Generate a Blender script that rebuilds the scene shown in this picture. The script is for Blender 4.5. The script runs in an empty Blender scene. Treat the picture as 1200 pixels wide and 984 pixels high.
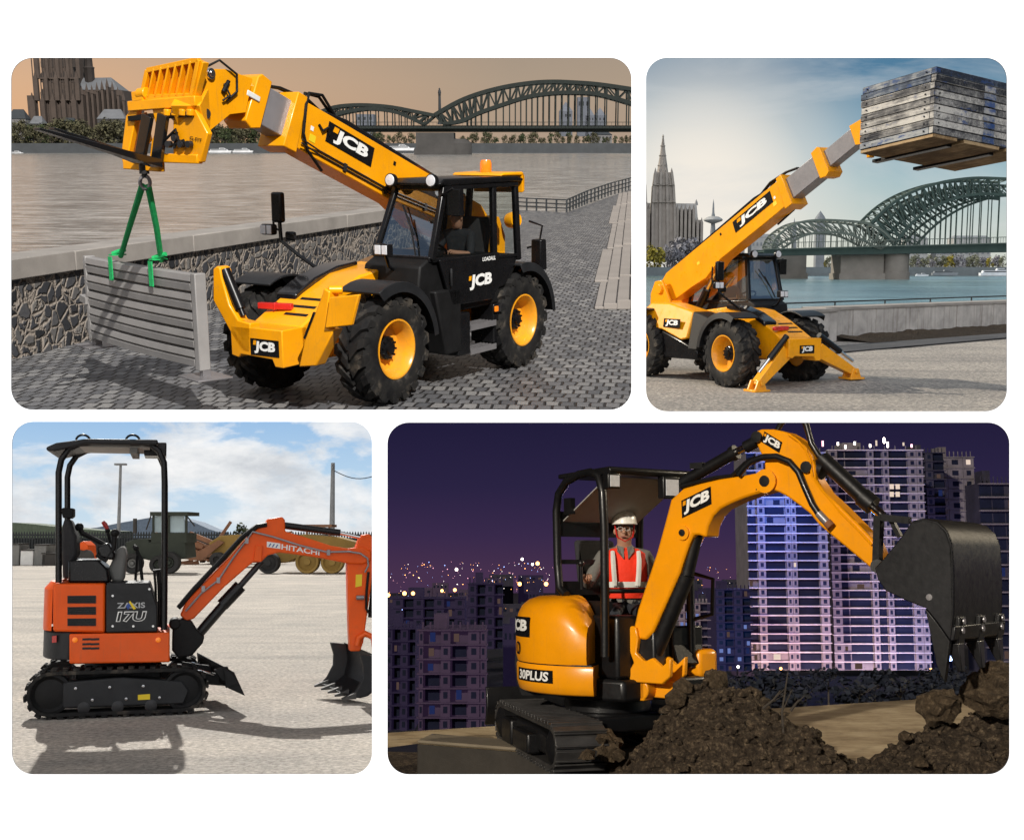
import bpy, bmesh, math, random
from mathutils import Vector, Matrix, noise
V = Vector
PI = math.pi
FOC, UC, VC = 1400.0, 600.0, 492.0        # focal length and principal point, in pixels of a 1200 px wide picture
scene = bpy.context.scene


class Place:
    """one of the four places behind the openings: its own level ground, h metres under the eye, its own horizon"""
    def __init__(s, name, vh, h):
        t = (vh - VC) / FOC
        n = math.hypot(1, t)
        c, k = 1 / n, t / n
        s.X, s.Y, s.Z = V((1, 0, 0)), V((0, c, -k)), V((0, k, c))
        s.h, s.vh, s.name = h, vh, name
        o = -h * s.Z
        s.M = Matrix(((1, 0, 0, o.x), (0, c, k, o.y), (0, -k, c, o.z), (0, 0, 0, 1)))
        s.coll = bpy.data.collections.new(name)
        scene.collection.children.link(s.coll)
        s.block = bpy.data.collections.new(name + '_casters')

    def ray(s, u, v):
        w = V(((u - UC) / FOC, 1, -(v - VC) / FOC))
        return V((w.dot(s.X), w.dot(s.Y), w.dot(s.Z)))

    def plane(s, u, v, p, n):
        d = s.ray(u, v)
        o = V((0, 0, s.h))
        return o + d * ((V(p) - o).dot(n) / d.dot(n))

    def at(s, u, v, y):
        return s.plane(u, v, V((0, y, 0)), V((0, 1, 0)))

    def ground(s, u, v, z=0.0):
        return s.plane(u, v, V((0, 0, z)), V((0, 0, 1)))

    def px(s, d, Y):
        return d * Y / FOC


class Rig:
    """a machine's own axes on the ground of a place: x forward, y left, z up"""
    def __init__(s, pl, x, y, yaw):
        s.pl = pl
        s.L = Matrix.Translation((x, y, 0)) @ Matrix.Rotation(yaw, 4, 'Z')
        s.I = s.L.inverted()
        s.R = s.L.to_3x3()

    def pt(s, u, v, x=None, y=None, z=None, p=None, n=None):
        if p is not None:
            return s.I @ s.pl.plane(u, v, s.L @ V(p), s.R @ V(n))
        if x is not None:
            a, b = V((x, 0, 0)), V((1, 0, 0))
        elif y is not None:
            a, b = V((0, y, 0)), V((0, 1, 0))
        else:
            a, b = V((0, 0, z)), V((0, 0, 1))
        return s.I @ s.pl.plane(u, v, s.L @ a, s.R @ b)


def zoom(ox, oy, f):
    return lambda X, Y: (ox + X / f, oy + Y / f)


CUR = None
LOCAL = {}


def use(pl):
    global CUR
    CUR = pl


def link(o, cast=True):
    CUR.coll.objects.link(o)
    if cast:
        CUR.block.objects.link(o)
    return o


def tag(o, label=None, cat=None, group=None, kind=None):
    for k, v in (('label', label), ('category', cat), ('group', group), ('kind', kind)):
        if v:
            o[k] = v
    return o


def thing(name, label, cat, L=None, group=None):
    o = bpy.data.objects.new(name, None)
    o.empty_display_size = .2
    L = L if isinstance(L, Matrix) else Matrix.Translation(L or (0, 0, 0))
    link(o, False)
    o.matrix_world = CUR.M @ L
    LOCAL[o.name] = L
    return tag(o, label, cat, group)


class MB:
    def __init__(s):
        s.bm = bmesh.new()
        s.mi = 0
        s.T = None

    def _v(s, p):
        p = V(p)
        return s.bm.verts.new(s.T @ p if s.T is not None else p)

    def _f(s, vs, smooth=True):
        try:
            f = s.bm.faces.new(vs)
            f.material_index = s.mi
            return f
        except ValueError:
            return None

    def face(s, pts):
        s._f([s._v(p) for p in pts])
        return s

    def prism(s, pts, ext, top=None):
        pts = [V(p) for p in pts]
        a = [s._v(p) for p in pts]
        b = [s._v(p + V(ext)) for p in pts] if top is None else [s._v(p) for p in top]
        n = len(pts)
        fs = [s._f(a), s._f(list(reversed(b)))]
        for i in range(n):
            fs.append(s._f([a[i], b[i], b[(i + 1) % n], a[(i + 1) % n]]))
        bmesh.ops.recalc_face_normals(s.bm, faces=[f for f in fs if f])
        return s

    def box(s, c, size, R=None):
        c = V(c)
        x, y, z = [k / 2 for k in size]
        cs = [V((-x, -y, -z)), V((x, -y, -z)), V((x, y, -z)), V((-x, y, -z))]
        if R is not None:
            R = R.to_3x3() if len(R) == 4 else R
            return s.prism([c + R @ p for p in cs], R @ V((0, 0, 2 * z)))
        return s.prism([c + p for p in cs], (0, 0, 2 * z))

    def box2(s, a, b):
        a, b = V(a), V(b)
        return s.box((a + b) / 2, [abs(k) for k in (b - a)])

    def bar(s, p, q, w, h, up=(0, 0, 1)):
        """square bar between two points"""
        p, q = V(p), V(q)
        d = (q - p).normalized()
        u = V(up)
        if abs(d.dot(u)) > .98:
            u = V((1, 0, 0))
        a = d.cross(u).normalized()
        b = a.cross(d).normalized()
        a, b = a * w / 2, b * h / 2
        return s.prism([p - a - b, p + a - b, p + a + b, p - a + b], q - p)

    def rings(s, rings, cap=True, close=True):
        rv = [[s._v(p) for p in r] for r in rings]
        n = len(rv[0])
        fs = []
        for a, b in zip(rv, rv[1:]):
            for i in range(n if close else n - 1):
                fs.append(s._f([a[i], a[(i + 1) % n], b[(i + 1) % n], b[i]]))
        if cap and close:
            fs.append(s._f(list(reversed(rv[0]))))
            fs.append(s._f(rv[-1]))
        bmesh.ops.recalc_face_normals(s.bm, faces=[f for f in fs if f])
        return s

    def tube(s, path, r, seg=10, cap=True):
        path = [V(p) for p in path]
        rr = r if isinstance(r, (list, tuple)) else [r] * len(path)
        t0 = (path[1] - path[0]).normalized()
        a = t0.orthogonal().normalized()
        rings = []
        for i, p in enumerate(path):
            t = (path[min(i + 1, len(path) - 1)] - path[max(i - 1, 0)]).normalized()
            a = (a - t * a.dot(t)).normalized()
            b = t.cross(a)
            rings.append([p + (a * math.cos(2 * PI * k / seg) + b * math.sin(2 * PI * k / seg)) * rr[i] for k in range(seg)])
        return s.rings(rings, cap)

    def cyl(s, p, q, r, r2=None, seg=20):
        return s.tube([p, q], [r, r if r2 is None else r2], seg)

    def lathe(s, prof, c, ax, seg=36, cap=True):
        """prof: (radius, height along the axis)"""
        c, ax = V(c), V(ax).normalized()
        a = ax.orthogonal().normalized()
        b = ax.cross(a)
        rings = [[c + ax * h + (a * math.cos(2 * PI * k / seg) + b * math.sin(2 * PI * k / seg)) * max(r, 1e-4) for k in range(seg)] for r, h in prof]
        return s.rings(rings, cap)

    def ball(s, c, r, seg=12, sc=(1, 1, 1)):
        m = Matrix.Translation(V(c)) @ Matrix.Diagonal((r * sc[0], r * sc[1], r * sc[2], 1))
        if s.T is not None:
            m = s.T @ m
        res = bmesh.ops.create_uvsphere(s.bm, u_segments=seg, v_segments=max(6, seg // 2), radius=1, matrix=m)
        for v in res['verts']:
            for f in v.link_faces:
                f.material_index = s.mi
        return s

    def add(s, verts, faces, M):
        vs = [s._v(M @ V(p)) for p in verts]
        for f in faces:
            s._f([vs[i] for i in f])
        return s

    def mesh(s, name, mats, smooth=True):
        me = bpy.data.meshes.new(name)
        s.bm.to_mesh(me)
        s.bm.free()
        for m in (mats if isinstance(mats, (list, tuple)) else [mats]):
            me.materials.append(m)
        if smooth and len(me.polygons):
            me.polygons.foreach_set('use_smooth', [True] * len(me.polygons))
            me.set_sharp_from_angle(angle=math.radians(38))
        return me

    def part(s, name, mats, parent, bevel=0, smooth=True, label=None, panel=False, cast=True, loc=None):
        """a child of a thing (or of a part); panel=True: drawn in the place's coordinates"""
        if panel:
            r = parent
            while r.parent is not None:
                r = r.parent
            s.bm.transform(LOCAL[r.name].inverted())
        me = s.mesh(name, mats, smooth)
        o = bpy.data.objects.new(name, me)
        link(o, cast)
        o.parent = parent
        if loc is not None:
            o.location = loc
        if bevel:
            bevelled(o, bevel)
        if label:
            o['label'] = label
        return o

    def solo(s, name, mats, label=None, cat=None, group=None, kind=None, bevel=0, smooth=True, cast=True):
        """a top-level thing that is one mesh, drawn in the place's coordinates"""
        vs = [v.co for v in s.bm.verts]
        lo = [min(p[i] for p in vs) for i in range(3)]
        hi = [max(p[i] for p in vs) for i in range(3)]
        b = V(((lo[0] + hi[0]) / 2, (lo[1] + hi[1]) / 2, lo[2])) if kind != 'structure' else V((0, 0, 0))
        s.bm.transform(Matrix.Translation(-b))
        o = bpy.data.objects.new(name, s.mesh(name, mats, smooth))
        link(o, cast)
        o.matrix_world = CUR.M @ Matrix.Translation(b)
        LOCAL[o.name] = Matrix.Translation(b)
        if bevel:
            bevelled(o, bevel)
        return tag(o, label, cat, group, kind)


def bevelled(o, w, seg=2):
    m = o.modifiers.new('edges', 'BEVEL')
    m.width = w
    m.segments = seg
    m.limit_method = 'ANGLE'
    m.angle_limit = math.radians(40)
    m.use_clamp_overlap = True


def kids(o):
    return [c for c in CUR.coll.objects if c.parent == o]


def copy_tree(o, parent=None, L=None, label=None):
    c = o.copy()
    link(c, c.type != 'EMPTY')
    if parent is not None:
        c.parent = parent
    if L is not None:
        c.matrix_world = CUR.M @ L
        LOCAL[c.name] = L
    if label:
        c['label'] = label
    for k in kids(o):
        copy_tree(k, c)
    return c


TXT = {}


def glyphs(text, bold=.02, shear=0.0):
    """text as faces in a box one high"""
    key = (text, bold, shear)
    if key not in TXT:
        cu = bpy.data.curves.new('lettering', 'FONT')
        cu.body = text
        cu.offset = bold
        cu.shear = shear
        cu.resolution_u = 3
        ob = bpy.data.objects.new('lettering', cu)
        scene.collection.objects.link(ob)
        dg = bpy.context.evaluated_depsgraph_get()
        me = ob.evaluated_get(dg).to_mesh()
        vs = [v.co.copy() for v in me.vertices]
        fs = [tuple(p.vertices) for p in me.polygons]
        ob.evaluated_get(dg).to_mesh_clear()
        bpy.data.objects.remove(ob)
        bpy.data.curves.remove(cu)
        x0, x1 = min(p.x for p in vs), max(p.x for p in vs)
        y0, y1 = min(p.y for p in vs), max(p.y for p in vs)
        vs = [V(((p.x - x0) / (x1 - x0), (p.y - y0) / (y1 - y0), 0)) for p in vs]
        TXT[key] = (vs, fs)
    return TXT[key]


def basis(o, ex, ey):
    n = V(ex).cross(V(ey)).normalized()
    M = Matrix((V(ex), V(ey), n)).transposed().to_4x4()
    M.translation = V(o)
    return M


def lettering(b, text, o, ex, ey, lift=.004, bold=.02, shear=0.0):
    """write text into MB b over the rectangle o, o+ex, o+ey"""
    M = basis(o, ex, ey)
    n = V((M[0][2], M[1][2], M[2][2]))
    M.translation = V(o) + n * lift
    vs, fs = glyphs(text, bold, shear)
    return b.add(vs, fs, M)


def logo(parent, o, ex, ey, lift=.006, name='logo', plain=False):
    """black plate with white block letters and a small yellow square; three materials on one mesh"""
    o, ex, ey = V(o), V(ex), V(ey)
    n = ex.cross(ey).normalized()
    b = MB()
    if not plain:
        b.prism([o, o + ex, o + ex + ey, o + ey], n * lift)
        m = .09
    else:
        m = 0
    b.mi = 1
    lettering(b, 'JCB', o + ex * (m + .05) + ey * (m + .02), ex * (.95 - 2 * m - .03), ey * (1 - 2 * m - .06), lift + .003, .05, .1)
    b.mi = 2
    q = o + ex * (m + .01) + ey * (.62) + n * (lift + .003)
    b.face([q, q + ex * .1, q + ex * .12 + ey * .27, q + ex * .02 + ey * .27])
    return b.part(name, [MAT['black'], MAT['white_letters'], MAT['yellow']], parent, smooth=False)
MAT = {}


class NT:
    def __init__(s, name):
        s.m = bpy.data.materials.new(name)
        s.m.use_nodes = True
        s.t = s.m.node_tree
        s.n = s.t.nodes
        s.n.clear()
        s.out = s.n.new('ShaderNodeOutputMaterial')

    def new(s, t, **kw):
        nd = s.n.new(t)
        for k, v in kw.items():
            if k in nd.inputs:
                nd.inputs[k].default_value = v
            else:
                setattr(nd, k, v)
        return nd

    def l(s, a, b):
        s.t.links.new(a, b)

    def coord(s, scale=(1, 1, 1), rot=(0, 0, 0), which='Object'):
        tc = s.new('ShaderNodeTexCoord')
        mp = s.new('ShaderNodeMapping')
        mp.inputs['Scale'].default_value = scale
        mp.inputs['Rotation'].default_value = rot
        s.l(tc.outputs[which], mp.inputs['Vector'])
        return mp.outputs['Vector']

    def noise(s, vec, scale, detail=4, rough=.55, dist=0.0):
        n = s.new('ShaderNodeTexNoise')
        n.inputs['Scale'].default_value = scale
        n.inputs['Detail'].default_value = detail
        n.inputs['Roughness'].default_value = rough
        n.inputs['Distortion'].default_value = dist
        if vec is not None:
            s.l(vec, n.inputs['Vector'])
        return n.outputs['Fac']

    def ramp(s, fac, stops, interp='LINEAR'):
        r = s.new('ShaderNodeValToRGB')
        e = r.color_ramp.elements
        r.color_ramp.interpolation = interp
        while len(e) > 1:
            e.remove(e[-1])
        e[0].position, e[0].color = stops[0][0], rgba(stops[0][1])
        for p, c in stops[1:]:
            k = e.new(p)
            k.color = rgba(c)
        s.l(fac, r.inputs['Fac'])
        return r.outputs['Color']

    def mix(s, fac, a, b, mode='MIX'):
        m = s.new('ShaderNodeMix', data_type='RGBA', blend_type=mode)
        for sock, v in ((m.inputs[0], fac), (m.inputs[6], a), (m.inputs[7], b)):
            if hasattr(v, 'is_linked') or hasattr(v, 'links'):
                s.l(v, sock)
            else:
                sock.default_value = rgba(v) if not isinstance(v, (int, float)) else v
        return m.outputs[2]

    def math(s, op, a, b=0.0, c=0.0):
        m = s.new('ShaderNodeMath', operation=op)
        for i, v in enumerate((a, b, c)):
            if hasattr(v, 'links'):
                s.l(v, m.inputs[i])
            else:
                m.inputs[i].default_value = v
        return m.outputs[0]

    def bump(s, h, strength=.3, dist=.01):
        b = s.new('ShaderNodeBump')
        b.inputs['Strength'].default_value = strength
        b.inputs['Distance'].default_value = dist
        s.l(h, b.inputs['Height'])
        return b.outputs['Normal']

    def bsdf(s, col=None, rough=.5, metal=0.0, coat=0.0, normal=None, spec=.5, emit=None, estr=0.0):
        p = s.new('ShaderNodeBsdfPrincipled')
        for k, v in (('Base Color', col), ('Roughness', rough), ('Metallic', metal), ('Coat Weight', coat), ('Specular IOR Level', spec)):
            if v is None:
                continue
            if hasattr(v, 'links'):
                s.l(v, p.inputs[k])
            else:
                p.inputs[k].default_value = rgba(v) if k == 'Base Color' else v
        p.inputs['Coat Roughness'].default_value = .12
        if normal is not None:
            s.l(normal, p.inputs['Normal'])
        if emit is not None:
            if hasattr(emit, 'links'):
                s.l(emit, p.inputs['Emission Color'])
            else:
                p.inputs['Emission Color'].default_value = rgba(emit)
            p.inputs['Emission Strength'].default_value = estr
        return p.outputs[0]

    def done(s, sh, key):
        s.l(sh, s.out.inputs['Surface'])
        MAT[key] = s.m
        return s.m


def rgba(c):
    if isinstance(c, (int, float)):
        return (c, c, c, 1)
    return tuple(c) + (1,) if len(c) == 3 else tuple(c)


def sc(c, k):
    return tuple(min(1, x * k) for x in c)


def simple(key, col, rough=.5, metal=0.0, coat=0.0, var=.18, scale=5, bump=.0, bscale=60, spec=.5, rvar=.12, emit=None, estr=0.0, name=None, bd=.01):
    n = NT(name or key)
    co = n.coord()
    f = n.noise(co, scale, 5, .6)
    c = n.ramp(f, [(.28, sc(col, 1 - var)), (.72, sc(col, 1 + var * .6))])
    f2 = n.noise(co, scale * 7, 3)
    r = n.math('MULTIPLY_ADD', f2, rvar * 2, rough - rvar)
    nm = n.bump(n.noise(co, bscale, 4), bump, bd) if bump else None
    return n.done(n.bsdf(c, r, metal, coat, nm, spec, emit, estr), key)


def paint(key, col, dirt=(.16, .11, .06), amount=.25, rough=.32, coat=.35, lowz=None):
    """machine paint: slight orange peel, faded patches, grime gathered in patches and low down"""
    n = NT(key)
    co = n.coord()
    f = n.noise(co, 2.2, 5, .6)
    c = n.ramp(f, [(.3, sc(col, .88)), (.7, sc(col, 1.06))])
    g = n.noise(co, 7, 8, .72)
    m = n.math('MULTIPLY', n.math('SMOOTH_MIN', n.math('MAXIMUM', n.math('MULTIPLY_ADD', g, 5, -2.75), 0), 1, .2), amount)
    c = n.mix(m, c, dirt)
    sp = n.new('ShaderNodeSeparateXYZ')
    n.l(co, sp.inputs[0])
    low = n.math('MULTIPLY', n.math('MINIMUM', n.math('MAXIMUM', n.math('MULTIPLY_ADD', sp.outputs[2], -1.1, 1.05), 0.0), 1.0), n.math('MULTIPLY_ADD', n.noise(co, 5, 7, .7), 1.6, -.45))
    c = n.mix(n.math('MINIMUM', n.math('MAXIMUM', n.math('MULTIPLY', low, amount * 2.2), 0.0), .6), c, sc(dirt, 1.5))
    st = n.noise(n.coord((22, 22, .9)), 1.5, 4, .7)
    c = n.mix(n.ramp(st, [(.60, 0), (.78, amount * 1.3)]), c, dirt)
    scr = n.noise(n.coord((3, 3, 3)), 40, 2, .4, 2.5)
    c = n.mix(n.ramp(scr, [(.70, 0), (.74, .45)]), c, (.10, .085, .07))
    r = n.math('MULTIPLY_ADD', g, .3, rough - .12)
    nm = n.bump(n.noise(co, 25, 3), .05, .01)
    return n.done(n.bsdf(c, r, 0, coat, nm, .35), key)


paint('yellow', (.92, .37, .003), amount=.24, rough=.27, coat=.2)
paint('yellow_night', (.93, .345, .002), amount=.16, rough=.3, coat=.15)
paint('orange', (.88, .105, .002), (.24, .12, .06), .22, rough=.4, coat=.0)
simple('black', (.007, .007, .008), .3, var=.4, coat=.1, spec=.3)
simple('black_matt', (.009, .009, .0095), .55, var=.4, bump=.15, spec=.25)
simple('mudguard_black', (.016, .017, .019), .42, var=.35, bump=.1, spec=.4)
simple('black_gloss', (.008, .008, .009), .12, coat=.6, var=.2)
simple('dark_metal', (.03, .03, .032), .42, .3, var=.35, bump=.1)
simple('dark_grey', (.024, .025, .027), .5, var=.35, bump=.1, spec=.3)
simple('grey_metal', (.30, .29, .30), .38, .55, var=.15, bump=.08)
simple('boom_steel', (.27, .26, .275), .34, .25, var=.12, bump=.06, coat=.2)
simple('steel', (.55, .55, .56), .22, 1.0, var=.1)
simple('chrome', (.75, .75, .76), .1, 1.0, var=.05)
simple('white_letters', (.86, .86, .84), .45, var=.04)
simple('white_paint', (.75, .75, .73), .5, var=.1)
simple('red', (.55, .02, .015), .35, var=.2, coat=.2)
simple('hi_vis', (.92, .038, .008), .75, var=.15, bump=.4, bscale=25, bd=.02, estr=0)
simple('reflective', (.72, .72, .68), .35, var=.1)
simple('skin', (.42, .22, .14), .55, var=.12, bump=.1)
simple('shirt_dark', (.018, .02, .025), .85, var=.3, bump=.5, bscale=18, bd=.02)
simple('shirt_grey', (.17, .165, .15), .85, var=.2, bump=.5, bscale=18, bd=.02)
simple('trousers', (.02, .022, .03), .85, var=.3, bump=.4, bscale=18, bd=.02)
simple('hair', (.012, .009, .007), .6, var=.3)
simple('helmet_white', (.85, .83, .77), .35, coat=.3, var=.06)
simple('green_webbing', (.01, .46, .13), .8, var=.3, scale=25, bump=.5, bscale=180)
simple('amber', (.85, .2, .01), .15, coat=.5, var=.2, emit=(1, .25, .01), estr=.35)
simple('lens', (.72, .74, .78), .12, coat=.8, var=.15, scale=30)
simple('lens_red', (.5, .02, .01), .2, coat=.5)
simple('seat_cloth', (.03, .03, .033), .9, var=.3, bump=.3)
simple('canopy_lining', (.34, .33, .31), .7, var=.12)
simple('sticker_yellow', (.85, .62, .02), .5, var=.06)
simple('concrete', (.30, .275, .25), .85, var=.25, scale=1.6, bump=.3, bscale=45)
simple('concrete_dark', (.17, .165, .16), .88, var=.3, scale=1.8, bump=.3, bscale=40)
simple('paving_slab', (.30, .27, .245), .85, var=.16, scale=.6, bump=.15, bscale=20)
simple('barrier_grey', (.30, .29, .285), .5, .1, var=.16, scale=3, bump=.1)
simple('old_green', (.055, .068, .048), .7, var=.3)
simple('rusty', (.24, .10, .045), .85, var=.5, scale=3, bump=.4)
simple('old_yellow', (.50, .30, .045), .7, var=.35, scale=2.5, bump=.2)
simple('cloud_white', (.9, .9, .9), 1)


def tyre_mat():
    n = NT('tyre_rubber')
    co = n.coord()
    f = n.noise(co, 4, 6, .65)
    c = n.ramp(f, [(.36, (.008, .008, .009)), (.55, (.02, .019, .018)), (.68, (.085, .072, .058)), (.8, (.17, .145, .115))])
    return n.done(n.bsdf(c, .72, 0, 0, n.bump(n.noise(co, 70, 4), .25, .01), .2), 'tyre')


tyre_mat()


def glass_mat(key, tint, refl=.12):
    n = NT(key)
    tr = n.new('ShaderNodeBsdfTransparent')
    tr.inputs[0].default_value = rgba(tint)
    gl = n.new('ShaderNodeBsdfGlossy')
    gl.inputs['Roughness'].default_value = .03
    gl.inputs['Color'].default_value = (.9, .95, 1, 1)
    lw = n.new('ShaderNodeLayerWeight', Blend=.35)
    f = n.math('MULTIPLY_ADD', lw.outputs['Fresnel'], .55, refl * .5)
    mx = n.new('ShaderNodeMixShader')
    n.l(f, mx.inputs[0])
    n.l(tr.outputs[0], mx.inputs[1])
    n.l(gl.outputs[0], mx.inputs[2])
    return n.done(mx.outputs[0], key)


glass_mat('cab_glass', (.86, .90, .89), .02)
glass_mat('cab_glass_dark', (.50, .54, .55), .26)


def lamp_mat(key, col, strength):
    n = NT(key)
    e = n.new('ShaderNodeEmission')
    e.inputs[0].default_value = rgba(col)
    e.inputs[1].default_value = strength
    MAT[key] = n.done(e.outputs[0], key)
    try:
        n.m.cycles.emission_sampling = 'NONE'
    except Exception:
        pass
    return n.m


def leaf_mat(key, c0, c1):
    n = NT(key)
    co = n.coord()
    f = n.noise(co, .45, 3)
    g = n.new('ShaderNodeNewGeometry')
    k = n.math('MULTIPLY_ADD', g.outputs['Random Per Island'], .55, n.math('MULTIPLY', f, .5))
    c = n.ramp(k, [(.2, c0), (.8, c1)])
    return n.done(n.bsdf(c, .75, 0, 0, None, .2), key)


leaf_mat('leaf_olive', (.034, .033, .02), (.092, .085, .045))
leaf_mat('leaf_gold', (.11, .10, .02), (.36, .30, .05))
leaf_mat('leaf_dark', (.02, .028, .014), (.06, .075, .03))
leaf_mat('leaf_haze', (.10, .11, .085), (.19, .20, .13))  # pale haze mixed into the leaf colour
leaf_mat('leaf_night', (.005, .007, .012), (.02, .025, .04))
simple('bark', (.05, .04, .03), .9, var=.3)


def cobbles():
    n = NT('cobblestones')
    co = n.coord((1, 1, 1), (0, 0, math.radians(7)))
    w = n.new('ShaderNodeTexNoise')
    w.inputs['Scale'].default_value = 3.2
    n.l(co, w.inputs['Vector'])
    off = n.new('ShaderNodeVectorMath', operation='MULTIPLY_ADD')
    n.l(w.outputs['Color'], off.inputs[0])
    off.inputs[1].default_value = (.10, .12, 0)
    n.l(co, off.inputs[2])
    b = n.new('ShaderNodeTexBrick')
    n.l(off.outputs[0], b.inputs['Vector'])
    for k, v in (('Color1', rgba(.0)), ('Color2', rgba(1.0)), ('Mortar', rgba(.5)), ('Scale', 1.0), ('Mortar Size', .02), ('Mortar Smooth', .65), ('Bias', 0.0), ('Brick Width', .17), ('Row Height', .24)):
        b.inputs[k].default_value = v
    b.offset = .5
    tone = n.ramp(b.outputs['Color'], [(0, (.11, .118, .135)), (.5, (.20, .205, .22)), (1, (.35, .35, .35))])
    big = n.noise(co, .35, 4)
    tone = n.mix(n.math('MULTIPLY', big, .55), tone, (.11, .105, .10))
    fine = n.noise(co, 28, 6, .7)
    tone = n.mix(.5, tone, n.ramp(fine, [(.3, (.45, .45, .45)), (.7, (1.25, 1.2, 1.15))]), 'MULTIPLY')
    tone = n.mix(b.outputs['Fac'], tone, (.030, .029, .030))
    hgt = n.math('ADD', n.math('SUBTRACT', 1.0, b.outputs['Fac']), n.math('MULTIPLY', fine, .35))
    nm = n.bump(hgt, .9, .035)
    r = n.math('MULTIPLY_ADD', fine, .5, .16)
    return n.done(n.bsdf(tone, r, 0, 0, nm, .5), 'cobbles')


cobbles()


def rubble_wall():
    n = NT('rubble_stone')
    co = n.coord((1, 1, .95))
    w = n.noise(co, 3.0, 3)
    ad = n.new('ShaderNodeVectorMath', operation='ADD')
    n.l(co, ad.inputs[0])
    cm = n.new('ShaderNodeCombineXYZ')
    for i in range(3):
        n.l(n.math('MULTIPLY', w, .34), cm.inputs[i])
    n.l(cm.outputs[0], ad.inputs[1])
    vo = n.new('ShaderNodeTexVoronoi', feature='DISTANCE_TO_EDGE')
    vo.inputs['Scale'].default_value = 5.6
    n.l(ad.outputs[0], vo.inputs['Vector'])
    vc = n.new('ShaderNodeTexVoronoi', feature='F1')
    vc.inputs['Scale'].default_value = 5.6
    n.l(ad.outputs[0], vc.inputs['Vector'])
    bw = n.new('ShaderNodeSeparateColor')
    n.l(vc.outputs['Color'], bw.inputs[0])
    fine = n.noise(co, 22, 6, .7)
    stone = n.ramp(n.math('MULTIPLY_ADD', fine, .35, n.math('MULTIPLY', bw.outputs[0], .8)), [(.15, (.014, .015, .018)), (.6, (.05, .052, .06)), (.95, (.16, .15, .14))])
    mort = n.ramp(fine, [(.3, (.16, .135, .115)), (.7, (.38, .33, .28))])
    e = n.math('MULTIPLY_ADD', fine, .07, vo.outputs['Distance'])
    k = n.ramp(e, [(.11, 0), (.17, 1)])
    c = n.mix(k, mort, stone)
    h = n.ramp(e, [(.05, 0), (.2, 1)])
    return n.done(n.bsdf(c, .8, 0, 0, n.bump(h, .9, .06), .4), 'rubble_stone')


rubble_wall()


def water(key, deep, rough, sx, sy, strength, dist, scale=1.0):
    n = NT(key)
    co = n.coord((sx, sy, 1))
    a = n.noise(co, 1.0 * scale, 5, .62, .4)
    b = n.noise(co, .17 * scale, 4, .6)
    h = n.math('MULTIPLY_ADD', b, 2.2, a)
    r1 = n.noise(n.coord((sx * .5, sy * .9, 1)), 1.0 * scale, 10, .72, .2)
    c = n.ramp(n.math('MULTIPLY_ADD', b, .25, n.math('MULTIPLY', r1, .75)), [(.41, sc(deep, .38)), (.5, deep), (.585, sc(deep, 1.9))])  # light and dark of the ripples painted into the water colour
    return n.done(n.bsdf(c, rough, 0, 0, n.bump(h, strength, dist), .5), key)


def gravel(key, c0, c1, c2, big=.25, bump=.6, fine=70):
    n = NT(key)
    co = n.coord()
    f = n.noise(co, fine, 6, .75)
    m = n.noise(co, big, 5, .6)
    m2 = n.noise(co, big * 7, 5, .65)
    c = n.ramp(f, [(.3, c0), (.52, c1), (.72, c2)])
    c = n.mix(.55, c, n.ramp(n.math('MULTIPLY_ADD', m2, .5, n.math('MULTIPLY', m, .5)), [(.3, (.42, .43, .45)), (.65, (1.22, 1.17, 1.10))]), 'MULTIPLY')
    rut = n.noise(n.coord((.12, 1.1, 1), (0, 0, .12)), 1.0, 5, .6, .6)
    c = n.mix(.5, c, n.ramp(rut, [(.36, (.72, .72, .73)), (.52, (1.03, 1.03, 1.02)), (.7, (1.2, 1.18, 1.14))]), 'MULTIPLY')
    hh = n.math('MULTIPLY_ADD', m2, 1.5, n.math('MULTIPLY_ADD', rut, .8, f))
    return n.done(n.bsdf(c, .92, 0, 0, n.bump(hh, bump, .03), .25), key)


gravel('gravel_white', (.25, .23, .205), (.58, .54, .49), (.90, .85, .79), .22, .9, 22)
gravel('worn_asphalt', (.10, .10, .105), (.35, .33, .305), (.80, .72, .63), .40, 1.0, 13)
gravel('soil', (.014, .010, .007), (.065, .047, .031), (.26, .195, .125), 1.6, 1.0, 24)
gravel('soil_clod', (.03, .021, .012), (.085, .06, .036), (.22, .165, .105), 2.4, 1.0, 22)
gravel('soil_dry', (.09, .062, .035), (.20, .145, .085), (.38, .29, .18), 1.2, .9, 20)


def timber(key, c0, c1, c2, along=(1, 0, 0), blue=0):
    n = NT(key)
    s_ = [(1.2 if a else 16) for a in along]
    co = n.coord(s_)
    g = n.noise(co, 2.0, 6, .7, .6)
    p = n.noise(n.coord(), 1.7, 5, .7)
    gm = n.new('ShaderNodeNewGeometry')
    isl = n.math('MULTIPLY_ADD', gm.outputs['Random Per Island'], .26, -.13)
    c = n.ramp(n.math('ADD', n.math('MULTIPLY_ADD', p, .6, n.math('MULTIPLY', g, .45)), isl), [(.40, c0), (.52, c1), (.64, c2)])
    if blue:
        bl = n.noise(n.coord((1.2, 1.2, 3)), 3.1, 6, .75)
        c = n.mix(n.ramp(bl, [(blue, 0), (blue + .09, .85)]), c, (.022, .06, .19))
    kn = n.noise(n.coord(), 6, 7, .75)
    c = n.mix(n.ramp(kn, [(.62, 0), (.7, .8)]), c, sc(c0, .6))
    return n.done(n.bsdf(c, .85, 0, 0, n.bump(g, .5, .01), .25), key)


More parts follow.
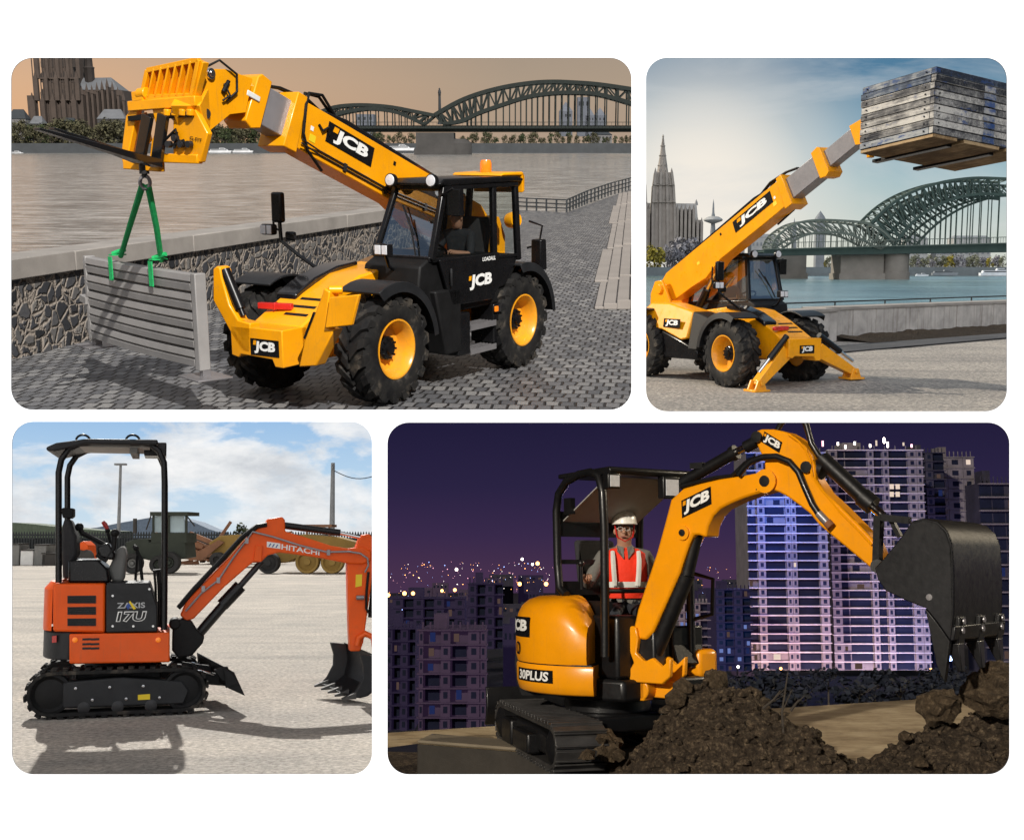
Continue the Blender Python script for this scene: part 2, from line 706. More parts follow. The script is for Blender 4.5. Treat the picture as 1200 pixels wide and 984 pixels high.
timber('timber_grey', (.018, .02, .026), (.17, .165, .16), (.50, .48, .44), blue=.585)
timber('stripe_blue', (.03, .05, .10), (.16, .18, .22), (.36, .35, .33), blue=.47)
timber('timber_blue', (.02, .026, .04), (.085, .105, .14), (.32, .33, .33), blue=.54)
timber('timber_brown', (.10, .06, .028), (.24, .155, .075), (.38, .27, .15))
timber('deck_boards', (.20, .145, .08), (.38, .29, .175), (.52, .42, .27))


def sky_dome_mat(key, build):
    n = NT(key)
    tc = n.new('ShaderNodeTexCoord')
    nv = n.new('ShaderNodeVectorMath', operation='NORMALIZE')
    n.l(tc.outputs['Object'], nv.inputs[0])
    sp = n.new('ShaderNodeSeparateXYZ')
    n.l(nv.outputs[0], sp.inputs[0])
    col, st = build(n, nv.outputs[0], sp.outputs)
    e = n.new('ShaderNodeEmission')
    n.l(col, e.inputs[0])
    e.inputs[1].default_value = st
    n.done(e.outputs[0], key)
    try:
        n.m.cycles.emission_sampling = 'NONE'
    except Exception:
        pass
    return n.m


def dome(mat, R, az0, az1, el0, el1, na=48, ne=24):
    """a piece of sky: azimuth from the forward axis (positive to the right), elevation, degrees; centred on the eye"""
    me = MB()
    rows = []
    for j in range(ne + 1):
        el = math.radians(el0 + (el1 - el0) * j / ne)
        rows.append([V((R * math.cos(el) * math.sin(a), R * math.cos(el) * math.cos(a), R * math.sin(el)))
                     for a in [math.radians(az0 + (az1 - az0) * i / na) for i in range(na + 1)]])
    me.rings(rows, cap=False, close=False)
    o = bpy.data.objects.new('sky', me.mesh('sky', mat))
    link(o, False)
    o.matrix_world = CUR.M @ Matrix.Translation((0, 0, CUR.h))
    o['kind'] = 'structure'
    return o


gravel('shade_band_dark', (.05, .052, .058), (.085, .088, .095), (.14, .14, .145), .5, .4, 30)  # dark tone painted for the shade band before the wall


def streaked_concrete():
    n = NT('wall_concrete')
    co = n.coord()
    f = n.noise(co, 1.3, 6, .65)
    c = n.ramp(f, [(.3, (.28, .26, .245)), (.55, (.46, .43, .40)), (.75, (.58, .545, .51))])
    s_ = n.noise(n.coord((3.0, 3.0, .12)), 2.2, 5, .7)
    c = n.mix(n.ramp(s_, [(.52, 0), (.72, .75)]), c, (.13, .10, .08))
    return n.done(n.bsdf(c, .88, 0, 0, n.bump(n.noise(co, 40, 4), .2, .01), .3), 'wall_concrete')


streaked_concrete()
simple('letter_grey', (.42, .43, .44), .4, var=.05)
simple('blue_mark', (.03, .08, .32), .5, var=.1)
simple('track_steel', (.075, .072, .07), .42, .5, var=.4, bump=.2)
simple('bucket_steel', (.012, .012, .014), .40, .2, var=.35, scale=3, bump=.12, bscale=14)
simple('kerb_front_shade', (.032, .027, .021), .85, var=.35, scale=2.5, bump=.3)  # kerb front: shade painted into the colour

simple('lips', (.30, .10, .08), .5)
simple('kerb_top_lit', (.20, .165, .115), .85, var=.35, scale=2.5, bump=.3)  # kerb top: the lit look painted into a lighter colour
WM = {}


def wheel_meshes(r, w, rim_r, mat_rim='yellow', lugs=18, key='tele'):
    """meshes with the axle along +y, outer side at +y"""
    if key in WM:
        return WM[key]
    t = MB()
    h = w / 2
    sh = r * .93
    t.lathe([(rim_r * .98, -h * .8), (rim_r * 1.06, -h * .92), (rim_r * 1.25, -h), (r * .84, -h * .99), (sh * .985, -h * .86), (sh, -h * .5), (sh, h * .5),
             (sh * .985, h * .86), (r * .84, h * .99), (rim_r * 1.25, h), (rim_r * 1.06, h * .92), (rim_r * .98, h * .8)], (0, 0, 0), (0, 1, 0), 48, cap=False)
    for sd in (-1, 1):
        for k in range(lugs):
            a0 = 2 * PI * (k + (.5 if sd > 0 else 0)) / lugs
            pts = []
            for (da, y) in ((0, .02), (.19, h * .62), (.25, h * 1.0)):
                a = a0 + da
                pts.append((a, sd * y))
            for (a, y), (b, y2) in zip(pts, pts[1:]):
                tw = .085
                top = r * (.995 if abs(y2) < h * .8 else .97)
                lo = sh * .97
                q = []
                for (aa, yy, rad) in ((a - tw, y, r), (a + tw, y, r), (b + tw, y2, top), (b - tw, y2, top)):
                    q.append(V((math.cos(aa) * rad, yy, math.sin(aa) * rad)))
                bt = []
                for (aa, yy) in ((a - tw * 1.35, y), (a + tw * 1.35, y), (b + tw * 1.35, y2), (b - tw * 1.35, y2)):
                    bt.append(V((math.cos(aa) * lo, yy, math.sin(aa) * lo)))
                t.prism(bt, None, top=q)
            # the lug's foot on the shoulder
            a = a0 + .25
            q = [V((math.cos(x) * rad, sd * yy, math.sin(x) * rad)) for (x, yy, rad) in ((a - .08, h * 1.0, r * .97), (a + .08, h * 1.0, r * .97), (a + .15, h * 1.03, r * .80), (a + .03, h * 1.03, r * .80))]
            bt = [V((math.cos(x) * rad, sd * yy, math.sin(x) * rad)) for (x, yy, rad) in ((a - .1, h * .8, r * .93), (a + .1, h * .8, r * .93), (a + .17, h * .9, r * .78), (a + .01, h * .9, r * .78))]
            t.prism(bt, None, top=q)
    tm = t.mesh('tyre', MAT['tyre'])
    b = MB()
    R = rim_r
    b.lathe([(R * .99, -h * .5), (R * .93, h * .1), (R * .9, h * .12), (R * .93, h * .55), (R * 1.09, h * .94), (R * 1.1, h * .99), (R * 1.04, h * 1.0), (R * .95, h * .86), (R * .88, h * .45), (R * .80, h * .1), (R * .45, h * .02), (R * .42, h * .2), (0, h * .2)],
            (0, 0, 0), (0, 1, 0), 48)
    rm = b.mesh('wheel', MAT[mat_rim])
    c = MB()
    c.lathe([(R * .44, h * .0), (R * .44, h * .34), (R * .36, h * .42), (R * .22, h * .44), (R * .2, h * .6), (0, h * .62)], (0, 0, 0), (0, 1, 0), 28)
    for k in range(10):
        a = 2 * PI * k / 10
        c.cyl((math.cos(a) * R * .37, h * .3, math.sin(a) * R * .37), (math.cos(a) * R * .37, h * .5, math.sin(a) * R * .37), R * .045, seg=6)
    hm = c.mesh('hub', MAT['black'])
    WM[key] = (rm, tm, hm)
    return WM[key]


def add_wheel(parent, x, y, z, side, key='tele', spin=0.0, **kw):
    rm, tm, hm = wheel_meshes(key=key, **kw)
    w = bpy.data.objects.new('wheel', rm)
    link(w)
    w.parent = parent
    w.location = (x, y, z)
    w.rotation_euler = (0, spin, 0 if side > 0 else PI)
    for nm, me in (('tyre', tm), ('hub', hm)):
        o = bpy.data.objects.new(nm, me)
        link(o)
        o.parent = w
    return w


def fender(parent, cx, cz, r, a0, a1, y0, y1, th=.03, lip=.05, mat='black', n=14):
    b = MB()
    rings = []
    for i in range(n + 1):
        a = math.radians(a0 + (a1 - a0) * i / n)
        d = V((math.cos(a), 0, math.sin(a)))
        c = V((cx, 0, cz))
        ys = (y0, y1)
        rings.append([c + d * r + V((0, y0, 0)), c + d * (r + th) + V((0, y0, 0)), c + d * (r + th) + V((0, y1, 0)), c + d * (r - lip) + V((0, y1 + .02 * (1 if y1 > y0 else -1), 0)), c + d * r + V((0, y1 - .02 * (1 if y1 > y0 else -1), 0))])
    b.rings(rings)
    return b.part('mudguard', MAT[mat], parent, bevel=.008)


def person_mesh(name, J, R, mats, zones):
    """one continuous skinned figure. J: joint positions, R: radii, edges fixed; zones(face centre) -> material index"""
    E_ = [('pelvis', 'waist'), ('waist', 'chest'), ('chest', 'neck'), ('neck', 'head0'), ('head0', 'head1'), ('chest', 'shl'), ('shl', 'ell'), ('ell', 'wrl'), ('wrl', 'hal'),
          ('chest', 'shr'), ('shr', 'elr'), ('elr', 'wrr'), ('wrr', 'har'), ('pelvis', 'hil'), ('hil', 'knl'), ('knl', 'anl'), ('anl', 'tol'), ('pelvis', 'hir'), ('hir', 'knr'), ('knr', 'anr'), ('anr', 'tor')]
    E_ = [e for e in E_ if e[0] in J and e[1] in J]
    names = list(J)
    me = bpy.data.meshes.new(name)
    me.from_pydata([tuple(J[k]) for k in names], [(names.index(a), names.index(b)) for a, b in E_], [])
    o = bpy.data.objects.new(name, me)
    scene.collection.objects.link(o)
    m = o.modifiers.new('skin', 'SKIN')
    m.use_smooth_shade = True
    sv = me.skin_vertices[0].data
    for i, k in enumerate(names):
        r = R[k]
        sv[i].radius = r if isinstance(r, tuple) else (r, r)
        sv[i].use_root = k == 'pelvis'
    s2 = o.modifiers.new('sub', 'SUBSURF')
    s2.levels = s2.render_levels = 2
    dg = bpy.context.evaluated_depsgraph_get()
    ev = o.evaluated_get(dg)
    out = bpy.data.meshes.new_from_object(ev)
    bpy.data.objects.remove(o)
    for m_ in mats:
        out.materials.append(m_)
    for p in out.polygons:
        p.material_index = zones(p.center, p.normal)
        p.use_smooth = True
    return out


def finger_set(b, wrist, palm_dir, up, side, k=1.0, curl=.9):
    """five fingers, each its own bent chain, closing around what the hand holds"""
    d, u = V(palm_dir).normalized(), V(up).normalized()
    s_ = d.cross(u).normalized() * side
    for i, (off, ln) in enumerate(((-.03, .062), (-.01, .07), (.01, .066), (.029, .052))):
        p0 = V(wrist) + d * .06 * k + s_ * off * k
        a = p0 + (d * math.cos(curl * .5) - u * math.sin(curl * .5)) * ln * .45 * k
        c = a + (d * math.cos(curl * 1.4) - u * math.sin(curl * 1.4)) * ln * .35 * k
        e = c + (d * math.cos(curl * 2.3) - u * math.sin(curl * 2.3)) * ln * .3 * k
        b.tube([p0 - d * .02 * k, p0, a, c, e], [.0095 * k, .0098 * k, .009 * k, .008 * k, .006 * k], 8)
    t0 = V(wrist) + d * .02 * k - s_ * .03 * k
    b.tube([t0, t0 - s_ * .022 * k + d * .02 * k - u * .006 * k, t0 - s_ * .018 * k + d * .05 * k - u * .025 * k], [.012 * k, .0105 * k, .008 * k], 8)


def face_bits(b, c, fwd, up, k=1.0, ears=(), nose=False):
    """nose, brows, lips, ears on a head centred at c"""
    f, u = V(fwd).normalized(), V(up).normalized()
    s_ = f.cross(u)
    c = V(c)
    if nose:
        b.tube([c + f * .088 * k + u * .02 * k, c + f * .108 * k - u * .012 * k, c + f * .112 * k - u * .026 * k], [.008 * k, .013 * k, .014 * k], 8)
    for sd in ears:
        b.ball(c + s_ * sd * .078 * k - u * .005 * k, .03 * k, 8, (.4, .7, 1))


def head_parts(o, c, fwd):
    b = MB()
    face_bits(b, c, fwd, (0, 0, 1), nose=True)
    b.part('nose', MAT['skin'], o)
    for sd in (1, -1):
        b = MB()
        face_bits(b, c, fwd, (0, 0, 1), ears=(sd,))
        b.part('ear', MAT['skin'], o)


def tele_driver(rig_root, rig, label, cab_y, seat_x, up=1.0, group=None):
    """a driver seated in the cab, forearms out to the wheel; top-level figure standing in the machine's axes"""
    r = thing_like(rig, 'person', V((seat_x, cab_y, 1.22)))
    J = {'pelvis': (0, 0, .08), 'waist': (-.02, 0, .26), 'chest': (0, 0, .47), 'neck': (.03, 0, .62), 'head0': (.05, 0, .70), 'head1': (.06, 0, .84),
         'shl': (.01, .19, .55), 'ell': (.16, .27, .32), 'wrl': (.38, .17, .36), 'hal': (.45, .15, .38),
         'shr': (.01, -.19, .55), 'elr': (.16, -.27, .32), 'wrr': (.38, -.15, .36), 'har': (.45, -.13, .38),
         'hil': (.03, .09, .06), 'knl': (.42, .13, .10), 'anl': (.52, .12, -.26), 'tol': (.66, .13, -.30),
         'hir': (.03, -.09, .06), 'knr': (.42, -.13, .10), 'anr': (.52, -.12, -.26), 'tor': (.66, -.13, -.30)}
    R = {'pelvis': (.15, .12), 'waist': (.14, .11), 'chest': (.16, .12), 'neck': .055, 'head0': (.075, .085), 'head1': (.078, .09), 'shl': .075, 'ell': .05, 'wrl': .034, 'hal': (.04, .022),
         'shr': .075, 'elr': .05, 'wrr': .034, 'har': (.04, .022), 'hil': .1, 'knl': .068, 'anl': .05, 'tol': .04, 'hir': .1, 'knr': .068, 'anr': .05, 'tor': .04}

    def zone(c, n):
        if c.z > .63:
            return 0
        if c.x > .2 and c.z > .27 and abs(c.y) < .3:
            return 0
        if c.z < .17 and (c.x > .0 or c.z < .1):
            return 2
        return 1
    me = person_mesh('person', J, R, [MAT['skin'], MAT['shirt_dark'], MAT['trousers']], zone)
    o = bpy.data.objects.new('person', me)
    link(o)
    o.matrix_world = CUR.M @ r
    LOCAL[o.name] = r
    tag(o, label, 'person', group)
    head_parts(o, (.07, 0, .77), (1, 0, 0))
    for sd, y in ((1, .155), (-1, -.135)):
        b = MB()
        finger_set(b, (.42, y, .375), (1, -.1 * sd, .15), (0, 0, 1), sd)
        b.part('fingers', MAT['skin'], o)
    h = MB()
    h.ball((.045, 0, .83), .1, 14, (1.02, .9, .75))
    h.part('hair', MAT['hair'], o)
    return o


def thing_like(rig, name, off):
    return rig.L @ Matrix.Translation(off)


def telehandler(rig, label, cfg):
    root = thing('telehandler', label, 'telehandler', rig.L)
    Y, K = MAT['yellow'], MAT['black']
    # --- chassis
    b = MB()
    prof = [(-2.25, .62), (-2.25, 1.15), (-1.9, 1.32), (-.6, 1.32), (.62, 1.46), (1.15, 1.40), (1.62, 1.22), (2.2, .93), (2.2, .60), (1.9, .52), (-1.9, .52)]
    b.prism([(x, -.36, z) for x, z in prof], (0, .72, 0))
    b.box((1.375, 0, .63), (.26, 1.5, .22))
    b.box((-1.375, 0, .63), (.26, 1.5, .22))
    b.part('chassis', Y, root, bevel=.025)
    b = MB()                      # glossy hose cover along the top of the nose
    top = [(.62, 1.475), (1.0, 1.445), (1.4, 1.345), (1.75, 1.19), (1.75, 1.10), (1.4, 1.26), (1.0, 1.36), (.62, 1.39)]
    b.prism([(x, -.40, z + .03) for x, z in top], (0, .30, 0))
    b.part('hose_cover', MAT['black_gloss'], root, bevel=.02)
    b = MB()
    for i, x in enumerate((1.72, 1.86, 2.0)):
        z = 1.22 - (x - 1.62) * .5
        b.box((x, .12, z - .005), (.05, .34, .012), Matrix.Rotation(.464, 3, 'Y'))
    b.part('grip_strip', MAT['black_matt'], root)
    b = MB()
    b.box((1.98, -.2, 1.10), (.07, .42, .07), Matrix.Rotation(.25, 3, 'Z'))
    b.box((1.98, -.2, 1.10), (.085, .02, .085), Matrix.Rotation(.25, 3, 'Z'))
    b.part('red_case', MAT['red'], root, bevel=.008)
    # --- axles' wheels
    for x in (1.375, -1.375):
        for sd in (1, -1):
            add_wheel(root, x, sd * .84, .63, sd, r=.63, w=.41, rim_r=.31, spin=.3 * x + sd * .1)
            if x > 0:
                fender(root, x, .63, .73, 62, 174, sd * .52, sd * 1.09, lip=.09, mat='mudguard_black')
            else:
                fender(root, x, .63, .73, 78, 176, sd * .52, sd * 1.09, lip=.09, mat='mudguard_black')
    b = MB()
    for sd in (1, -1):
        b.bar((1.2, sd * .5, 1.0), (1.2, sd * .9, 1.32), .05, .05)
        b.bar((-1.5, sd * .5, 1.0), (-1.5, sd * .9, 1.32), .05, .05)
    b.part('mudguard_stay', K, root)
    # --- cab side (left): cowl, door panel, steps
    b = MB()
    b.prism([(.62, .14, 1.58), (.80, .14, 1.50), (.86, .14, 1.12), (.50, .14, .95), (.50, .14, .9), (-.9, .14, .9), (-1.3, .14, 1.32), (-1.3, .14, 1.50), (-.7, .14, 1.56)], (0, .82, 0))
    b.prism([(.50, .42, 1.2), (.62, .42, 1.2), (.40, .42, .42), (.08, .42, .42), (.08, .42, 1.2)], (0, .62, 0))
    b.part('cab_base', MAT['black_matt'], root, bevel=.025)
    b = MB()
    dp = [(.52, 1.0, 1.56), (.27, 1.0, 1.0), (-.62, 1.0, .98), (-.78, 1.0, 1.12), (-.78, 1.0, 1.56)]
    b.prism(dp, (0, .04, 0))
    d = b.part('door', K, root, bevel=.012)
    b = MB()
    b.tube([(.33, 1.07, 1.25), (.36, 1.09, 1.33), (.36, 1.09, 1.40), (.33, 1.07, 1.44)], .014, 8)
    b.part('handle', MAT['dark_metal'], d)
    rect_logo(d, (-.06, 1.043, 1.14), (-.54, 0, 0), (0, 0, .20), plain=True)
    b = MB()
    lettering(b, 'LOADALL', (-.38, 1.044, 1.475), (-.30, 0, 0), (0, 0, .05), .003, .03, .1)
    b.part('lettering', MAT['white_letters'], d, smooth=False)
    b = MB()
    b.box((.0, .86, .62), (.26, .34, .52))
    b.box((-.82, .82, .66), (.22, .36, .5))
    b.part('step_box', K, root, bevel=.02)
    for z in (.38, .68):
        b = MB()
        for k in range(5):
            b.box((-.42, .80 + .05 * k, z), (.58, .018, .05))
        b.box((-.42, 1.03, z), (.58, .012, .07))
        b.part('step', MAT['grey_metal'], root)
    b = MB()
    b.box((-.72, 1.03, .85), (.07, .03, .07))
    b.part('side_marker', MAT['amber'], root, bevel=.01)
    # --- cab frame
    b = MB()
    yl, yr = .98, .16
    fr = [((.60, 1.56), (.34, 2.390)), ((-.74, 1.5), (-.72, 2.400)), ((-1.32, 1.42), (-1.24, 2.390))]
    for y in (yl, yr):
        lean = .14 if y < .5 else 0
        for (x0, z0), (x1, z1) in fr:
            b.bar((x0, y, z0), (x1, y + lean, z1), .085, .07, (0, 1, 0))
        b.bar((.36, y + lean, 2.390), (-1.28, y + lean, 2.390), .08, .07)
        b.bar((.6, y, 1.56), (-1.3, y, 1.48), .05, .05)
    for x, z in ((.34, 2.390), (-1.24, 2.390), (.6, 1.57), (-1.31, 1.46)):
        b.bar((x, yl, z), (x, yr, z), .08, .07)
    b.prism([(-.74, .965, 1.5), (-.74, .965, 1.1), (-1.0, .965, 1.12), (-1.3, .965, 1.46)], (0, .03, 0))
    b.part('cab_frame', K, root, bevel=.015)
    b = MB()
    b.prism([(.46, .24, 2.410), (.50, .24, 2.430), (.40, .24, 2.485), (-1.2, .24, 2.490), (-1.36, .24, 2.460), (-1.36, .24, 2.420)], (0, .80, 0))
    b.part('cab_roof', K, root, bevel=.02)
    b = MB()
    b.prism([(-.86, .26, 2.495), (-.92, .26, 2.530), (-1.38, .26, 2.540), (-1.43, .26, 2.490), (-1.43, .26, 2.290), (-1.37, .26, 2.270), (-1.37, .26, 2.495)], (0, .76, 0))
    b.part('rear_roof_cap', Y, root, bevel=.025)
    gl = MAT['cab_glass']
    for nm, pts in (('windscreen', [(.605, yl - .05, 1.6), (.605, yr + .05, 1.6), (.36, yr + .19, 2.350), (.36, yl - .05, 2.350)]),
                    ('door_window', [(.55, yl + .01, 1.6), (-.70, yl + .01, 1.54), (-.68, yl + .01, 2.350), (.32, yl + .01, 2.350)]),
                    ('quarter_window', [(-.79, yl + .005, 1.54), (-1.28, yl + .005, 1.50), (-1.20, yl + .005, 2.350), (-.77, yl + .005, 2.350)]),
                    ('side_window', [(.55, yr - .01, 1.6), (-1.26, yr - .01, 1.52), (-1.2, yr + .13, 2.350), (.32, yr + .13, 2.350)]),
                    ('rear_window', [(-1.29, yl - .05, 1.52), (-1.29, yr + .05, 1.52), (-1.23, yr + .05, 2.350), (-1.23, yl - .05, 2.350)])):
        b = MB()
        b.face(pts)
        b.part(nm, MAT[cfg.get('screen', 'cab_glass')] if nm == 'windscreen' else gl, root, smooth=False)
    b = MB()
    b.tube([(.64, .78, 1.62), (.60, .72, 1.78), (.52, .60, 2.04)], .012, 6)
    b.bar((.56, .70, 1.84), (.47, .48, 2.18), .014, .02)
    b.part('wiper', K, root)
    # cab fittings
    b = MB()
    b.box((-.55, .57, 1.24), (.50, .5, .14))
    b.prism([(-.74, .33, 1.3), (-.9, .33, 1.98), (-.99, .33, 1.98), (-.86, .33, 1.26)], (0, .48, 0))
    b.part('seat', MAT['seat_cloth'], root, bevel=.05)
    b = MB()
    b.prism([(.5, .22, 1.58), (.36, .22, 1.66), (.22, .22, 1.58), (.25, .22, 1.0), (.5, .22, 1.0)], (0, .7, 0))
    b.part('dashboard', MAT['black_matt'], root, bevel=.03)
    b = MB()
    b.tube([(.22, .57, 1.45), (.04, .57, 1.62)], .03, 10)
    c = V((.02, .57, 1.64))
    ax = V((-.55, 0, .83)).normalized()
    a_, b_ = V((0, 1, 0)), ax.cross(V((0, 1, 0)))
    b.tube([c + (a_ * math.cos(2 * PI * k / 24) + b_ * math.sin(2 * PI * k / 24)) * .19 for k in range(25)], .016, 8, False)
    for k in range(3):
        b.tube([c, c + (a_ * math.cos(2 * PI * k / 3) + b_ * math.sin(2 * PI * k / 3)) * .19], .012, 6)
    b.part('steering_wheel', MAT['black_matt'], root)
    # lamps, beacon, mirrors
    for y in (.34, .93):
        b = MB()
        b.lathe([(.03, -.06), (.075, -.03), (.08, .02), (.075, .03)], (.50, y, 2.465), (1, 0, .05), 18)
        l_ = b.part('work_lamp', K, root)
        b = MB()
        b.lathe([(.07, 0), (.06, .012), (.0, .018)], (.525, y, 2.467), (1, 0, .05), 18)
        b.part('lens', MAT['lens'], l_)
    b = MB()
    b.lathe([(.085, 0), (.085, .05), (.06, .06), (.0, .06)], (-1.12, .62, 2.475), (0, 0, 1), 18)
    bc = b.part('beacon', K, root)
    b = MB()
    b.lathe([(.07, .06), (.075, .09), (.075, .17), (.06, .21), (.0, .215)], (-1.12, .62, 2.475), (0, 0, 1), 18)
    b.part('beacon_lens', MAT['amber'], bc)
    b = MB()                       # left mirror on the front pillar, right mirror on a long arm
    b.tube([(.42, 1.0, 2.3), (.40, 1.15, 2.38), (.36, 1.18, 2.34)], .014, 8)
    b.box((.36, 1.16, 2.22), (.09, .17, .30))
    b.part('mirror', K, root, bevel=.035)
    b = MB()
    b.tube([(1.02, -.42, 1.44), (1.05, -.66, 1.58), (1.06, -.92, 1.74), (1.06, -.95, 2.25)], .024, 8)
    b.tube([(1.0, -.98, 1.85), (1.03, -1.06, 1.9), (1.03, -1.06, 2.22)], .014, 8)
    b.part('mirror_arm', K, root)
    b = MB()
    b.box((1.08, -.93, 2.14), (.08, .17, .36))
    b.box((1.02, -.80, 1.80), (.05, .16, .11))
    b.part('mirror', K, root, bevel=.03)
    for (x, y, z) in ((1.16, -1.02, 1.88), (1.04, .62, 1.70)):
        b = MB()
        b.box((x, y, z), (.10, .20, .13))
        if y > 0:
            b.tube([(x - .03, y, z - .05), (x - .12, y - .02, z - .2), (x - .26, y - .05, z - .26)], .022, 8)
        h_ = b.part('headlamp', K, root, bevel=.025)
        b = MB()
        b.box((x + .052, y - .045, z), (.014, .085, .105))
        b.box((x + .052, y + .05, z), (.014, .075, .105))
        b.part('lens', MAT['lens'], h_, bevel=.006)
    # --- engine side (right)
    b = MB()
    sec = [(-1.75, 1.16, .86), (-1.62, 1.46, .9), (-.95, 1.52, .92), (-.15, 1.42, .94), (.12, 1.34, .95)]
    pr = [(-1.75, .95), (-1.72, 1.30), (-1.35, 1.50), (-.70, 1.50), (.10, 1.36), (.10, .84), (-.1, .80), (-.75, .98), (-1.2, 1.0)]
    b.prism([(x, -.36, z) for x, z in pr], (0, -.54, 0), top=[(x, -.94 if z < 1.2 else -.78, z) for x, z in pr])
    hd = b.part('engine_hood', Y, root, bevel=.03)
    rect_logo(hd, (-.70, -.935, 1.03), (.56, 0, 0), (0, .018, .17))
    b = MB()
    for k in range(4):
        b.box((-.2 - .0 * k, -.84, 1.06 + .0 * k), (.001, .001, .001))
    b.bm.clear()
    b.prism([(x, -.36, z) for x, z in ((.105, 1.36), (.45, 1.30), (.78, 1.22), (.60, 1.05), (.42, .62), (.105, .62))], (0, -.5, 0), top=[(x, -.93 if z < 1.2 else -.80, z) for x, z in ((.105, 1.36), (.45, 1.30), (.78, 1.22), (.60, 1.05), (.42, .62), (.105, .62))])
    b.part('hood_grille', MAT['black_matt'], root, bevel=.03)
    b = MB()
    b.prism([(x, -.40, z) for x, z in ((-.78, .96), (-.1, .79), (.42, .62), (.40, .44), (-.70, .42))], (0, -.52, 0))
    b.part('side_sill', K, root, bevel=.03)
    # --- boom tower, counterweight at the rear
    b = MB()
    for y in (-.30, .24):
        b.prism([(x, y, z) for x, z in ((-2.1, 1.1), (-2.1, 1.66), (-1.95, 1.92), (-1.7, 1.95), (-1.45, 1.60), (-1.2, 1.2))], (0, .06, 0))
    b.cyl((-1.75, -.34, 1.76), (-1.75, .34, 1.76), .10, seg=24)
    b.part('boom_tower', Y, root, bevel=.012)
    b = MB()
    b.prism([(-2.2, -.75, .62), (-2.2, .75, .62), (-2.42, .6, .66), (-2.42, -.6, .66)], (0, 0, .55))
    b.part('counterweight', Y, root, bevel=.04)
    for sd in (1, -1):
        b = MB()
        b.prism([(-2.15, sd * .68, 1.2), (-2.33, sd * .68, 1.2), (-2.30, sd * .68, 1.62), (-2.15, sd * .68, 1.62)], (0, sd * .16, 0))
        rp = b.part('rear_lamp_panel', K, root, bevel=.02)
        b = MB()
        b.box((-2.34, sd * .76, 1.45), (.02, .1, .16))
        b.part('rear_lamp', MAT['lens_red'], rp, bevel=.01)
    b = MB()
    b.lathe([(.05, -.1), (.10, -.09), (.115, 0), (.10, .05), (.0, .06)], (-2.0, .50, 1.88), (.25, .95, .1), 22)
    b.mi = 1
    b.tube([(-2.15, .62, 1.5), (-2.2, .78, 1.55), (-2.25, .8, 1.8), (-2.2, .62, 1.86)], .015, 8)
    b.part('rear_work_lamp', [Y, K], root)
    # --- lift ram
    b = MB()
    a = cfg['angle']
    ca, sa = math.cos(a), math.sin(a)

    def B(s, n, y=0.0):
        return V((-1.75 + s * ca - n * sa, y, 1.76 + s * sa + n * ca))
    q = B(1.5, -.32)
    p0 = V((-.95, -.0, 1.18))
    md = p0.lerp(q, .62)
    b.cyl(p0, md, .075, seg=16)
    b.mi = 1
    b.cyl(md, q, .045, seg=14)
    b.part('lift_ram', [K, MAT['chrome']], root)
    # --- boom
    ex = V((ca, 0, sa))
    nz = V((-sa, 0, ca))
    b = MB()
    W = .155
    L0 = cfg['outer']
    prof = [(-.12, -.22), (-.20, 0), (-.10, .20), (.15, .30), (L0 - .6, .27), (L0 - .1, .26), (L0, .25), (L0, -.26), (L0 - .55, -.27), (1.9, -.27), (1.35, -.40), (.9, -.36), (.2, -.34)]
    b.prism([B(s, n, -W) for s, n in prof], (0, 2 * W, 0))
    for s0, s1 in ((L0 - .14, L0 + .015),):
        b.prism([B(s0, -.33, -W - .035), B(s0, .30, -W - .035), B(s1, .30, -W - .035), B(s1 + .06, -.33, -W - .035)], (0, 2 * W + .07, 0))
    bm_ = b.part('boom', Y, root, bevel=.012)
    # black cover strip and hoses along the top
    b = MB()
    b.prism([B(.5, .272, -.13), B(.5, .33, -.13), B(L0 - .9, .345, -.13), B(L0 - .55, .30, -.13), B(L0 - .55, .268, -.13)], (0, .26, 0))
    b.part('top_cover', MAT['black_gloss'], bm_, bevel=.02)
    b = MB()
    for k, y in enumerate((-.09, -.05, .05, .09)):
        b.tube([B(L0 - .75, .31, y), B(L0 - .45, .39 + .02 * k, y * 1.1), B(L0 - .2, .37, y * 1.5), B(L0 - .12, .20, W + .05), B(L0 - .16, -.1, W + .055), B(L0 - .3, -.24, W + .03), B(L0 - .7, -.33, .08)] if y > 0 else
               [B(L0 - .75, .31, y), B(L0 - .4, .38, y), B(L0 + .05, .33, y), B(L0 + .35, .24, y)], .017, 8)
    b.part('hose', MAT['black_matt'], bm_)
    b = MB()
    for k, n0 in enumerate((-.20, -.24)):
        b.tube([B(1.0, n0 - .02, W + .012), B(1.9, n0 + .03, W + .014), B(L0 - .5, n0 + .03, W + .014), B(L0 - .16, n0 + .03, W + .06)], .010, 6)
    for s_ in (1.4, 2.2, 3.0):
        b.box(B(s_, -.195, W + .012), (.05, .02, .09), Matrix.Rotation(-a, 3, 'Y'))
    b.part('steel_pipe', MAT['dark_metal'], bm_)
    for s_, n_, w_, h_, m_ in ((L0 - .42, -.12, .10, .08, 'sticker_yellow'), (L0 - .36, -.005, .05, .05, 'white_letters'), (1.2, -.05, .09, .06, 'sticker_yellow'), (2.1, .14, .05, .05, 'black')):
        for sd in (1, -1):
            b = MB()
            q = [B(s_, n_, sd * (W + .002)), B(s_ + w_, n_, sd * (W + .002)), B(s_ + w_, n_ + h_, sd * (W + .002)), B(s_, n_ + h_, sd * (W + .002))]
            b.prism(q, (0, sd * .002, 0))
            b.part('sticker', MAT[m_], bm_, smooth=False)
    b = MB()
    b.tube([B(L0 - .62, .05, W + .01), B(L0 - .56, .12, W + .03), B(L0 - .48, .05, W + .03), B(L0 - .42, .1, W + .01)], .014, 8)
    b.part('hose', MAT['black_matt'], bm_)
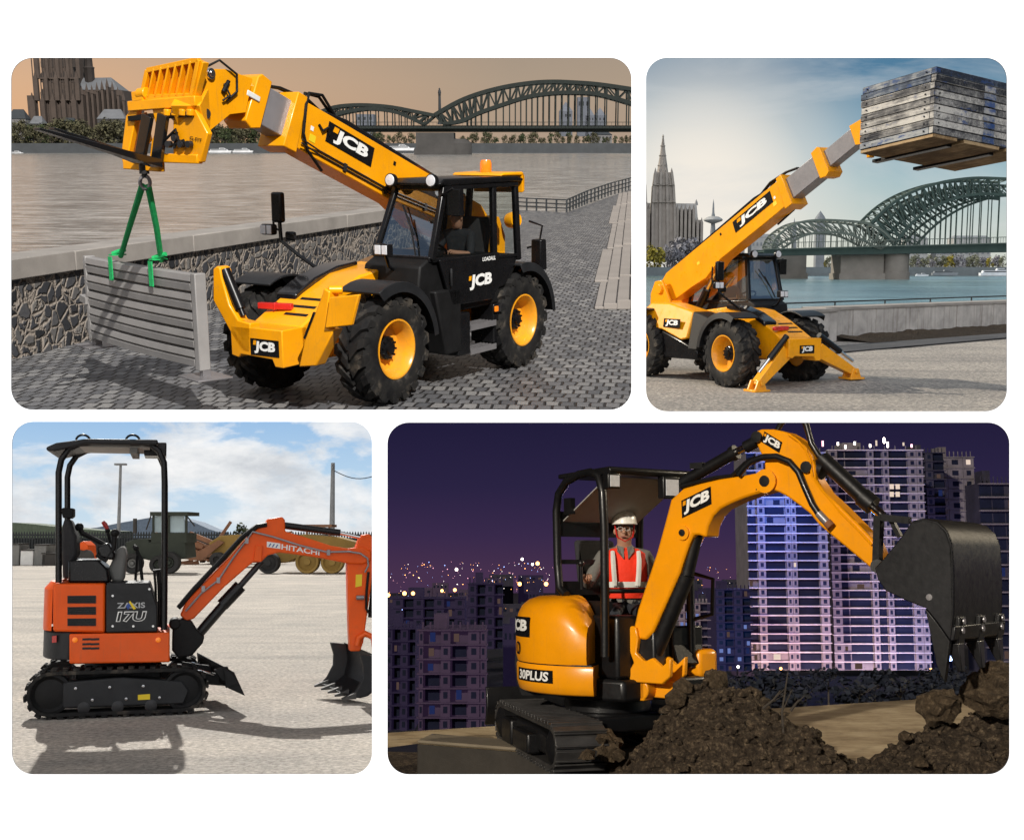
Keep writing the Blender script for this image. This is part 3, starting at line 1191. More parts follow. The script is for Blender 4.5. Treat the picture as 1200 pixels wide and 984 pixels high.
    # telescoping sections with their collars
    s1, s2, s3 = cfg['s1'], cfg['s2'], cfg['nose']
    b = MB()
    b.prism([B(L0 - .2, -.215, -.12), B(s1, -.215, -.12), B(s1, .20, -.12), B(L0 - .2, .20, -.12)], (0, .24, 0))
    b.mi = 1
    b.prism([B(s1 - .02, -.27, -.16), B(s1 - .05, .25, -.16), B(s2 - .05, .27, -.16), B(s2, .22, -.16), B(s2 + .05, -.27, -.16), B(s2 - .05, -.32, -.16)], (0, .32, 0))
    b.part('boom_section', [MAT['boom_steel'], Y], bm_, bevel=.012)
    b = MB()
    b.prism([B(s2 - .1, -.17, -.095), B(s3 + .15, -.17, -.095), B(s3 + .15, .15, -.095), B(s2 - .1, .15, -.095)], (0, .19, 0))
    b.mi = 1
    b.box(B(s2 + .02, .0, .165), (.2, .02, .06), Matrix.Rotation(-a, 3, 'Y'))
    b.part('boom_section', [MAT['boom_steel'], MAT['white_paint']], bm_, bevel=.01)
    b = MB()
    nose = [(0, .16), (.38, .10), (.68, -.03), (.66, -.50), (.42, -.56), (.2, -.3), (0, -.2)]
    for y in (-.17, .13):
        b.prism([B(s3 + s, n, y) for s, n in nose], (0, .04, 0))
    b.prism([B(s3 + s, n, -.13) for s, n in [(0, .15), (.36, .09), (.60, -.06), (.40, -.28), (.02, -.19)]], (0, .26, 0))
    b.mi = 1
    b.lathe([(.055, 0), (.055, .03), (.03, .035), (.03, .05), (0, .05)], B(s3 + .57, -.03, .17), (0, 1, 0), 18)
    b.lathe([(.05, 0), (.05, .03), (0, .035)], B(s3 + .52, -.42, .17), (0, 1, 0), 18)
    b.mi = 2
    b.tube([B(s3 + .55, .06, .1), B(s3 + .5, .14, .19), B(s3 + .25, .1, .2), B(s3 + .2, -.06, .2), B(s3 + .3, -.2, .19)], .013, 8)
    b.tube([B(s3 + .38, -.05, .19), B(s3 + .30, -.14, .22), B(s3 + .36, -.22, .2)], .012, 8)
    b.tube([B(s3 + .32, .0, .18), B(s3 + .38, -.14, .20)], .022, 8)
    b.part('boom_head', [Y, MAT['chrome'], MAT['black_matt']], bm_, bevel=.008)
    la = cfg.get('logo', (2.35, 3.2))
    hh = .23
    for sd in (1, -1):
        if sd > 0:
            logo(bm_, B(la[1], -.03, W + .001), -ex * (la[1] - la[0]), nz * hh, name='logo')
        else:
            logo(bm_, B(la[0], -.03, -W - .001), ex * (la[1] - la[0]), nz * hh, name='logo')
    return root, B


def rect_logo(parent, o, ex, ey, plain=False):
    return logo(parent, o, ex, ey, plain=plain)


def stabiliser_frame(root, rig, front_x=2.45):
    b = MB()
    pr = [(-.40, .60), (-.40, .93), (.36, .93), (.36, .52), (.24, .52), (.20, .60), (-.26, .62), (-.30, .58)]
    b.prism([(2.1, y, z) for y, z in pr], (front_x - 2.1, 0, 0))
    b.part('stabiliser_frame', MAT['yellow'], root, bevel=.012)
# ------------------------------------------------------------------ helpers for far things
def tree_meshes(seed, h, w, mat, n=420, leaf=.16, trunk=.12, low=.18):
    rnd = random.Random(seed)
    t = MB()
    t.tube([(0, 0, -.5), (.01 * h, 0, h * .3), (0, .01 * h, h * .62)], [trunk * w * .22, trunk * w * .16, trunk * w * .06], 8)
    for k in range(6):
        a = rnd.uniform(0, 2 * PI)
        z = h * rnd.uniform(.25, .5)
        t.tube([(0, 0, z), (math.cos(a) * w * .2, math.sin(a) * w * .2, z + h * .14), (math.cos(a) * w * .34, math.sin(a) * w * .34, z + h * .26)], [trunk * w * .09, trunk * w * .06, trunk * w * .02], 6)
    c = MB()
    lobes = []
    for k in range(11):
        a = rnd.uniform(0, 2 * PI)
        zz = rnd.uniform(low + .12, .86)
        rad = w * .33 * math.sin(PI * min(1, max(.1, (zz - low) / (1 - low)))) * rnd.uniform(.4, 1.1)
        lobes.append((V((math.cos(a) * rad, math.sin(a) * rad, zz * h)), w * rnd.uniform(.16, .27)))
    for i in range(n):
        p, r = rnd.choice(lobes)
        d = V((rnd.gauss(0, 1), rnd.gauss(0, 1), rnd.gauss(0, .8)))
        d = d.normalized() * r * rnd.uniform(.55, 1.08)
        q = p + d
        s_ = leaf * w * rnd.uniform(.35, 1.0) * .5
        nn = (d.normalized() + V((rnd.uniform(-.7, .7), rnd.uniform(-.7, .7), rnd.uniform(-.2, .9)))).normalized()
        a = nn.orthogonal().normalized()
        a.rotate(Matrix.Rotation(rnd.uniform(0, 6.3), 3, nn))
        b = nn.cross(a)
        k = rnd.uniform(.5, 1.0)
        c.face([q - a * s_, q - b * s_ * k + a * s_ * .2, q + a * s_, q + b * s_ * k])
    return t.mesh('trunk', MAT['bark']), c.mesh('crown', MAT[mat], smooth=False)


TREES = {}


def plant_tree(x, y, z, h, w, mat, label, group, seed=0, n=420, leaf=.16, low=.18):
    key = (mat, seed, n, leaf, low)
    if key not in TREES:
        TREES[key] = tree_meshes(seed, 1.0, .9, mat, n, leaf, low=low)
    t, c = TREES[key]
    r = thing('tree', label, 'tree', Matrix.Translation((x, y, z)) @ Matrix.Rotation(seed * 1.7 + x, 4, 'Z') @ Matrix.Diagonal((w, w, h, 1)), group)
    for nm, me in (('trunk', t), ('crown', c)):
        o = bpy.data.objects.new(nm, me)
        link(o)
        o.parent = r
    return r


def curve_pts(pts, n):
    """resample a polyline of pixels smoothly"""
    out = []
    m = len(pts) - 1
    for i in range(n + 1):
        t = i * m / n
        k = min(int(t), m - 1)
        f = t - k
        p0, p1, p2, p3 = pts[max(k - 1, 0)], pts[k], pts[k + 1], pts[min(k + 2, m)]
        out.append(tuple(.5 * ((2 * p1[j]) + (-p0[j] + p2[j]) * f + (2 * p0[j] - 5 * p1[j] + 4 * p2[j] - p3[j]) * f * f + (-p0[j] + 3 * p1[j] - 3 * p2[j] + p3[j]) * f ** 3) for j in (0, 1)))
    return out


def truss_arch(root, P, Y, depth, up, lo, deck_v, n, mat, t, hang=True, hmin=None):
    """one arch between two chords, in two planes, with webs, hangers and cross bracing between the planes"""
    U, L = curve_pts(up, n), curve_pts(lo, n)
    for j, dy in enumerate((0, depth)):
        b = MB()
        A = [P.at(u, v, Y) + V((0, dy, 0)) for u, v in U]
        C = [P.at(u, v, Y) + V((0, dy, 0)) for u, v in L]
        for Q in (A, C):
            for p, q in zip(Q, Q[1:]):
                b.bar(p, q, t * 1.3, t * 1.3, (0, 1, 0))
        for i in range(n + 1):
            b.bar(A[i], C[i], t * .7, t * .7, (0, 1, 0))
            if i < n:
                if i % 2:
                    b.bar(A[i], C[i + 1], t * .5, t * .5, (0, 1, 0))
                else:
                    b.bar(C[i], A[i + 1], t * .5, t * .5, (0, 1, 0))
        b.part('arch', MAT[mat], root, panel=True, smooth=False)
        if hang:
            for i in range(n + 1):
                z = P.at(L[i][0], deck_v, Y).z
                if C[i].z - z > t * 2:
                    b = MB()
                    b.bar(C[i], (C[i].x, C[i].y, z), t * .42, t * .42, (0, 1, 0))
                    b.part('hanger', MAT[mat], root, panel=True, smooth=False)
    b = MB()
    for i in range(0, n, 1):
        a, c = P.at(*U[i], Y), P.at(*U[i + 1], Y)
        b.bar(a, a + V((0, depth, 0)), t * .5, t * .5)
        b.bar(a, c + V((0, depth, 0)), t * .35, t * .35)
    b.part('cross_bracing', MAT[mat], root, panel=True, smooth=False)


def cruise_boat(P, u0, u1, v0, Y, label, group=None, mat='boat_white'):
    a, c = P.at(u0, v0, Y), P.at(u1, v0, Y)
    L = (c - a).x
    r = thing('river_boat', label, 'boat', Matrix.Translation(((a.x + c.x) / 2, Y, a.z)), group)
    h = L * .13
    w = L * .16
    b = MB()
    b.prism([(-L / 2, -w / 2, -.3), (L * .46, -w / 2, -.3), (L / 2, -w / 2, h * .55), (-L / 2, -w / 2, h * .5)], (0, w, 0))
    b.part('hull', MAT[mat], r)
    b = MB()
    b.prism([(-L * .44, -w * .42, h * .5), (L * .34, -w * .42, h * .5), (L * .27, -w * .42, h * 1.0), (-L * .42, -w * .42, h * 1.0)], (0, w * .84, 0))
    b.prism([(-L * .05, -w * .36, h), (L * .22, -w * .36, h), (L * .16, -w * .36, h * 1.45), (-L * .03, -w * .36, h * 1.45)], (0, w * .72, 0))
    b.part('cabin', MAT[mat], r)
    b = MB()
    b.box((-L * .06, -w * .425, h * .76), (L * .68, .2, h * .22))
    b.box((L * .09, -w * .365, h * 1.22), (L * .2, .2, h * .2))
    b.part('window_band', MAT['far_dark'], r)
    b = MB()
    b.bar((L * .0, 0, h * 1.4), (L * .0, 0, h * 2.1), L * .008, L * .008)
    b.part('mast', MAT['far_dark'], r)
    return r


def ribbed_wall(b, P, u0, u1, v0, v1, Y, step, w, proud):
    """buttress ribs across a far facade"""
    u = u0
    while u <= u1 + .01:
        p, q = P.at(u, v0, Y), P.at(u, v1, Y)
        b.box(((p.x + q.x) / 2, Y - proud / 2, (p.z + q.z) / 2), (w, proud, abs(q.z - p.z)))
        u += step


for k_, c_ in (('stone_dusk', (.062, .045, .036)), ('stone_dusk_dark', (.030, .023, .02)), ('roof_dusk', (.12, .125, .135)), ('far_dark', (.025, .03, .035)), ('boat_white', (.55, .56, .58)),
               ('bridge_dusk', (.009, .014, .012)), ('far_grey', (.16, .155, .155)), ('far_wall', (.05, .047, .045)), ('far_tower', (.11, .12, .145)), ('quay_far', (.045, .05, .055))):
    simple(k_, c_, .85, var=.25, scale=.15)  # the far tower grey has haze mixed into it
water('water_dusk', (.25, .24, .225), .16, .8, 1.25, .55, .3, .9)

TL = Place('quay_at_dusk', 173, 2.84)
use(TL)
za = zoom(0, 60, 3.158)
zb = zoom(370, 60, 3.158)
zc = zoom(0, 270, 3.158)
zd = zoom(370, 180, 3.281)
ze = zoom(245, 220, 4.475)


def tl_sky(n, d, xyz):
    el = n.math('MULTIPLY', xyz[2], 1.0)
    az = n.math('MULTIPLY_ADD', xyz[0], 1.0, .42)       # left is warmer
    warm = n.ramp(el, [(0, (.86, .47, .23)), (.05, (.80, .49, .29)), (.12, (.60, .44, .33)), (.35, (.42, .38, .36)), (.8, (.30, .31, .34))])
    grey = n.ramp(el, [(0, (.46, .34, .25)), (.05, (.45, .35, .26)), (.12, (.36, .30, .245)), (.35, (.33, .30, .28)), (.8, (.26, .27, .30))])
    c = n.mix(n.ramp(az, [(0, 0), (.42, 1)]), warm, grey)
    return c, .92


dome(sky_dome_mat('dusk_sky', tl_sky), 2600, -100, 6.02, -1.0, 85)

# ground: cobbled quay, stone terrace steps to the right, river
WA, WD = V((-6.83, 16.3, 0)), V((.28, 1, 0))


def wall_pt(y, off=0.0, z=0.0):
    n = V((1, -.28, 0)).normalized()
    p = WA + WD * (y - WA.y)
    return V((p.x, p.y, z)) + n * off


g = TL.ground
b = MB()
poly = [g(-260, 486), g(747.5, 486), g(747.5, 213), g(742, 221), g(664, 249), g(606, 246), wall_pt(36, -.4), wall_pt(11, -.4)]
b.face([V((p.x, p.y, 0)) for p in poly])
b.solo('cobbled_ground', MAT['cobbles'], kind='structure')
b = MB()
zw = -1.2
b.face([TL.ground(-2500, 470, zw), TL.ground(60, 470, zw), TL.ground(560, 330, zw), TL.ground(746, 330, zw), TL.ground(746.5, 179.2, zw), V((-900, 905, zw))])
b.solo('river_water', MAT['water_dusk'], kind='structure')
# terrace: long shallow slabs whose ends step back one behind the other
b = MB()
for i in range(4):
    bu, tu = (692 + 15.5 * i, 724 + 6 * i)
    bu2, tu2 = (692 + 15.5 * (i + 1) if i < 3 else 747.5, 724 + 6 * (i + 1) if i < 3 else 747.5)
    z = .05 + .06 * i
    for j in range(5):                   # each strip in long slabs with open joints, the ends stepping back
        s0, s1 = j / 5 + .006, (j + 1) / 5 - .006
        jag = (5, -3, 4, -4, 3)[j] if i == 0 else 0
        def gp(a, c, t):
            # even steps along the ground, not along the picture
            P0, P1 = TL.ground(a, 363), TL.ground(c, 227)
            return P0.lerp(P1, t ** 1.6)
        q = [gp(bu + jag, tu + jag * .4, s0), gp(bu2, tu2, s0), gp(bu2, tu2, s1), gp(bu + jag, tu + jag * .4, s1)]
        b.prism([V((p.x, p.y, .004)) for p in q], (0, 0, z))
b.solo('terrace_paving', MAT['paving_slab'], kind='structure', bevel=.01)

# rubble wall with its concrete coping
w = thing('quay_wall', 'low rubble stone wall topped with a smooth concrete coping along the river', 'wall', Matrix.Translation(wall_pt(16)))
b = MB()
b.prism([wall_pt(11), wall_pt(36), wall_pt(36, -.45), wall_pt(11, -.45)], (0, 0, 1.08))
b.part('stonework', MAT['rubble_stone'], w, panel=True)
ys = [11, 14.4, 17.6, 20.8, 24.0, 27.2, 30.4, 33.6, 36]
b = MB()
for a_, c_ in zip(ys, ys[1:]):
    b.prism([wall_pt(a_ + .006, .08, 1.081), wall_pt(c_ - .006, .08, 1.081), wall_pt(c_ - .006, -.62, 1.081), wall_pt(a_ + .006, -.62, 1.081)], (0, 0, .285))
b.part('coping', MAT['concrete'], w, bevel=.015, panel=True)

# railing
rl = thing('railing', 'thin dark metal railing at the far edge of the cobbled quay', 'railing', Matrix.Translation(g(664, 249)))
path = [g(606, 246), g(664, 249), g(688, 239), g(716, 229), g(744, 221)]
path = [V((p.x, p.y, 0)) for p in path]
hs = [.55, .55, .66, .74, .82]
b = MB()
for p, q, h0, h1 in zip(path, path[1:], hs, hs[1:]):
    for f in (1.0, .66, .33):
        b.bar(p + V((0, 0, h0 * f)), q + V((0, 0, h1 * f)), .05, .05)
b.part('rail', MAT['far_dark'], rl, panel=True)
for (p, q, h0, h1, n_) in zip(path, path[1:], hs, hs[1:], (5, 7, 7, 7)):
    for k in range(n_):
        t = k / n_
        r_ = p.lerp(q, t)
        b = MB()
        b.bar(r_, r_ + V((0, 0, h0 + (h1 - h0) * t + .03)), .08, .08)
        b.part('post', MAT['far_dark'], rl, panel=True)

# ------------------------------------------------------------------ telehandler with raised fork carriage
rigA = Rig(TL, -1.4525, 14.9916, math.radians(238.23))
teleA, BA = telehandler(rigA, 'yellow telehandler on cobbles, stabiliser legs folded up, green sling hanging from its boom', dict(angle=math.radians(20.3), outer=3.98, s1=4.42, s2=4.58, nose=4.66, logo=(2.55, 3.4), screen='cab_glass_dark'))
stabiliser_frame(teleA, rigA, 2.5)
logo(teleA, (2.502, -.10, .635), (0, .41, 0), (0, 0, .18))


def pxA(pts, x=None, y=None):
    return [rigA.pt(u, v, x=x, y=y) for u, v in pts]


for nm, px, ext in (('stabiliser_leg', [ze(20, 425), ze(38, 412), ze(56, 418), ze(64, 470), ze(104, 615), ze(152, 695), ze(215, 712), ze(215, 868), ze(165, 855), ze(20, 590)], -.16),
                    ('stabiliser_leg', [ze(592, 560), ze(600, 525), ze(632, 545), ze(610, 740), ze(655, 745), ze(560, 935), ze(470, 940), ze(500, 800)], -.16)):
    b = MB()
    q = pxA(px, x=2.5)
    b.prism(q, (ext, 0, 0))
    lg = b.part(nm, MAT['yellow'], teleA, bevel=.014)
    b = MB()
    if q[0].y < 0:
        p0, p1 = pxA([ze(82, 430)], x=2.42)[0], pxA([ze(180, 672)], x=2.42)[0]
        b.cyl(p0, p0.lerp(p1, .85), .06, seg=16)
        b.cyl(p0.lerp(p1, .8), p1, .035, seg=12)
        b.part('ram', MAT['black'], lg)
        b = MB()
        q2 = pxA([ze(70, 425), ze(90, 410), ze(105, 425), ze(150, 620), ze(120, 620)], x=2.36)
        b.prism(q2, (-.03, 0, 0))
        b.part('rear_plate', MAT['yellow'], lg, bevel=.006)
    else:
        p0, p1 = pxA([ze(560, 660)], x=2.44)[0], pxA([ze(510, 790)], x=2.44)[0]
        b.cyl(p0, p1, .035, seg=12)
        b.part('ram', MAT['black'], lg)
        b = MB()
        q2 = pxA([ze(630, 575), ze(785, 560), ze(745, 722), ze(606, 738)], x=2.54)
        b.prism(q2, (-.05, 0, 0))
        b.prism([p + V((-.05, 0, 0)) for p in pxA([ze(628, 590), ze(650, 590), ze(640, 700), ze(615, 730)], x=2.54)], (-.22, 0, 0))
        b.cyl(rigA.pt(*ze(625, 535), x=2.46), rigA.pt(*ze(700, 535), x=2.36), .045, seg=14)
        b.part('foot_pad', MAT['yellow'], lg, bevel=.012)

# fork carriage on the boom head
CX = 3.40
cr = pxA


def bars(b, segs, w, h, x=CX):
    for p, q in segs:
        a_, c_ = rigA.pt(*za(*p), x=x), rigA.pt(*za(*q), x=x)
        b.bar(a_, c_, w, h, (1, 0, 0))


b = MB()
bars(b, [((485, 205), (735, 185)), ((500, 170), (540, 165))], .10, .10)
bars(b, [((465, 420), (600, 430)), ((590, 395), (740, 400))], .09, .08)
for px in ([(490, 205), (510, 205), (470, 400), (500, 440), (455, 425), (447, 385), (465, 240)],
           [(560, 205), (612, 200), (612, 240), (590, 260), (590, 430), (548, 440), (560, 330), (580, 290)],
           [(640, 255), (716, 205), (768, 305), (742, 412), (690, 408), (640, 380)]):
    b.prism(cr([za(*p) for p in px], x=CX + .02), (-.07, 0, 0))
b.prism(cr([za(*p) for p in [(488, 240), (540, 225), (560, 330), (520, 385), (465, 400)]], x=CX - .12), (-.02, 0, 0))
for k in range(4):
    x0 = 620 + 28 * k
    b.cyl(rigA.pt(*za(x0, 215), x=CX + .05), rigA.pt(*za(x0, 240), x=CX + .05), .04, seg=10)
b.cyl(rigA.pt(*za(515, 160), x=CX), rigA.pt(*za(545, 155), x=CX), .06, seg=14)
b.bar(rigA.pt(*za(700, 250), x=CX), BA(5.15, -.28), .30, .30)
cg = b.part('fork_carriage', MAT['yellow'], teleA, bevel=.01)
b = MB()
TLc, TRc, BRc, BLc = (548, 72), (738, 32), (712, 165), (527, 172)
for p, q in ((TLc, TRc), (BLc, BRc), (TLc, BLc), (TRc, BRc)):
    bars(b, [(p, q)], .05, .05)
for k in range(1, 7):
    t = k / 7
    bars(b, [((TLc[0] + (TRc[0] - TLc[0]) * t, TLc[1] + (TRc[1] - TLc[1]) * t), (BLc[0] + (BRc[0] - BLc[0]) * t, BLc[1] + (BRc[1] - BLc[1]) * t))], .022, .06)
b.prism(cr([za(*p) for p in (TLc, TRc, (735, 48), (545, 90))], x=CX - .03), (-.06, 0, 0))
b.prism(cr([za(*p) for p in (TLc, TRc, BRc, BLc)], x=CX - .045), (-.012, 0, 0))
b.part('load_guard', MAT['yellow'], cg, bevel=.006)
b = MB()
b.prism(cr([za(*p) for p in [(722, 30), (752, 42), (722, 165), (712, 168)]], x=CX), (-.08, 0, 0))
b.part('guard_side', MAT['yellow'], cg, bevel=.006)
b = MB()
for ys_ in ([(610, 330), (650, 290), (660, 330), (690, 340)], [(620, 350), (650, 345), (680, 330)], [(640, 310), (655, 300), (645, 360)]):
    b.tube([rigA.pt(*za(*p), x=CX + .06) for p in ys_], .014, 8)
b.part('hose', MAT['black_matt'], cg)
b = MB()
for p in ((632, 345), (678, 345), (707, 345), (655, 322)):
    c0 = rigA.pt(*za(*p), x=CX + .04)
    b.cyl(c0, c0 + V((.05, 0, 0)), .035, seg=12)
b.part('coupling', MAT['dark_metal'], cg)
b = MB()
o_ = rigA.pt(*za(703, 327), x=CX + .026)
lettering(b, 'G-FIT', o_, rigA.pt(*za(748, 338), x=CX + .026) - o_, rigA.pt(*za(703, 314), x=CX + .026) - o_, .004, .02)
b.part('lettering', MAT['black'], cg, smooth=False)
b = MB()
bars(b, [((480, 250), (565, 240)), ((600, 242), (715, 232))], .05, .05, CX + .03)
b.part('fork_bar', MAT['black_matt'], cg)
for top, heel, tip, yy in (((548, 238), (520, 388), (190, 282), None), ((605, 235), (582, 400), (135, 283), None)):
    T_, H_ = rigA.pt(*za(*top), x=CX + .08), rigA.pt(*za(*heel), x=CX + .08)
    E_ = rigA.pt(*za(*tip), y=H_.y)
    b = MB()
    H2 = H_ + (E_ - H_).normalized() * .06 + V((0, 0, -.03))
    b.bar(T_, H_, .13, .05, (1, 0, 0))
    wv = V((0, .075, 0))
    th = V((0, 0, -.085))
    b.prism([H_ - wv, H_ + wv, E_ + wv * .6, E_ - wv * .6], th, top=[H_ - wv + th, H_ + wv + th, E_ + wv * .6 + th * .25, E_ - wv * .6 + th * .25])
    b.part('fork', MAT['black_gloss'], cg, bevel=.006)

# driver
tele_driver(teleA, rigA, 'person in a dark shirt driving the telehandler on the cobbles, seen through the door window', .57, -.58)

# ------------------------------------------------------------------ hanging barrier, sling and shackle
zb_ = .55
p_l, p_r = TL.ground(112, 397, zb_), TL.ground(243, 434, zb_)
along = (p_r - p_l)
W_ = along.length
ax = along.normalized()
nn = V((ax.y, -ax.x, 0))
if nn.y > 0:
    nn = -nn
Mbar = Matrix((ax, nn, V((0, 0, 1)))).transposed().to_4x4()
Mbar.translation = p_l
H_ = 1.02
br = thing('steel_barrier', 'grey corrugated steel barrier panel hanging just above the cobbles from a green sling', 'barrier', Mbar)
b = MB()
for k in range(5):
    z0, z1 = .015 + k * .2, .015 + (k + 1) * .2 - .003
    pr = [(0, z0), (.0, z0 + .008), (.075, z0 + .018), (.085, z0 + .09), (.045, z0 + .098), (.045, z0 + .112), (.085, z0 + .12), (.075, z1 - .014), (.0, z1 - .005), (.0, z1)]
    rings = []
    for i in range(17):
        t = i / 16
        bow = math.sin(PI * t)
        sag = -.012 * bow * (1.15 - .22 * k)
        rings.append([V((t * (W_ - .12), y + .02 * bow, z + sag)) for y, z in pr] + [V((t * (W_ - .12), -.012 + .02 * bow, z1 + sag)), V((t * (W_ - .12), -.012 + .02 * bow, z0 + sag))])
    b.rings(rings)
b.part('corrugated_rail', MAT['barrier_grey'], br)
for x in (W_ - .05, .04):
    b = MB()
    b.box((x, .02, H_ / 2), (.10 if x > 1 else .07, .13, H_))
    b.part('post', MAT['barrier_grey'], br, bevel=.01)
    b = MB()
    b.box((x, .0, -.03), (.09, .09, .08))
    b.box((x, .0, -.075), (.46, .40, .02))
    b.part('foot_plate', MAT['grey_metal'], br, bevel=.005)
b = MB()
b.bar((-.16, .05, .50), (.06, .07, .48), .09, .08)
b.part('rail_end', MAT['barrier_grey'], br)
hook = rigA.L @ rigA.pt(*za(533, 432), x=CX + .02)
inv = Mbar.inverted()


def on_panel(X, Y):
    p = TL.plane(*zc(X, Y), p_l, nn)
    return p


a1, a2 = on_panel(447, 95), on_panel(597, 112)
low = hook + V((0, 0, -.21))
sg = thing('lifting_sling', 'bright green webbing sling looped through the hook above the grey barrier', 'sling', Matrix.Translation(low))
b = MB()
for e, o_ in ((a1, -.03), (a2, .03)):
    m = low.lerp(e, .5) + V((0, 0, -.02))
    b.tube([low + V((o_, 0, .03)), m + V((o_, 0, 0)), e], [.035, .032, .030], 8)
b.part('strap', MAT['green_webbing'], sg, panel=True)
for e, drop in ((a1, .27), (a2, .27)):
    b = MB()
    c0 = e - nn * .0
    u_ = ax * .045
    f = nn * .125
    k_ = -nn * .05
    b.prism([c0 - u_ + f, c0 + u_ + f, c0 + u_ + f - V((0, 0, drop)), c0 - u_ + f - V((0, 0, drop))], nn * .012)
    b.prism([c0 - u_ + f + V((0, 0, .012)), c0 + u_ + f + V((0, 0, .012)), c0 + u_ + k_ + V((0, 0, .012)), c0 - u_ + k_ + V((0, 0, .012))], (0, 0, .012))
    b.tube([c0 + f * .8 + V((0, 0, .03)), c0 + f * .3 + V((0, 0, .06)) + ax * .05, c0 + V((0, 0, .08)) + ax * .12], .025, 8)
    b.part('loop', MAT['green_webbing'], sg, panel=True)
sh = thing('lifting_shackle', 'small steel hook and shackle between the fork carriage and the green sling', 'hook', Matrix.Translation(hook))
b = MB()
b.cyl((0, 0, .06), (0, 0, -.06), .05, seg=14)
b.tube([(0, 0, -.05), (.0, 0, -.09)], .03, 8)
b.part('swivel', MAT['dark_metal'], sh)
b = MB()
b.tube([V((math.sin(a_ * PI / 9) * .05, 0, -.145 + math.cos(a_ * PI / 9) * .065)) for a_ in range(18)], .02, 8)
b.part('hook_ring', MAT['grey_metal'], sh)

# ------------------------------------------------------------------ far bank
b = MB()
zbk = TL.at(0, 168, 905).z
b.prism([V((-760, 900, -1.4)), V((-20, 900, -1.4)), V((97.5, 900, -1.4)), V((97.5, 900, zbk)), V((-760, 900, zbk))], (0, 8, 0))
b.face([V((-800, 908, zbk)), V((98.2, 908, zbk)), V((160, 1500, zbk)), V((-1300, 1500, zbk))])
b.solo('far_embankment', MAT['quay_far'], kind='structure')
rnd = random.Random(4)
i = 0
for (u0, u1, n_, vt0, vt1) in ((8, 150, 24, 136, 150), (236, 300, 13, 138, 150), (405, 486, 12, 152, 160), (530, 742, 34, 153, 161)):
    for k in range(n_):
        u = u0 + (u1 - u0) * (k + rnd.uniform(.1, .9)) / n_
        Y = rnd.uniform(915, 960)
        top, bot = TL.at(u, rnd.uniform(vt0, vt1), Y), TL.at(u, 171, Y)
        hgt = top.z - zbk
        plant_tree(top.x, Y, zbk - 2, hgt + 2, hgt * rnd.uniform(.85, 1.25), 'leaf_olive' if rnd.random() < .8 else 'leaf_dark', 'olive green tree on the far river bank at dusk', 'trees along the far bank at dusk', seed=i % 4, n=520, leaf=.15, low=.0)
        i += 1
rnd = random.Random(9)
fi = 0
for (u, v0, v1, wpx, lab) in ((19, 128, 142, 22, 'low dark house with hipped roof at the left end of the far bank'), (42, 136, 150, 16, 'small pale house beside the foot of the cathedral'), (80, 138, 150, 16, 'pale gabled house in front of the cathedral trees'),
                       (268, 150, 168, 20, 'grey house behind the moored white boats'), (705, 154, 172, 24, 'pale columned building under the bridge deck'), (130, 128, 146, 34, 'long low grey roofed hall right of the cathedral')):
    Y = 965 + fi * 6
    a_, c_ = TL.at(u - wpx / 2, v0, Y), TL.at(u + wpx / 2, v1, Y)
    h = thing('far_house', lab, 'house', Matrix.Translation(((a_.x + c_.x) / 2, Y, zbk)))
    wd = c_.x - a_.x
    ht = a_.z - zbk
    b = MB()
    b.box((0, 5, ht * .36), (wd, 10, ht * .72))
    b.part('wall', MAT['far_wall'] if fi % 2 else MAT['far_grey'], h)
    b = MB()
    b.prism([(-wd / 2 - .4, -.5, ht * .72), (wd / 2 + .4, -.5, ht * .72), (wd * .3, 5, ht), (-wd * .3, 5, ht)], (0, 0, .0), top=[(-wd / 2 - .4, 10.5, ht * .72), (wd / 2 + .4, 10.5, ht * .72), (wd * .3, 5.2, ht), (-wd * .3, 5.2, ht)])
    b.part('roof', MAT['roof_dusk'] if fi % 2 else MAT['far_dark'], h)
    for k in range(max(3, int(wpx / 4))):
        b = MB()
        x = -wd / 2 + wd * (k + .5) / max(3, int(wpx / 4))
        b.box((x, -.03, ht * .5), (wd / 14, .1, ht * .16))
        b.part('window', MAT['far_dark'], h)
    fi += 1

# cathedral
Y = 1000
cat = thing('cathedral', 'dark gothic cathedral with a massive tower on the far bank at dusk', 'cathedral', Matrix.Translation((TL.at(80, 140, Y).x, Y, zbk)))
b = MB()
a_, c_ = TL.at(45, 40, Y), TL.at(93, 176, Y)
b.box2((a_.x, Y, c_.z), (c_.x, Y + 40, a_.z))
for (u, w_) in ((45, 4), (57, 3.2), (69, 4), (81, 3.2), (93, 4)):
    for (v0, v1, pr) in ((176, 118, 5), (118, 92, 3.4), (92, 40, 2.2)):
        p, q = TL.at(u, v0, Y), TL.at(u, v1, Y)
        b.box((p.x, Y - pr / 2, (p.z + q.z) / 2), (w_ * (pr / 5 * .5 + .5), pr, q.z - p.z))
        b.prism([(p.x - 1.4, Y - pr, q.z), (p.x + 1.4, Y - pr, q.z), (p.x, Y - pr + .5, q.z + 6)], (0, 1.5, 0))
for v in (118, 92, 66):
    p, q = TL.at(45, v, Y), TL.at(93, v, Y)
    b.box(((p.x + q.x) / 2, Y - .8, p.z), (q.x - p.x, 1.6, 1.2))
for i in range(17):
    u = 46 + i * 2.9
    p, q = TL.at(u, 176, Y), TL.at(u, 60, Y)
    b.box((p.x, Y - .5, (p.z + q.z) / 2), (.55, 1.0, q.z - p.z))
for u in (40.5, 98):
    p = TL.at(u, 176, Y)
    q = TL.at(u, 112, Y)
    b.box((p.x, Y + 4, (p.z + q.z) / 2), (5, 8, q.z - p.z))
b.part('tower', MAT['stone_dusk'], cat, panel=True)
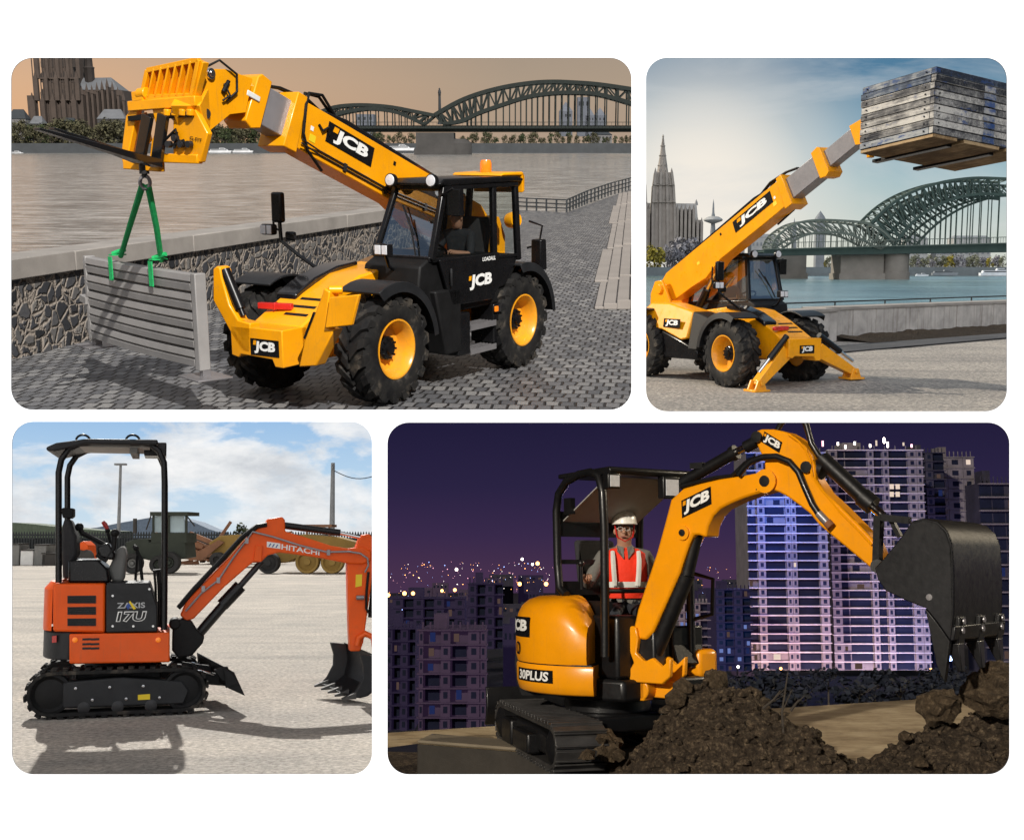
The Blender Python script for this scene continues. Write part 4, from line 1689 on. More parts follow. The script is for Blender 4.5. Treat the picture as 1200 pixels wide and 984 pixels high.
for u in (51, 63, 75, 87):
    for v0, v1 in ((136, 124), (117, 104), (97, 83), (79, 68)):
        b = MB()
        p, q = TL.at(u, v0, Y - .3), TL.at(u, v1, Y - .3)
        b.prism([(p.x - 2.1, Y - .35, p.z), (p.x + 2.1, Y - .35, p.z), (p.x + 2.1, Y - .35, q.z - 3), (p.x, Y - .35, q.z), (p.x - 2.1, Y - .35, q.z - 3)], (0, .3, 0))
        b.part('window', MAT['stone_dusk_dark'], cat, panel=True)
b = MB()
a_, c_ = TL.at(93, 106, Y + 8), TL.at(150, 176, Y + 8)
b.box2((a_.x, Y + 8, c_.z), (TL.at(139, 100, Y).x, Y + 36, a_.z))
for i in range(13):
    u = 76 + i * 6.0
    top = (104, 102, 106, 103, 105, 102, 104, 101, 99, 96, 100, 106, 112)[i]
    p, q = TL.at(u, 176, Y), TL.at(u, top + 6, Y)
    b.box((p.x, Y + 5, (p.z + q.z) / 2), (1.8, 8, q.z - p.z))
    b.lathe([(1.6, q.z), (1.3, q.z + 2), (.0, TL.at(u, top - 5, Y).z)], (p.x, Y + 2, 0), (0, 0, 1), 6)
p = TL.at(144, 176, Y)
b.box2((TL.at(132, 0, Y).x, Y + 6, p.z), (TL.at(150, 0, Y).x, Y + 24, TL.at(148, 118, Y).z))
b.part('nave', MAT['stone_dusk'], cat, panel=True)
for i in range(10):
    b = MB()
    u = 80 + i * 6.0
    p, q = TL.at(u, 132, Y + 7.6), TL.at(u, 112, Y + 7.6)
    b.prism([(p.x - 1.3, Y + 7.8, p.z), (p.x + 1.3, Y + 7.8, p.z), (p.x + 1.3, Y + 7.8, q.z - 3), (p.x, Y + 7.8, q.z), (p.x - 1.3, Y + 7.8, q.z - 3)], (0, .3, 0))
    b.part('window', MAT['stone_dusk_dark'], cat, panel=True)
b = MB()
r0, r1 = TL.at(75, 105.5, Y + 8), TL.at(139, 105.5, Y + 8)
t0, t1 = TL.at(75, 92, Y + 22), TL.at(130, 91, Y + 22)
b.prism([V((r0.x, Y + 7.5, r0.z)), V((r1.x, Y + 7.5, r1.z)), t1, t0], None, top=[V((r0.x, Y + 36, r0.z)), V((r1.x, Y + 36, r1.z)), t1 + V((0, .3, 0)), t0 + V((0, .3, 0))])
b.part('nave_roof', MAT['roof_dusk'], cat, panel=True)
b = MB()
f0 = TL.at(105.5, 96, Y + 20)
b.lathe([(4.2, -6), (4.2, 10), (4.8, 11), (3.4, 12), (3.1, 19), (3.6, 20), (.1, 46)], f0, (0, 0, 1), 8)
b.part('ridge_turret', MAT['stone_dusk_dark'], cat, panel=True)

# bridge
Y = 700
bg = thing('arch_bridge', 'long dark green railway arch bridge on a stone pier crossing the river at dusk', 'bridge', Matrix.Translation(TL.at(510, 178, Y)))
truss_arch(bg, TL, Y, 14, [zb(*p) for p in ((440, 236), (520, 190), (600, 158), (700, 132), (800, 117), (880, 113), (960, 116), (1050, 123), (1187, 143))],
           [zb(*p) for p in ((470, 270), (540, 258), (600, 230), (700, 195), (780, 170), (860, 157), (950, 153), (1050, 160), (1187, 198))], 147, 30, 'bridge_dusk', 1.6)
truss_arch(bg, TL, Y, 14, [zb(*p) for p in ((-20, 245), (20, 224), (70, 207), (130, 200), (200, 200), (280, 207), (360, 222), (440, 238))],
           [zb(*p) for p in ((-20, 275), (20, 262), (70, 236), (130, 221), (200, 213), (280, 222), (340, 243), (400, 272))], 147, 18, 'bridge_dusk', 1.45)
b = MB()
for dy in (0, 14):
    p, q = TL.at(356, 150.6, Y), TL.at(746.5, 150.6, Y)
    b.box2((p.x, Y + dy - .5, p.z - 1.9), (q.x, Y + dy + .5, p.z + 1.6))
b.box2((p.x, Y, p.z - .6), (q.x, Y + 14, p.z))
b.part('deck', MAT['bridge_dusk'], bg, panel=True)
b = MB()
b.box2((p.x, Y - 2.6, p.z + 3.2), (q.x, Y - 2.5, p.z + 3.5))
b.box2((p.x, Y - 2.8, p.z - .1), (q.x, Y - .6, p.z + .3))
for k in range(90):
    x = p.x + (q.x - p.x) * k / 90
    b.box((x, Y - 2.55, p.z + 1.7), (.14, .1, 3.0))
b.part('parapet', MAT['bridge_dusk'], bg, panel=True)
b = MB()
p, q = TL.at(488, 179, Y), TL.at(532, 155.5, Y)
b.box2((p.x, Y - 3, -1.3), (q.x, Y + 18, q.z))
b.box2((p.x - 1, Y - 4, -1.3), (q.x + 1, Y + 19, 2.2))
b.lathe([(9, 0), (9, 6.5), (6, 9)], (q.x + 1, Y + 6, -1.3), (0, 0, 1), 16)
b.part('pier', MAT['far_wall'], bg, panel=True)
# towers behind the bridge
for (u, vt, vb, w_, kind, lab) in ((663, 119, 146, 15, 'pyr', 'hazy square church tower with pointed roof behind the bridge hangers'), (683, 114, 146, 13, 'flat', 'tall hazy block tower behind the bridge hangers'), (691, 126, 146, 10, 'pyr', 'left of two small pointed church spires behind the bridge'), (703, 126, 146, 13, 'pyr', 'right hand of two small pointed church spires behind the bridge'),
                              (428, 134, 150, 20, 'flat', 'wide blue grey block behind the small bridge arch')):
    Yt = 1150
    p, q = TL.at(u, vb + 14, Yt), TL.at(u, vt, Yt)
    wd = TL.px(w_, Yt)
    h = thing('far_tower', lab, 'tower', Matrix.Translation((p.x, Yt, p.z)))
    ht = q.z - p.z
    hb = ht * (.72 if kind == 'pyr' else 1)
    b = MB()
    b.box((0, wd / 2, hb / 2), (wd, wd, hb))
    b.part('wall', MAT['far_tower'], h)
    if kind == 'pyr':
        b = MB()
        b.lathe([(wd * .72, hb), (0, ht)], (0, wd / 2, 0), (0, 0, 1), 4)
        b.part('roof', MAT['far_tower'], h)
    for k in range(3):
        b = MB()
        b.box((-wd / 3 + k * wd / 3, -.1, hb * .84), (wd / 8, .3, hb * .1))
        b.part('window', MAT['far_dark'], h)
Yt = 760
p = TL.at(515.5, 127, Yt)
h = thing('column_monument', 'slender column with a small statue above the bridge pier', 'monument', Matrix.Translation(TL.at(515.5, 146, Yt)))
b = MB()
pz = TL.at(515.5, 112, Yt)
b0 = TL.at(515.5, 146, Yt)
b.lathe([(1.6, 0), (1.0, 2), (.75, pz.z - b0.z), (1.1, pz.z - b0.z + .3), (0, pz.z - b0.z + .6)], (0, 0, 0), (0, 0, 1), 10)
b.part('column', MAT['far_dark'], h)
b = MB()
b.lathe([(.7, 0), (1.0, 1.2), (.8, 2.6), (.45, 3.1), (.6, 3.6), (0, 4.3)], (0, 0, pz.z - b0.z + .3), (0, 0, 1), 8)
b.part('statue', MAT['far_dark'], h)
# boats
cruise_boat(TL, 245, 272, 178.6, 890, 'white river boat moored behind the boom, left of two', 'white boats on the far bank')
cruise_boat(TL, 273, 297, 178.4, 885, 'white river boat moored behind the boom, right of two', 'white boats on the far bank')
cruise_boat(TL, 9, 28, 180.5, 880, 'small white river boat at the left edge below the cathedral')
cruise_boat(TL, 452, 486, 176, 880, 'long pale blue excursion boat left of the bridge pier')
cruise_boat(TL, 533, 552, 175.5, 885, 'small pale boat just right of the bridge pier')
# ================================================================== hazy quay
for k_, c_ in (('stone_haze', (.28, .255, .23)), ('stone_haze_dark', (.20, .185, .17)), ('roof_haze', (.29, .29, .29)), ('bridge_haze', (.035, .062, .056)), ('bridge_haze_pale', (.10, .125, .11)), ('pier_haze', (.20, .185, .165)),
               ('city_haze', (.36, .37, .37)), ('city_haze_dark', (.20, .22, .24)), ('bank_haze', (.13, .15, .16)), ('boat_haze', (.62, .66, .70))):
    simple(k_, c_, .9, var=.22, scale=.2)  # far tones with the haze already mixed into the colour
leaf_mat('leaf_mauve', (.14, .14, .165), (.26, .26, .28))  # hazed grey mauve put into the leaf colour
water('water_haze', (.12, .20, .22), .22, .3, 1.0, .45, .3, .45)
TR = Place('quay_in_haze', 316, 2.166)
use(TR)
zt = zoom(750, 60, 2.2886)
zu = zoom(755, 270, 4.615)
zv = zoom(985, 60, 5.79)
zw_ = zoom(880, 190, 3.934)
zx = zoom(757, 150, 4.92)


def tr_sky(n, d, xyz):
    el = xyz[2]
    c = n.ramp(el, [(0, (.66, .68, .58)), (.035, (.58, .66, .62)), (.07, (.40, .55, .59)), (.105, (.22, .39, .50)), (.155, (.085, .215, .35)), (.5, (.16, .25, .34))])
    # glow round the veiled sun, up and to the left of the spire
    dot = n.new('ShaderNodeVectorMath', operation='DOT_PRODUCT')
    n.l(d, dot.inputs[0])
    s_ = V((.155, 1, .062)).normalized()
    dot.inputs[1].default_value = s_
    g = n.ramp(dot.outputs['Value'], [(.988, 0), (.9948, .25), (.9982, .72), (.9998, 1)])
    c = n.mix(g, c, (.97, .90, .80))
    mp = n.new('ShaderNodeMapping')
    mp.inputs['Scale'].default_value = (1, 1, 3.5)
    n.l(d, mp.inputs['Vector'])
    cl = n.noise(mp.outputs[0], 6, 6, .6, .5)
    c = n.mix(n.math('MULTIPLY', n.ramp(cl, [(.44, 0), (.66, 1)]), .42), c, (.70, .72, .72))
    return c, .95


dome(sky_dome_mat('haze_sky', tr_sky), 2400, 6.2, 100, -.6, 85)

gT = TR.ground
b = MB()
nx, ny = 40, 44
far = [gT(751, 330), gT(1500, 330)]
rows = []
bump_c = None
rigB = Rig(TR, 4.18146, 23.77807, math.radians(-62.3015))
bump_c = rigB.L @ V((2.25, 1.28, 0))
v_list = [486 - (486 - 372) * (j / ny) ** 1.0 for j in range(ny + 1)]
for v in v_list:
    row = []
    for i in range(nx + 1):
        u = 751 + (1500 - 751) * i / nx
        p = gT(u, v)
        d = (p - bump_c).length
        z = .13 * math.exp(-(d / 1.0) ** 2) + .02 * (noise.noise(p * .35) - .1)
        row.append(V((p.x, p.y, z)))
    rows.append(row)
b.rings(rows, cap=False, close=False)
b.solo('gravel_ground', MAT['worn_asphalt'], kind='structure')
b = MB()
zq = -1.5
b.face([TR.ground(751, 420, zq), TR.ground(2600, 420, zq), V((1500, 702, zq)), TR.at(751, 320, 702) * 1 + V((0, 0, zq - TR.at(751, 320, 702).z))])
b.solo('river_water', MAT['water_haze'], kind='structure')

# concrete wall
WB = [gT(955, 402), gT(1180, 386)]
dW = (WB[1] - WB[0]).normalized()
nW = V((dW.y, -dW.x, 0))
if nW.y > 0:
    nW = -nW
w = thing('quay_wall', 'pale board marked concrete quay wall with rusty streaks behind the telehandler', 'wall', Matrix.Translation(WB[0]))


def wp(t, off=0.0, z=0.0):
    return WB[0] + dW * t - nW * off + V((0, 0, z))


b = MB()
LW = (WB[1] - WB[0]).length
t0 = 1.15
t = t0
while t < LW + 9:
    b.prism([wp(t + .012, .25), wp(t + 2.58, .25), wp(t + 2.58, .75), wp(t + .012, .75)], (0, 0, .93))
    t += 2.6
b.prism([wp(-6, .0), wp(t0, .0), wp(t0, .75), wp(-6, .75)], (0, 0, .90))
b.part('wall_panel', MAT['wall_concrete'] if 'wall_concrete' in MAT else MAT['concrete'], w, bevel=.012, panel=True)
b = MB()
b.prism([wp(t0 - .3, .22, .932), wp(t, .22, .932), wp(t, 1.1, .932), wp(t0 - .3, 1.1, .932)], (0, 0, .10))
b.prism([wp(-6, -.04, .902), wp(t0 - .01, -.04, .902), wp(t0 - .01, .9, .902), wp(-6, .9, .902)], (0, 0, .10))
b.part('coping', MAT['concrete'], w, bevel=.012, panel=True)
b = MB()
b.bar(wp(-6, 1.3, 1.13), wp(t, 1.3, 1.17), .045, .045)
k = -6
while k < t:
    b.bar(wp(k, 1.3, .7), wp(k, 1.3, 1.14), .04, .04)
    k += 3
b.part('hand_rail', MAT['dark_grey'], w, panel=True)
# soil banked against the foot of the wall
rnd = random.Random(3)
b = MB()
rows = []
for i in range(70):
    t = t0 + .05 + (LW + 8 - t0) * i / 69
    hh = .13 + .08 * noise.noise(V((t * .6, 0, 0))) + .06 * rnd.random()
    rows.append([wp(t, .24, hh), wp(t, .1, hh * .9 + .03 * rnd.random()), wp(t, -.25, hh * .55 + .05 * rnd.random()), wp(t, -.7, .04 + .04 * rnd.random()), wp(t, -1.1 - .3 * rnd.random(), .0)])
b.rings(rows, cap=False, close=False)
b.solo('soil_bank', MAT['soil'], 'strip of dark loose soil banked along the foot of the concrete wall', 'soil', kind='stuff')
b = MB()
b.prism([wp(-5, -1.5, .006), wp(LW + 8, -1.6, .006), wp(LW + 8, -2.6, .006), wp(-5, -2.7, .006)], (0, 0, .0))
b.bm.clear()
a_ = [wp(-5, -1.45, .03), wp(LW + 8, -1.55, .03), wp(LW + 8, -2.5, .03), wp(-5, -3.0, .03)]
b.prism(a_, (0, 0, .012))
b.solo('shade_band', MAT['shade_band_dark'] if 'shade_band_dark' in MAT else MAT['concrete_dark'], kind='structure')  # dark sheet laid where there is only a band of shade

# ------------------------------------------------------------------ telehandler, legs down
teleB, BB = telehandler(rigB, 'yellow telehandler on rough gravel, stabiliser legs planted, long boom lifting timber', dict(angle=math.radians(26.4), outer=4.15, s1=5.02, s2=5.2, nose=5.98, logo=(2.55, 3.75)))
stabiliser_frame(teleB, rigB, 2.45)
logo(teleB, (2.452, -.15, .66), (0, .34, 0), (0, 0, .15))
for sd in (-1, 1):
    zf = .0 if sd < 0 else .13
    yf = -.98 if sd < 0 else 1.26
    y0 = -.36 if sd < 0 else .36
    b = MB()
    P0, P1 = V((2.3, y0, .70)), V((2.3, yf, zf + .15))
    d = (P1 - P0).normalized()
    up = V((0, -d.z, d.y)) * (1 if d.y > 0 else -1)
    up = up if up.z > 0 else -up
    b.prism([P0 + up * .15 + V((-.1, 0, 0)), P1 + up * .06 + V((-.1, 0, 0)), P1 - up * .08 + V((-.1, 0, 0)), P0 - up * .13 + V((-.1, 0, 0))], (.2, 0, 0))
    lg = b.part('stabiliser_leg', MAT['yellow'], teleB, bevel=.012)
    b = MB()
    b.box((2.3, yf, zf + .025), (.34, .34, .04))
    for xx in (2.2, 2.4):
        b.prism([(xx - .02, yf - .13, zf + .04), (xx - .02, yf + .13, zf + .04), (xx - .02, yf + .06, zf + .21), (xx - .02, yf - .06, zf + .21)], (.04, 0, 0))
    b.cyl((2.14, yf, zf + .15), (2.46, yf, zf + .15), .035, seg=12)
    b.part('foot_pad', MAT['yellow'], lg, bevel=.008)
    b = MB()
    Q0 = V((2.36, y0 * 1.05, .98))
    Q1 = P1 + up * .16 - d * .12 + V((.06, 0, 0))
    b.cyl(Q0, Q0.lerp(Q1, .62), .055, seg=14)
    b.mi = 1
    b.cyl(Q0.lerp(Q1, .6), Q1, .03, seg=12)
    b.part('ram', [MAT['black'], MAT['chrome']], lg)
# fork carriage behind the load
b = MB()
for y in (-.55, .55):
    b.bar((4.45, y, 3.95), (4.37, y, 4.85), .1, .08)
for z in (4.08, 4.75):
    b.bar((4.44 - (z - 4) * .08, -.6, z), (4.44 - (z - 4) * .08, .6, z), .1, .1)
b.bar(BB(6.45, -.2), V((4.42, 0, 4.35)), .3, .3)
cg = b.part('fork_carriage', MAT['yellow'], teleB, bevel=.01)
# the load
K0 = V((4.66, -1.0, 4.03))
cx_, cy_, cz_ = V((1.49, 0, .12)), V((0, 2.13, -.20)), V((-.085, 0, .99))
Lc = rigB.L @ basis(K0, cx_.normalized(), cy_.normalized())
cr_ = thing('timber_stack', 'weathered stack of grey and blue painted planks lifted on the boom tip', 'timber', Lc)
LX, LY, LZ = cx_.length, cy_.length, .98
rnd = random.Random(11)
nb = 9
hb = LZ / nb
for grp, mat in (('grey', 'timber_grey'), ('blue', 'timber_blue')):
    b = MB()
    for k in range(nb):
        blue = k in (0, 7, 8)
        z0, z1 = k * hb + .004, (k + 1) * hb - .006
        if (grp == 'blue') == blue:
            j = rnd.uniform(-.008, .008)
            b.box2((0 + j, 0 + j, z0), (LX - .085, .08, z1))           # side towards the eye
            b.box2((0, LY - .08, z0), (LX - .085, LY, z1))
            b.box2((0, .083, z0), (.08, LY - .083, z1))
        if (grp == 'blue') == (k == 8):
            j = rnd.uniform(-.008, .008)
            b.box2((LX - .082 + j, 0, z0), (LX + j, LY, z1))
    b.part('plank_side', MAT[mat], cr_, bevel=.006)
b = MB()
b.box2((.02, .02, LZ - .05), (LX - .02, LY - .02, LZ + .0))
b.part('top_boards', MAT['timber_grey'], cr_)
b = MB()
for y0, y1 in ((.02, .52), (.66, 1.42), (1.56, LY - .02)):
    b.box2((.01, y0, -.055), (LX - .01, y1, .0))
b.part('bottom_boards', MAT['timber_brown'], cr_, bevel=.008)
b = MB()
for k in range(nb):
    z = (k + .5) * hb
    for x in (.12, LX - .18):
        b.ball((x, -.004, z), .014, 6)
    b.ball((LX + .006, .1, z), .014, 6)
b.part('nail_heads', MAT['dark_metal'], cr_)
b = MB()
for k in (0, 1, 2, 3, 4, 5, 6, 7):
    z0, z1 = k * hb + .012, (k + 1) * hb - .014
    b.box2((LX + .004, 1.02 + .01 * (k % 3), z0), (LX + .0125, 1.27 - .012 * (k % 2), z1))
b.part('blue_stripe', MAT['stripe_blue'] if 'stripe_blue' in MAT else MAT['timber_blue'], cr_, smooth=False)
for y in (.585, 1.49):
    b = MB()
    b.prism([(-.25, y - .06, -.035), (LX * .85, y - .06, -.03), (LX * .85, y + .06, -.03), (-.25, y + .06, -.035)], (0, 0, -.05))
    o = b.part('fork', MAT['black'], teleB, bevel=.008)
    o.matrix_parent_inverse = Matrix.Identity(4)
    o.matrix_local = rigB.I @ Lc
tele_driver(teleB, rigB, 'person in dark work clothes in the cab of the telehandler lifting timber', .57, -.58)

# ------------------------------------------------------------------ far side
b = MB()
b.prism([TR.at(751, 323.5, 700), TR.at(1800, 323.5, 700), TR.at(1800, 313, 700), TR.at(751, 313, 700)], (0, 6, 0))
q = [TR.at(751, 313, 706), TR.at(1800, 313, 706), TR.at(1800, 316, 2200), TR.at(751.5, 316, 2200)]
zb_ = q[0].z
b.face([V((p.x, p.y, zb_)) for p in q])
b.solo('far_embankment', MAT['bank_haze'], kind='structure')
rnd = random.Random(21)
i = 0
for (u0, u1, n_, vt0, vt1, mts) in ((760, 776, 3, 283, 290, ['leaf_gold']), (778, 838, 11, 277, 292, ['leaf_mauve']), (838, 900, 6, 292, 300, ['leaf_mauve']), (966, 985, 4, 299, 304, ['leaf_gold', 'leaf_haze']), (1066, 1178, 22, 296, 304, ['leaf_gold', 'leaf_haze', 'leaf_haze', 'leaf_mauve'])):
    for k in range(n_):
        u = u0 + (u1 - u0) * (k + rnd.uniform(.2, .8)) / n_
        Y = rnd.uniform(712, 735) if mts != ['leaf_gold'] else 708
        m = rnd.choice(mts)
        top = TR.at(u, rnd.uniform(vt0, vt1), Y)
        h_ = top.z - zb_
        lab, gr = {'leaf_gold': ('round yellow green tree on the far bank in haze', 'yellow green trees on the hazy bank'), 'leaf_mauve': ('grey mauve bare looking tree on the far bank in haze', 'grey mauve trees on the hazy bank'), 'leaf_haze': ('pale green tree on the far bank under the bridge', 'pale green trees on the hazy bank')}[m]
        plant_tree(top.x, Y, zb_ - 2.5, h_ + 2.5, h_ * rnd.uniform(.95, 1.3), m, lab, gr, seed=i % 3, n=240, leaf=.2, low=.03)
        i += 1
for (u, v0, wpx, lab) in ((897, 274, 32, 'wide hazy office block left of the small bridge arch'), (1107, 296, 20, 'pale white house among trees under the bridge'), (1075, 276, 26, 'hazy blue grey block seen through the hangers'), (1140, 276, 44, 'long low hazy building seen through the hangers at the right'),
                          (860, 280, 26, 'low hazy roofs behind the boom')):
    Y = 760
    a_, c_ = TR.at(u - wpx / 2, v0, Y), TR.at(u + wpx / 2, v0, Y)
    wd = c_.x - a_.x
    ht = a_.z - zb_
    h = thing('far_house', lab, 'building', Matrix.Translation(((a_.x + c_.x) / 2, Y, zb_)))
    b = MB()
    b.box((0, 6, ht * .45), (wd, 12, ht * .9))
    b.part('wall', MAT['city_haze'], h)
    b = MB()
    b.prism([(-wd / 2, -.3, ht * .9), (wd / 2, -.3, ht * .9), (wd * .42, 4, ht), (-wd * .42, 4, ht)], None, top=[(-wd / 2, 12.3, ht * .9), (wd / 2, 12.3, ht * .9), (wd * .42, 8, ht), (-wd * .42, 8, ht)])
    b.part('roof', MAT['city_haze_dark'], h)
    for r in range(3):
        for k in range(7):
            b = MB()
            b.box((-wd / 2 + wd * (k + .5) / 7, -.05, ht * (.25 + .22 * r)), (wd / 16, .15, ht * .1))
            b.part('window', MAT['city_haze_dark'], h)

# cathedral
Y = 760
cat = thing('cathedral', 'hazy gothic cathedral with one tall pointed spire behind the telehandler boom', 'cathedral', Matrix.Translation(V((TR.at(790, 300, Y).x, Y, zb_))))


def X_(p, dy=0.0):
    return TR.at(*zx(*p), Y + dy)


for (xl, xr, cx0, tip) in ((36, 160, 102, 30), (-105, 17, -62, 20)):
    b = MB()
    base = X_((0, 760)).z
    for (y0, y1, w0, w1) in ((760, 430, 64, 62), (430, 330, 60, 56), (330, 255, 54, 46)):
        p, q = X_((cx0, y0)), X_((cx0, y1))
        ww0, ww1 = TR.px(w0 / 4.92, Y), TR.px(w1 / 4.92, Y)
        lo = [V((p.x - ww0, Y, p.z)), V((p.x + ww0, Y, p.z)), V((p.x + ww0, Y + ww0 * 2, p.z)), V((p.x - ww0, Y + ww0 * 2, p.z))]
        hi = [V((q.x - ww1, Y + 1, q.z)), V((q.x + ww1, Y + 1, q.z)), V((q.x + ww1, Y + ww1 * 2, q.z)), V((q.x - ww1, Y + ww1 * 2, q.z))]
        b.prism(lo, None, top=hi)
        for k in range(4):
            xx = -ww0 + 2 * ww0 * k / 3
            x2 = -ww1 + 2 * ww1 * k / 3
            b.bar(V((p.x + xx, Y - .8, p.z)), V((q.x + x2, Y + .2, q.z)), 1.5, 1.6, (0, 1, 0))
            b.lathe([(.9, q.z - 1), (.6, q.z + .8), (0, q.z + 3)], (q.x + x2, Y + .5, 0), (0, 0, 1), 6)
    q = X_((cx0, 258))
    tp = X_((cx0, tip))
    ww = TR.px(33 / 4.92, Y)
    b.lathe([(ww, q.z), (ww * .55, q.z + (tp.z - q.z) * .45), (ww * .12, q.z + (tp.z - q.z) * .92), (ww * .2, q.z + (tp.z - q.z) * .94), (0, tp.z)], (q.x, Y + ww + 2, 0), (0, 0, 1), 8)
    for k in range(7):
        a = k * PI / 4 + .4
        for f in (.2, .45, .7):
            rr = ww * (1 - f * .95)
            b.ball((q.x + rr * math.cos(a), Y + ww + 2 + rr * math.sin(a), q.z + (tp.z - q.z) * f), .5, 5)
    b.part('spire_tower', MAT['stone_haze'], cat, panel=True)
b = MB()
p, q = X_((-30, 760), 6), X_((322, 530), 6)
b.box2((p.x, Y + 6, p.z), (q.x, Y + 40, q.z))
for i in range(14):
    x = 10 + i * 23.5
    top = 470 if x < 290 else 545
    p, q = X_((x, 760), 3), X_((x, top), 3)
    b.box((p.x, Y + 4, (p.z + q.z) / 2), (1.6, 7, q.z - p.z))
    b.lathe([(.9, q.z), (.6, q.z + 1), (0, q.z + 3.4)], (p.x, Y + 2, 0), (0, 0, 1), 6)
b.part('nave', MAT['stone_haze'], cat, panel=True)
b = MB()
p, q = X_((-30, 532), 8), X_((300, 532), 8)
t0_, t1_ = X_((-30, 432), 22), X_((292, 436), 22)
b.prism([p, q, t1_, t0_], None, top=[p + V((0, 28, 0)), q + V((0, 28, 0)), t1_ + V((0, .4, 0)), t0_ + V((0, .4, 0))])
q = X_((290, 436), 22)
b.lathe([(1.2, q.z - 1), (.8, q.z + 1), (0, X_((290, 410), 22).z)], (q.x, q.y, 0), (0, 0, 1), 6)
b.part('nave_roof', MAT['roof_haze'], cat, panel=True)
for i in range(13):
    b = MB()
    p, q = X_((22 + i * 23.5, 640), 5.8), X_((22 + i * 23.5, 560), 5.8)
    b.prism([(p.x - 1, p.y, p.z), (p.x + 1, p.y, p.z), (p.x + 1, p.y, q.z - 2), (p.x, p.y, q.z), (p.x - 1, p.y, q.z - 2)], (0, .15, 0))
    b.part('window', MAT['stone_haze_dark'], cat, panel=True)
for y0, y1 in ((415, 345), (320, 270)):
    for dx in (-22, 22):
        b = MB()
        p, q = X_((102 + dx, y0), -.3), X_((102 + dx, y1), -.3)
        b.prism([(p.x - 1.6, p.y, p.z), (p.x + 1.6, p.y, p.z), (p.x + 1.3, p.y, q.z - 4), (p.x, p.y, q.z), (p.x - 1.3, p.y, q.z - 4)], (0, .2, 0))
        b.part('window', MAT['stone_haze_dark'], cat, panel=True)
# television tower
Y = 900
tv = thing('television_tower', 'thin hazy television tower with a round pod between spire and boom', 'tower', Matrix.Translation(V((TR.at(834.8, 300, Y).x, Y, zb_))))
tb = TR.at(*zx(383, 700), Y)
z0 = tb.z - zb_


def tz(y):
    return TR.at(*zx(383, y), Y).z - zb_


b = MB()
b.lathe([(3.2, 0), (2.0, tz(600)), (1.4, tz(545)), (1.4, tz(505)), (.9, tz(490)), (.55, tz(440)), (0, tz(408))], (0, 0, 0), (0, 0, 1), 12)
b.part('mast', MAT['city_haze_dark'], tv)
b = MB()
b.lathe([(1.4, tz(552)), (6.5, tz(538)), (7.2, tz(530)), (6.4, tz(522)), (4.0, tz(512)), (1.4, tz(508))], (0, 0, 0), (0, 0, 1), 20)
b.part('pod', MAT['city_haze'], tv)
# bridge
Y = 450
bg = thing('arch_bridge', 'green steel arch bridge on stone piers in haze above the concrete wall', 'bridge', Matrix.Translation(TR.at(1050, 326, Y)))


def Zw(l):
    return [zw_(*p) for p in l]


def truss2(up, lo, dv, n, mat, t, off):
    truss_arch(bg, TR, Y, off, up, lo, dv, n, mat, t)


class _Off(float):
    pass


truss_arch(bg, TR, Y, 17, Zw([(555, 280), (640, 200), (740, 140), (860, 98), (960, 80), (1060, 73), (1230, 80)]), Zw([(660, 385), (715, 310), (790, 240), (880, 190), (970, 160), (1070, 147), (1230, 155)]), 287, 22, 'bridge_haze', .75)
truss_arch(bg, TR, Y + 4, 17, Zw([(600, 300), (690, 215), (780, 165), (880, 130), (980, 112), (1080, 106), (1230, 112)]), Zw([(760, 385), (820, 318), (890, 260), (980, 208), (1080, 172), (1160, 156), (1230, 160)]), 287, 22, 'bridge_haze', .6, hang=False)
truss_arch(bg, TR, Y, 17, Zw([(98, 395), (120, 345), (180, 298), (240, 275), (320, 267), (420, 270), (520, 280), (600, 312), (660, 370)]), Zw([(130, 410), (165, 385), (230, 345), (310, 325), (400, 325), (470, 338), (540, 372), (570, 390), (600, 400)]), 290, 22, 'bridge_haze_pale', .6)
p0, p1, q0, q1 = TR.at(*zw_(60, 402), Y), TR.at(*zw_(1400, 368), Y), TR.at(*zw_(60, 432), Y), TR.at(*zw_(1400, 411), Y)
b = MB()
for dy in (0, 17):
    D = V((0, dy, 0))
    b.prism([q0 + D, q1 + D, p1 + D, p0 + D], (0, .7, 0))
b.prism([p0 + V((0, .7, -.6)), p1 + V((0, .7, -.6)), p1 + V((0, 17, -.6)), p0 + V((0, 17, -.6))], (0, 0, -.4))
b.part('deck', MAT['bridge_haze'], bg, panel=True)
b = MB()
b.bar(p0 + V((0, -1.6, 2.2)), p1 + V((0, -1.6, 2.2)), .25, .25)
b.bar(p0 + V((0, -1.4, 0)), p1 + V((0, -1.4, 0)), .9, .3)
for k in range(120):
    a_ = p0.lerp(p1, k / 120) + V((0, -1.6, 0))
    b.bar(a_, a_ + V((0, 0, 2.2)), .1, .1)
b.part('parapet', MAT['bridge_haze_pale'], bg, panel=True)
for (x0, x1, dy, yt) in ((430, 630, 10, 412), (632, 755, 0, 412), (130, 360, 40, 416)):
    b = MB()
    a_, c_ = TR.at(*zw_(x0, yt), Y), TR.at(*zw_(x1, yt), Y)
    if dy == 0:
        R_ = (c_.x - a_.x) / 2
        b.lathe([(R_ * 1.04, -1.6), (R_ * 1.04, 1.2), (R_ * .97, 1.3), (R_ * .97, a_.z - .8), (R_ * 1.02, a_.z - .7), (R_ * 1.02, a_.z)], ((a_.x + c_.x) / 2, Y + 6, 0), (0, 0, 1), 28)
    else:
        b.box2((a_.x, Y + dy - 6, -1.6), (c_.x, Y + dy + 8, a_.z))
        b.box2((a_.x - .6, Y + dy - 6.6, -1.6), (c_.x + .6, Y + dy + 8, .8))
    b.part('pier', MAT['pier_haze'], bg, panel=True)
cruise_boat(TR, 1148, 1190, 322.5, 692, 'long white river boat moored at the right below the hazy bridge', mat='boat_haze')
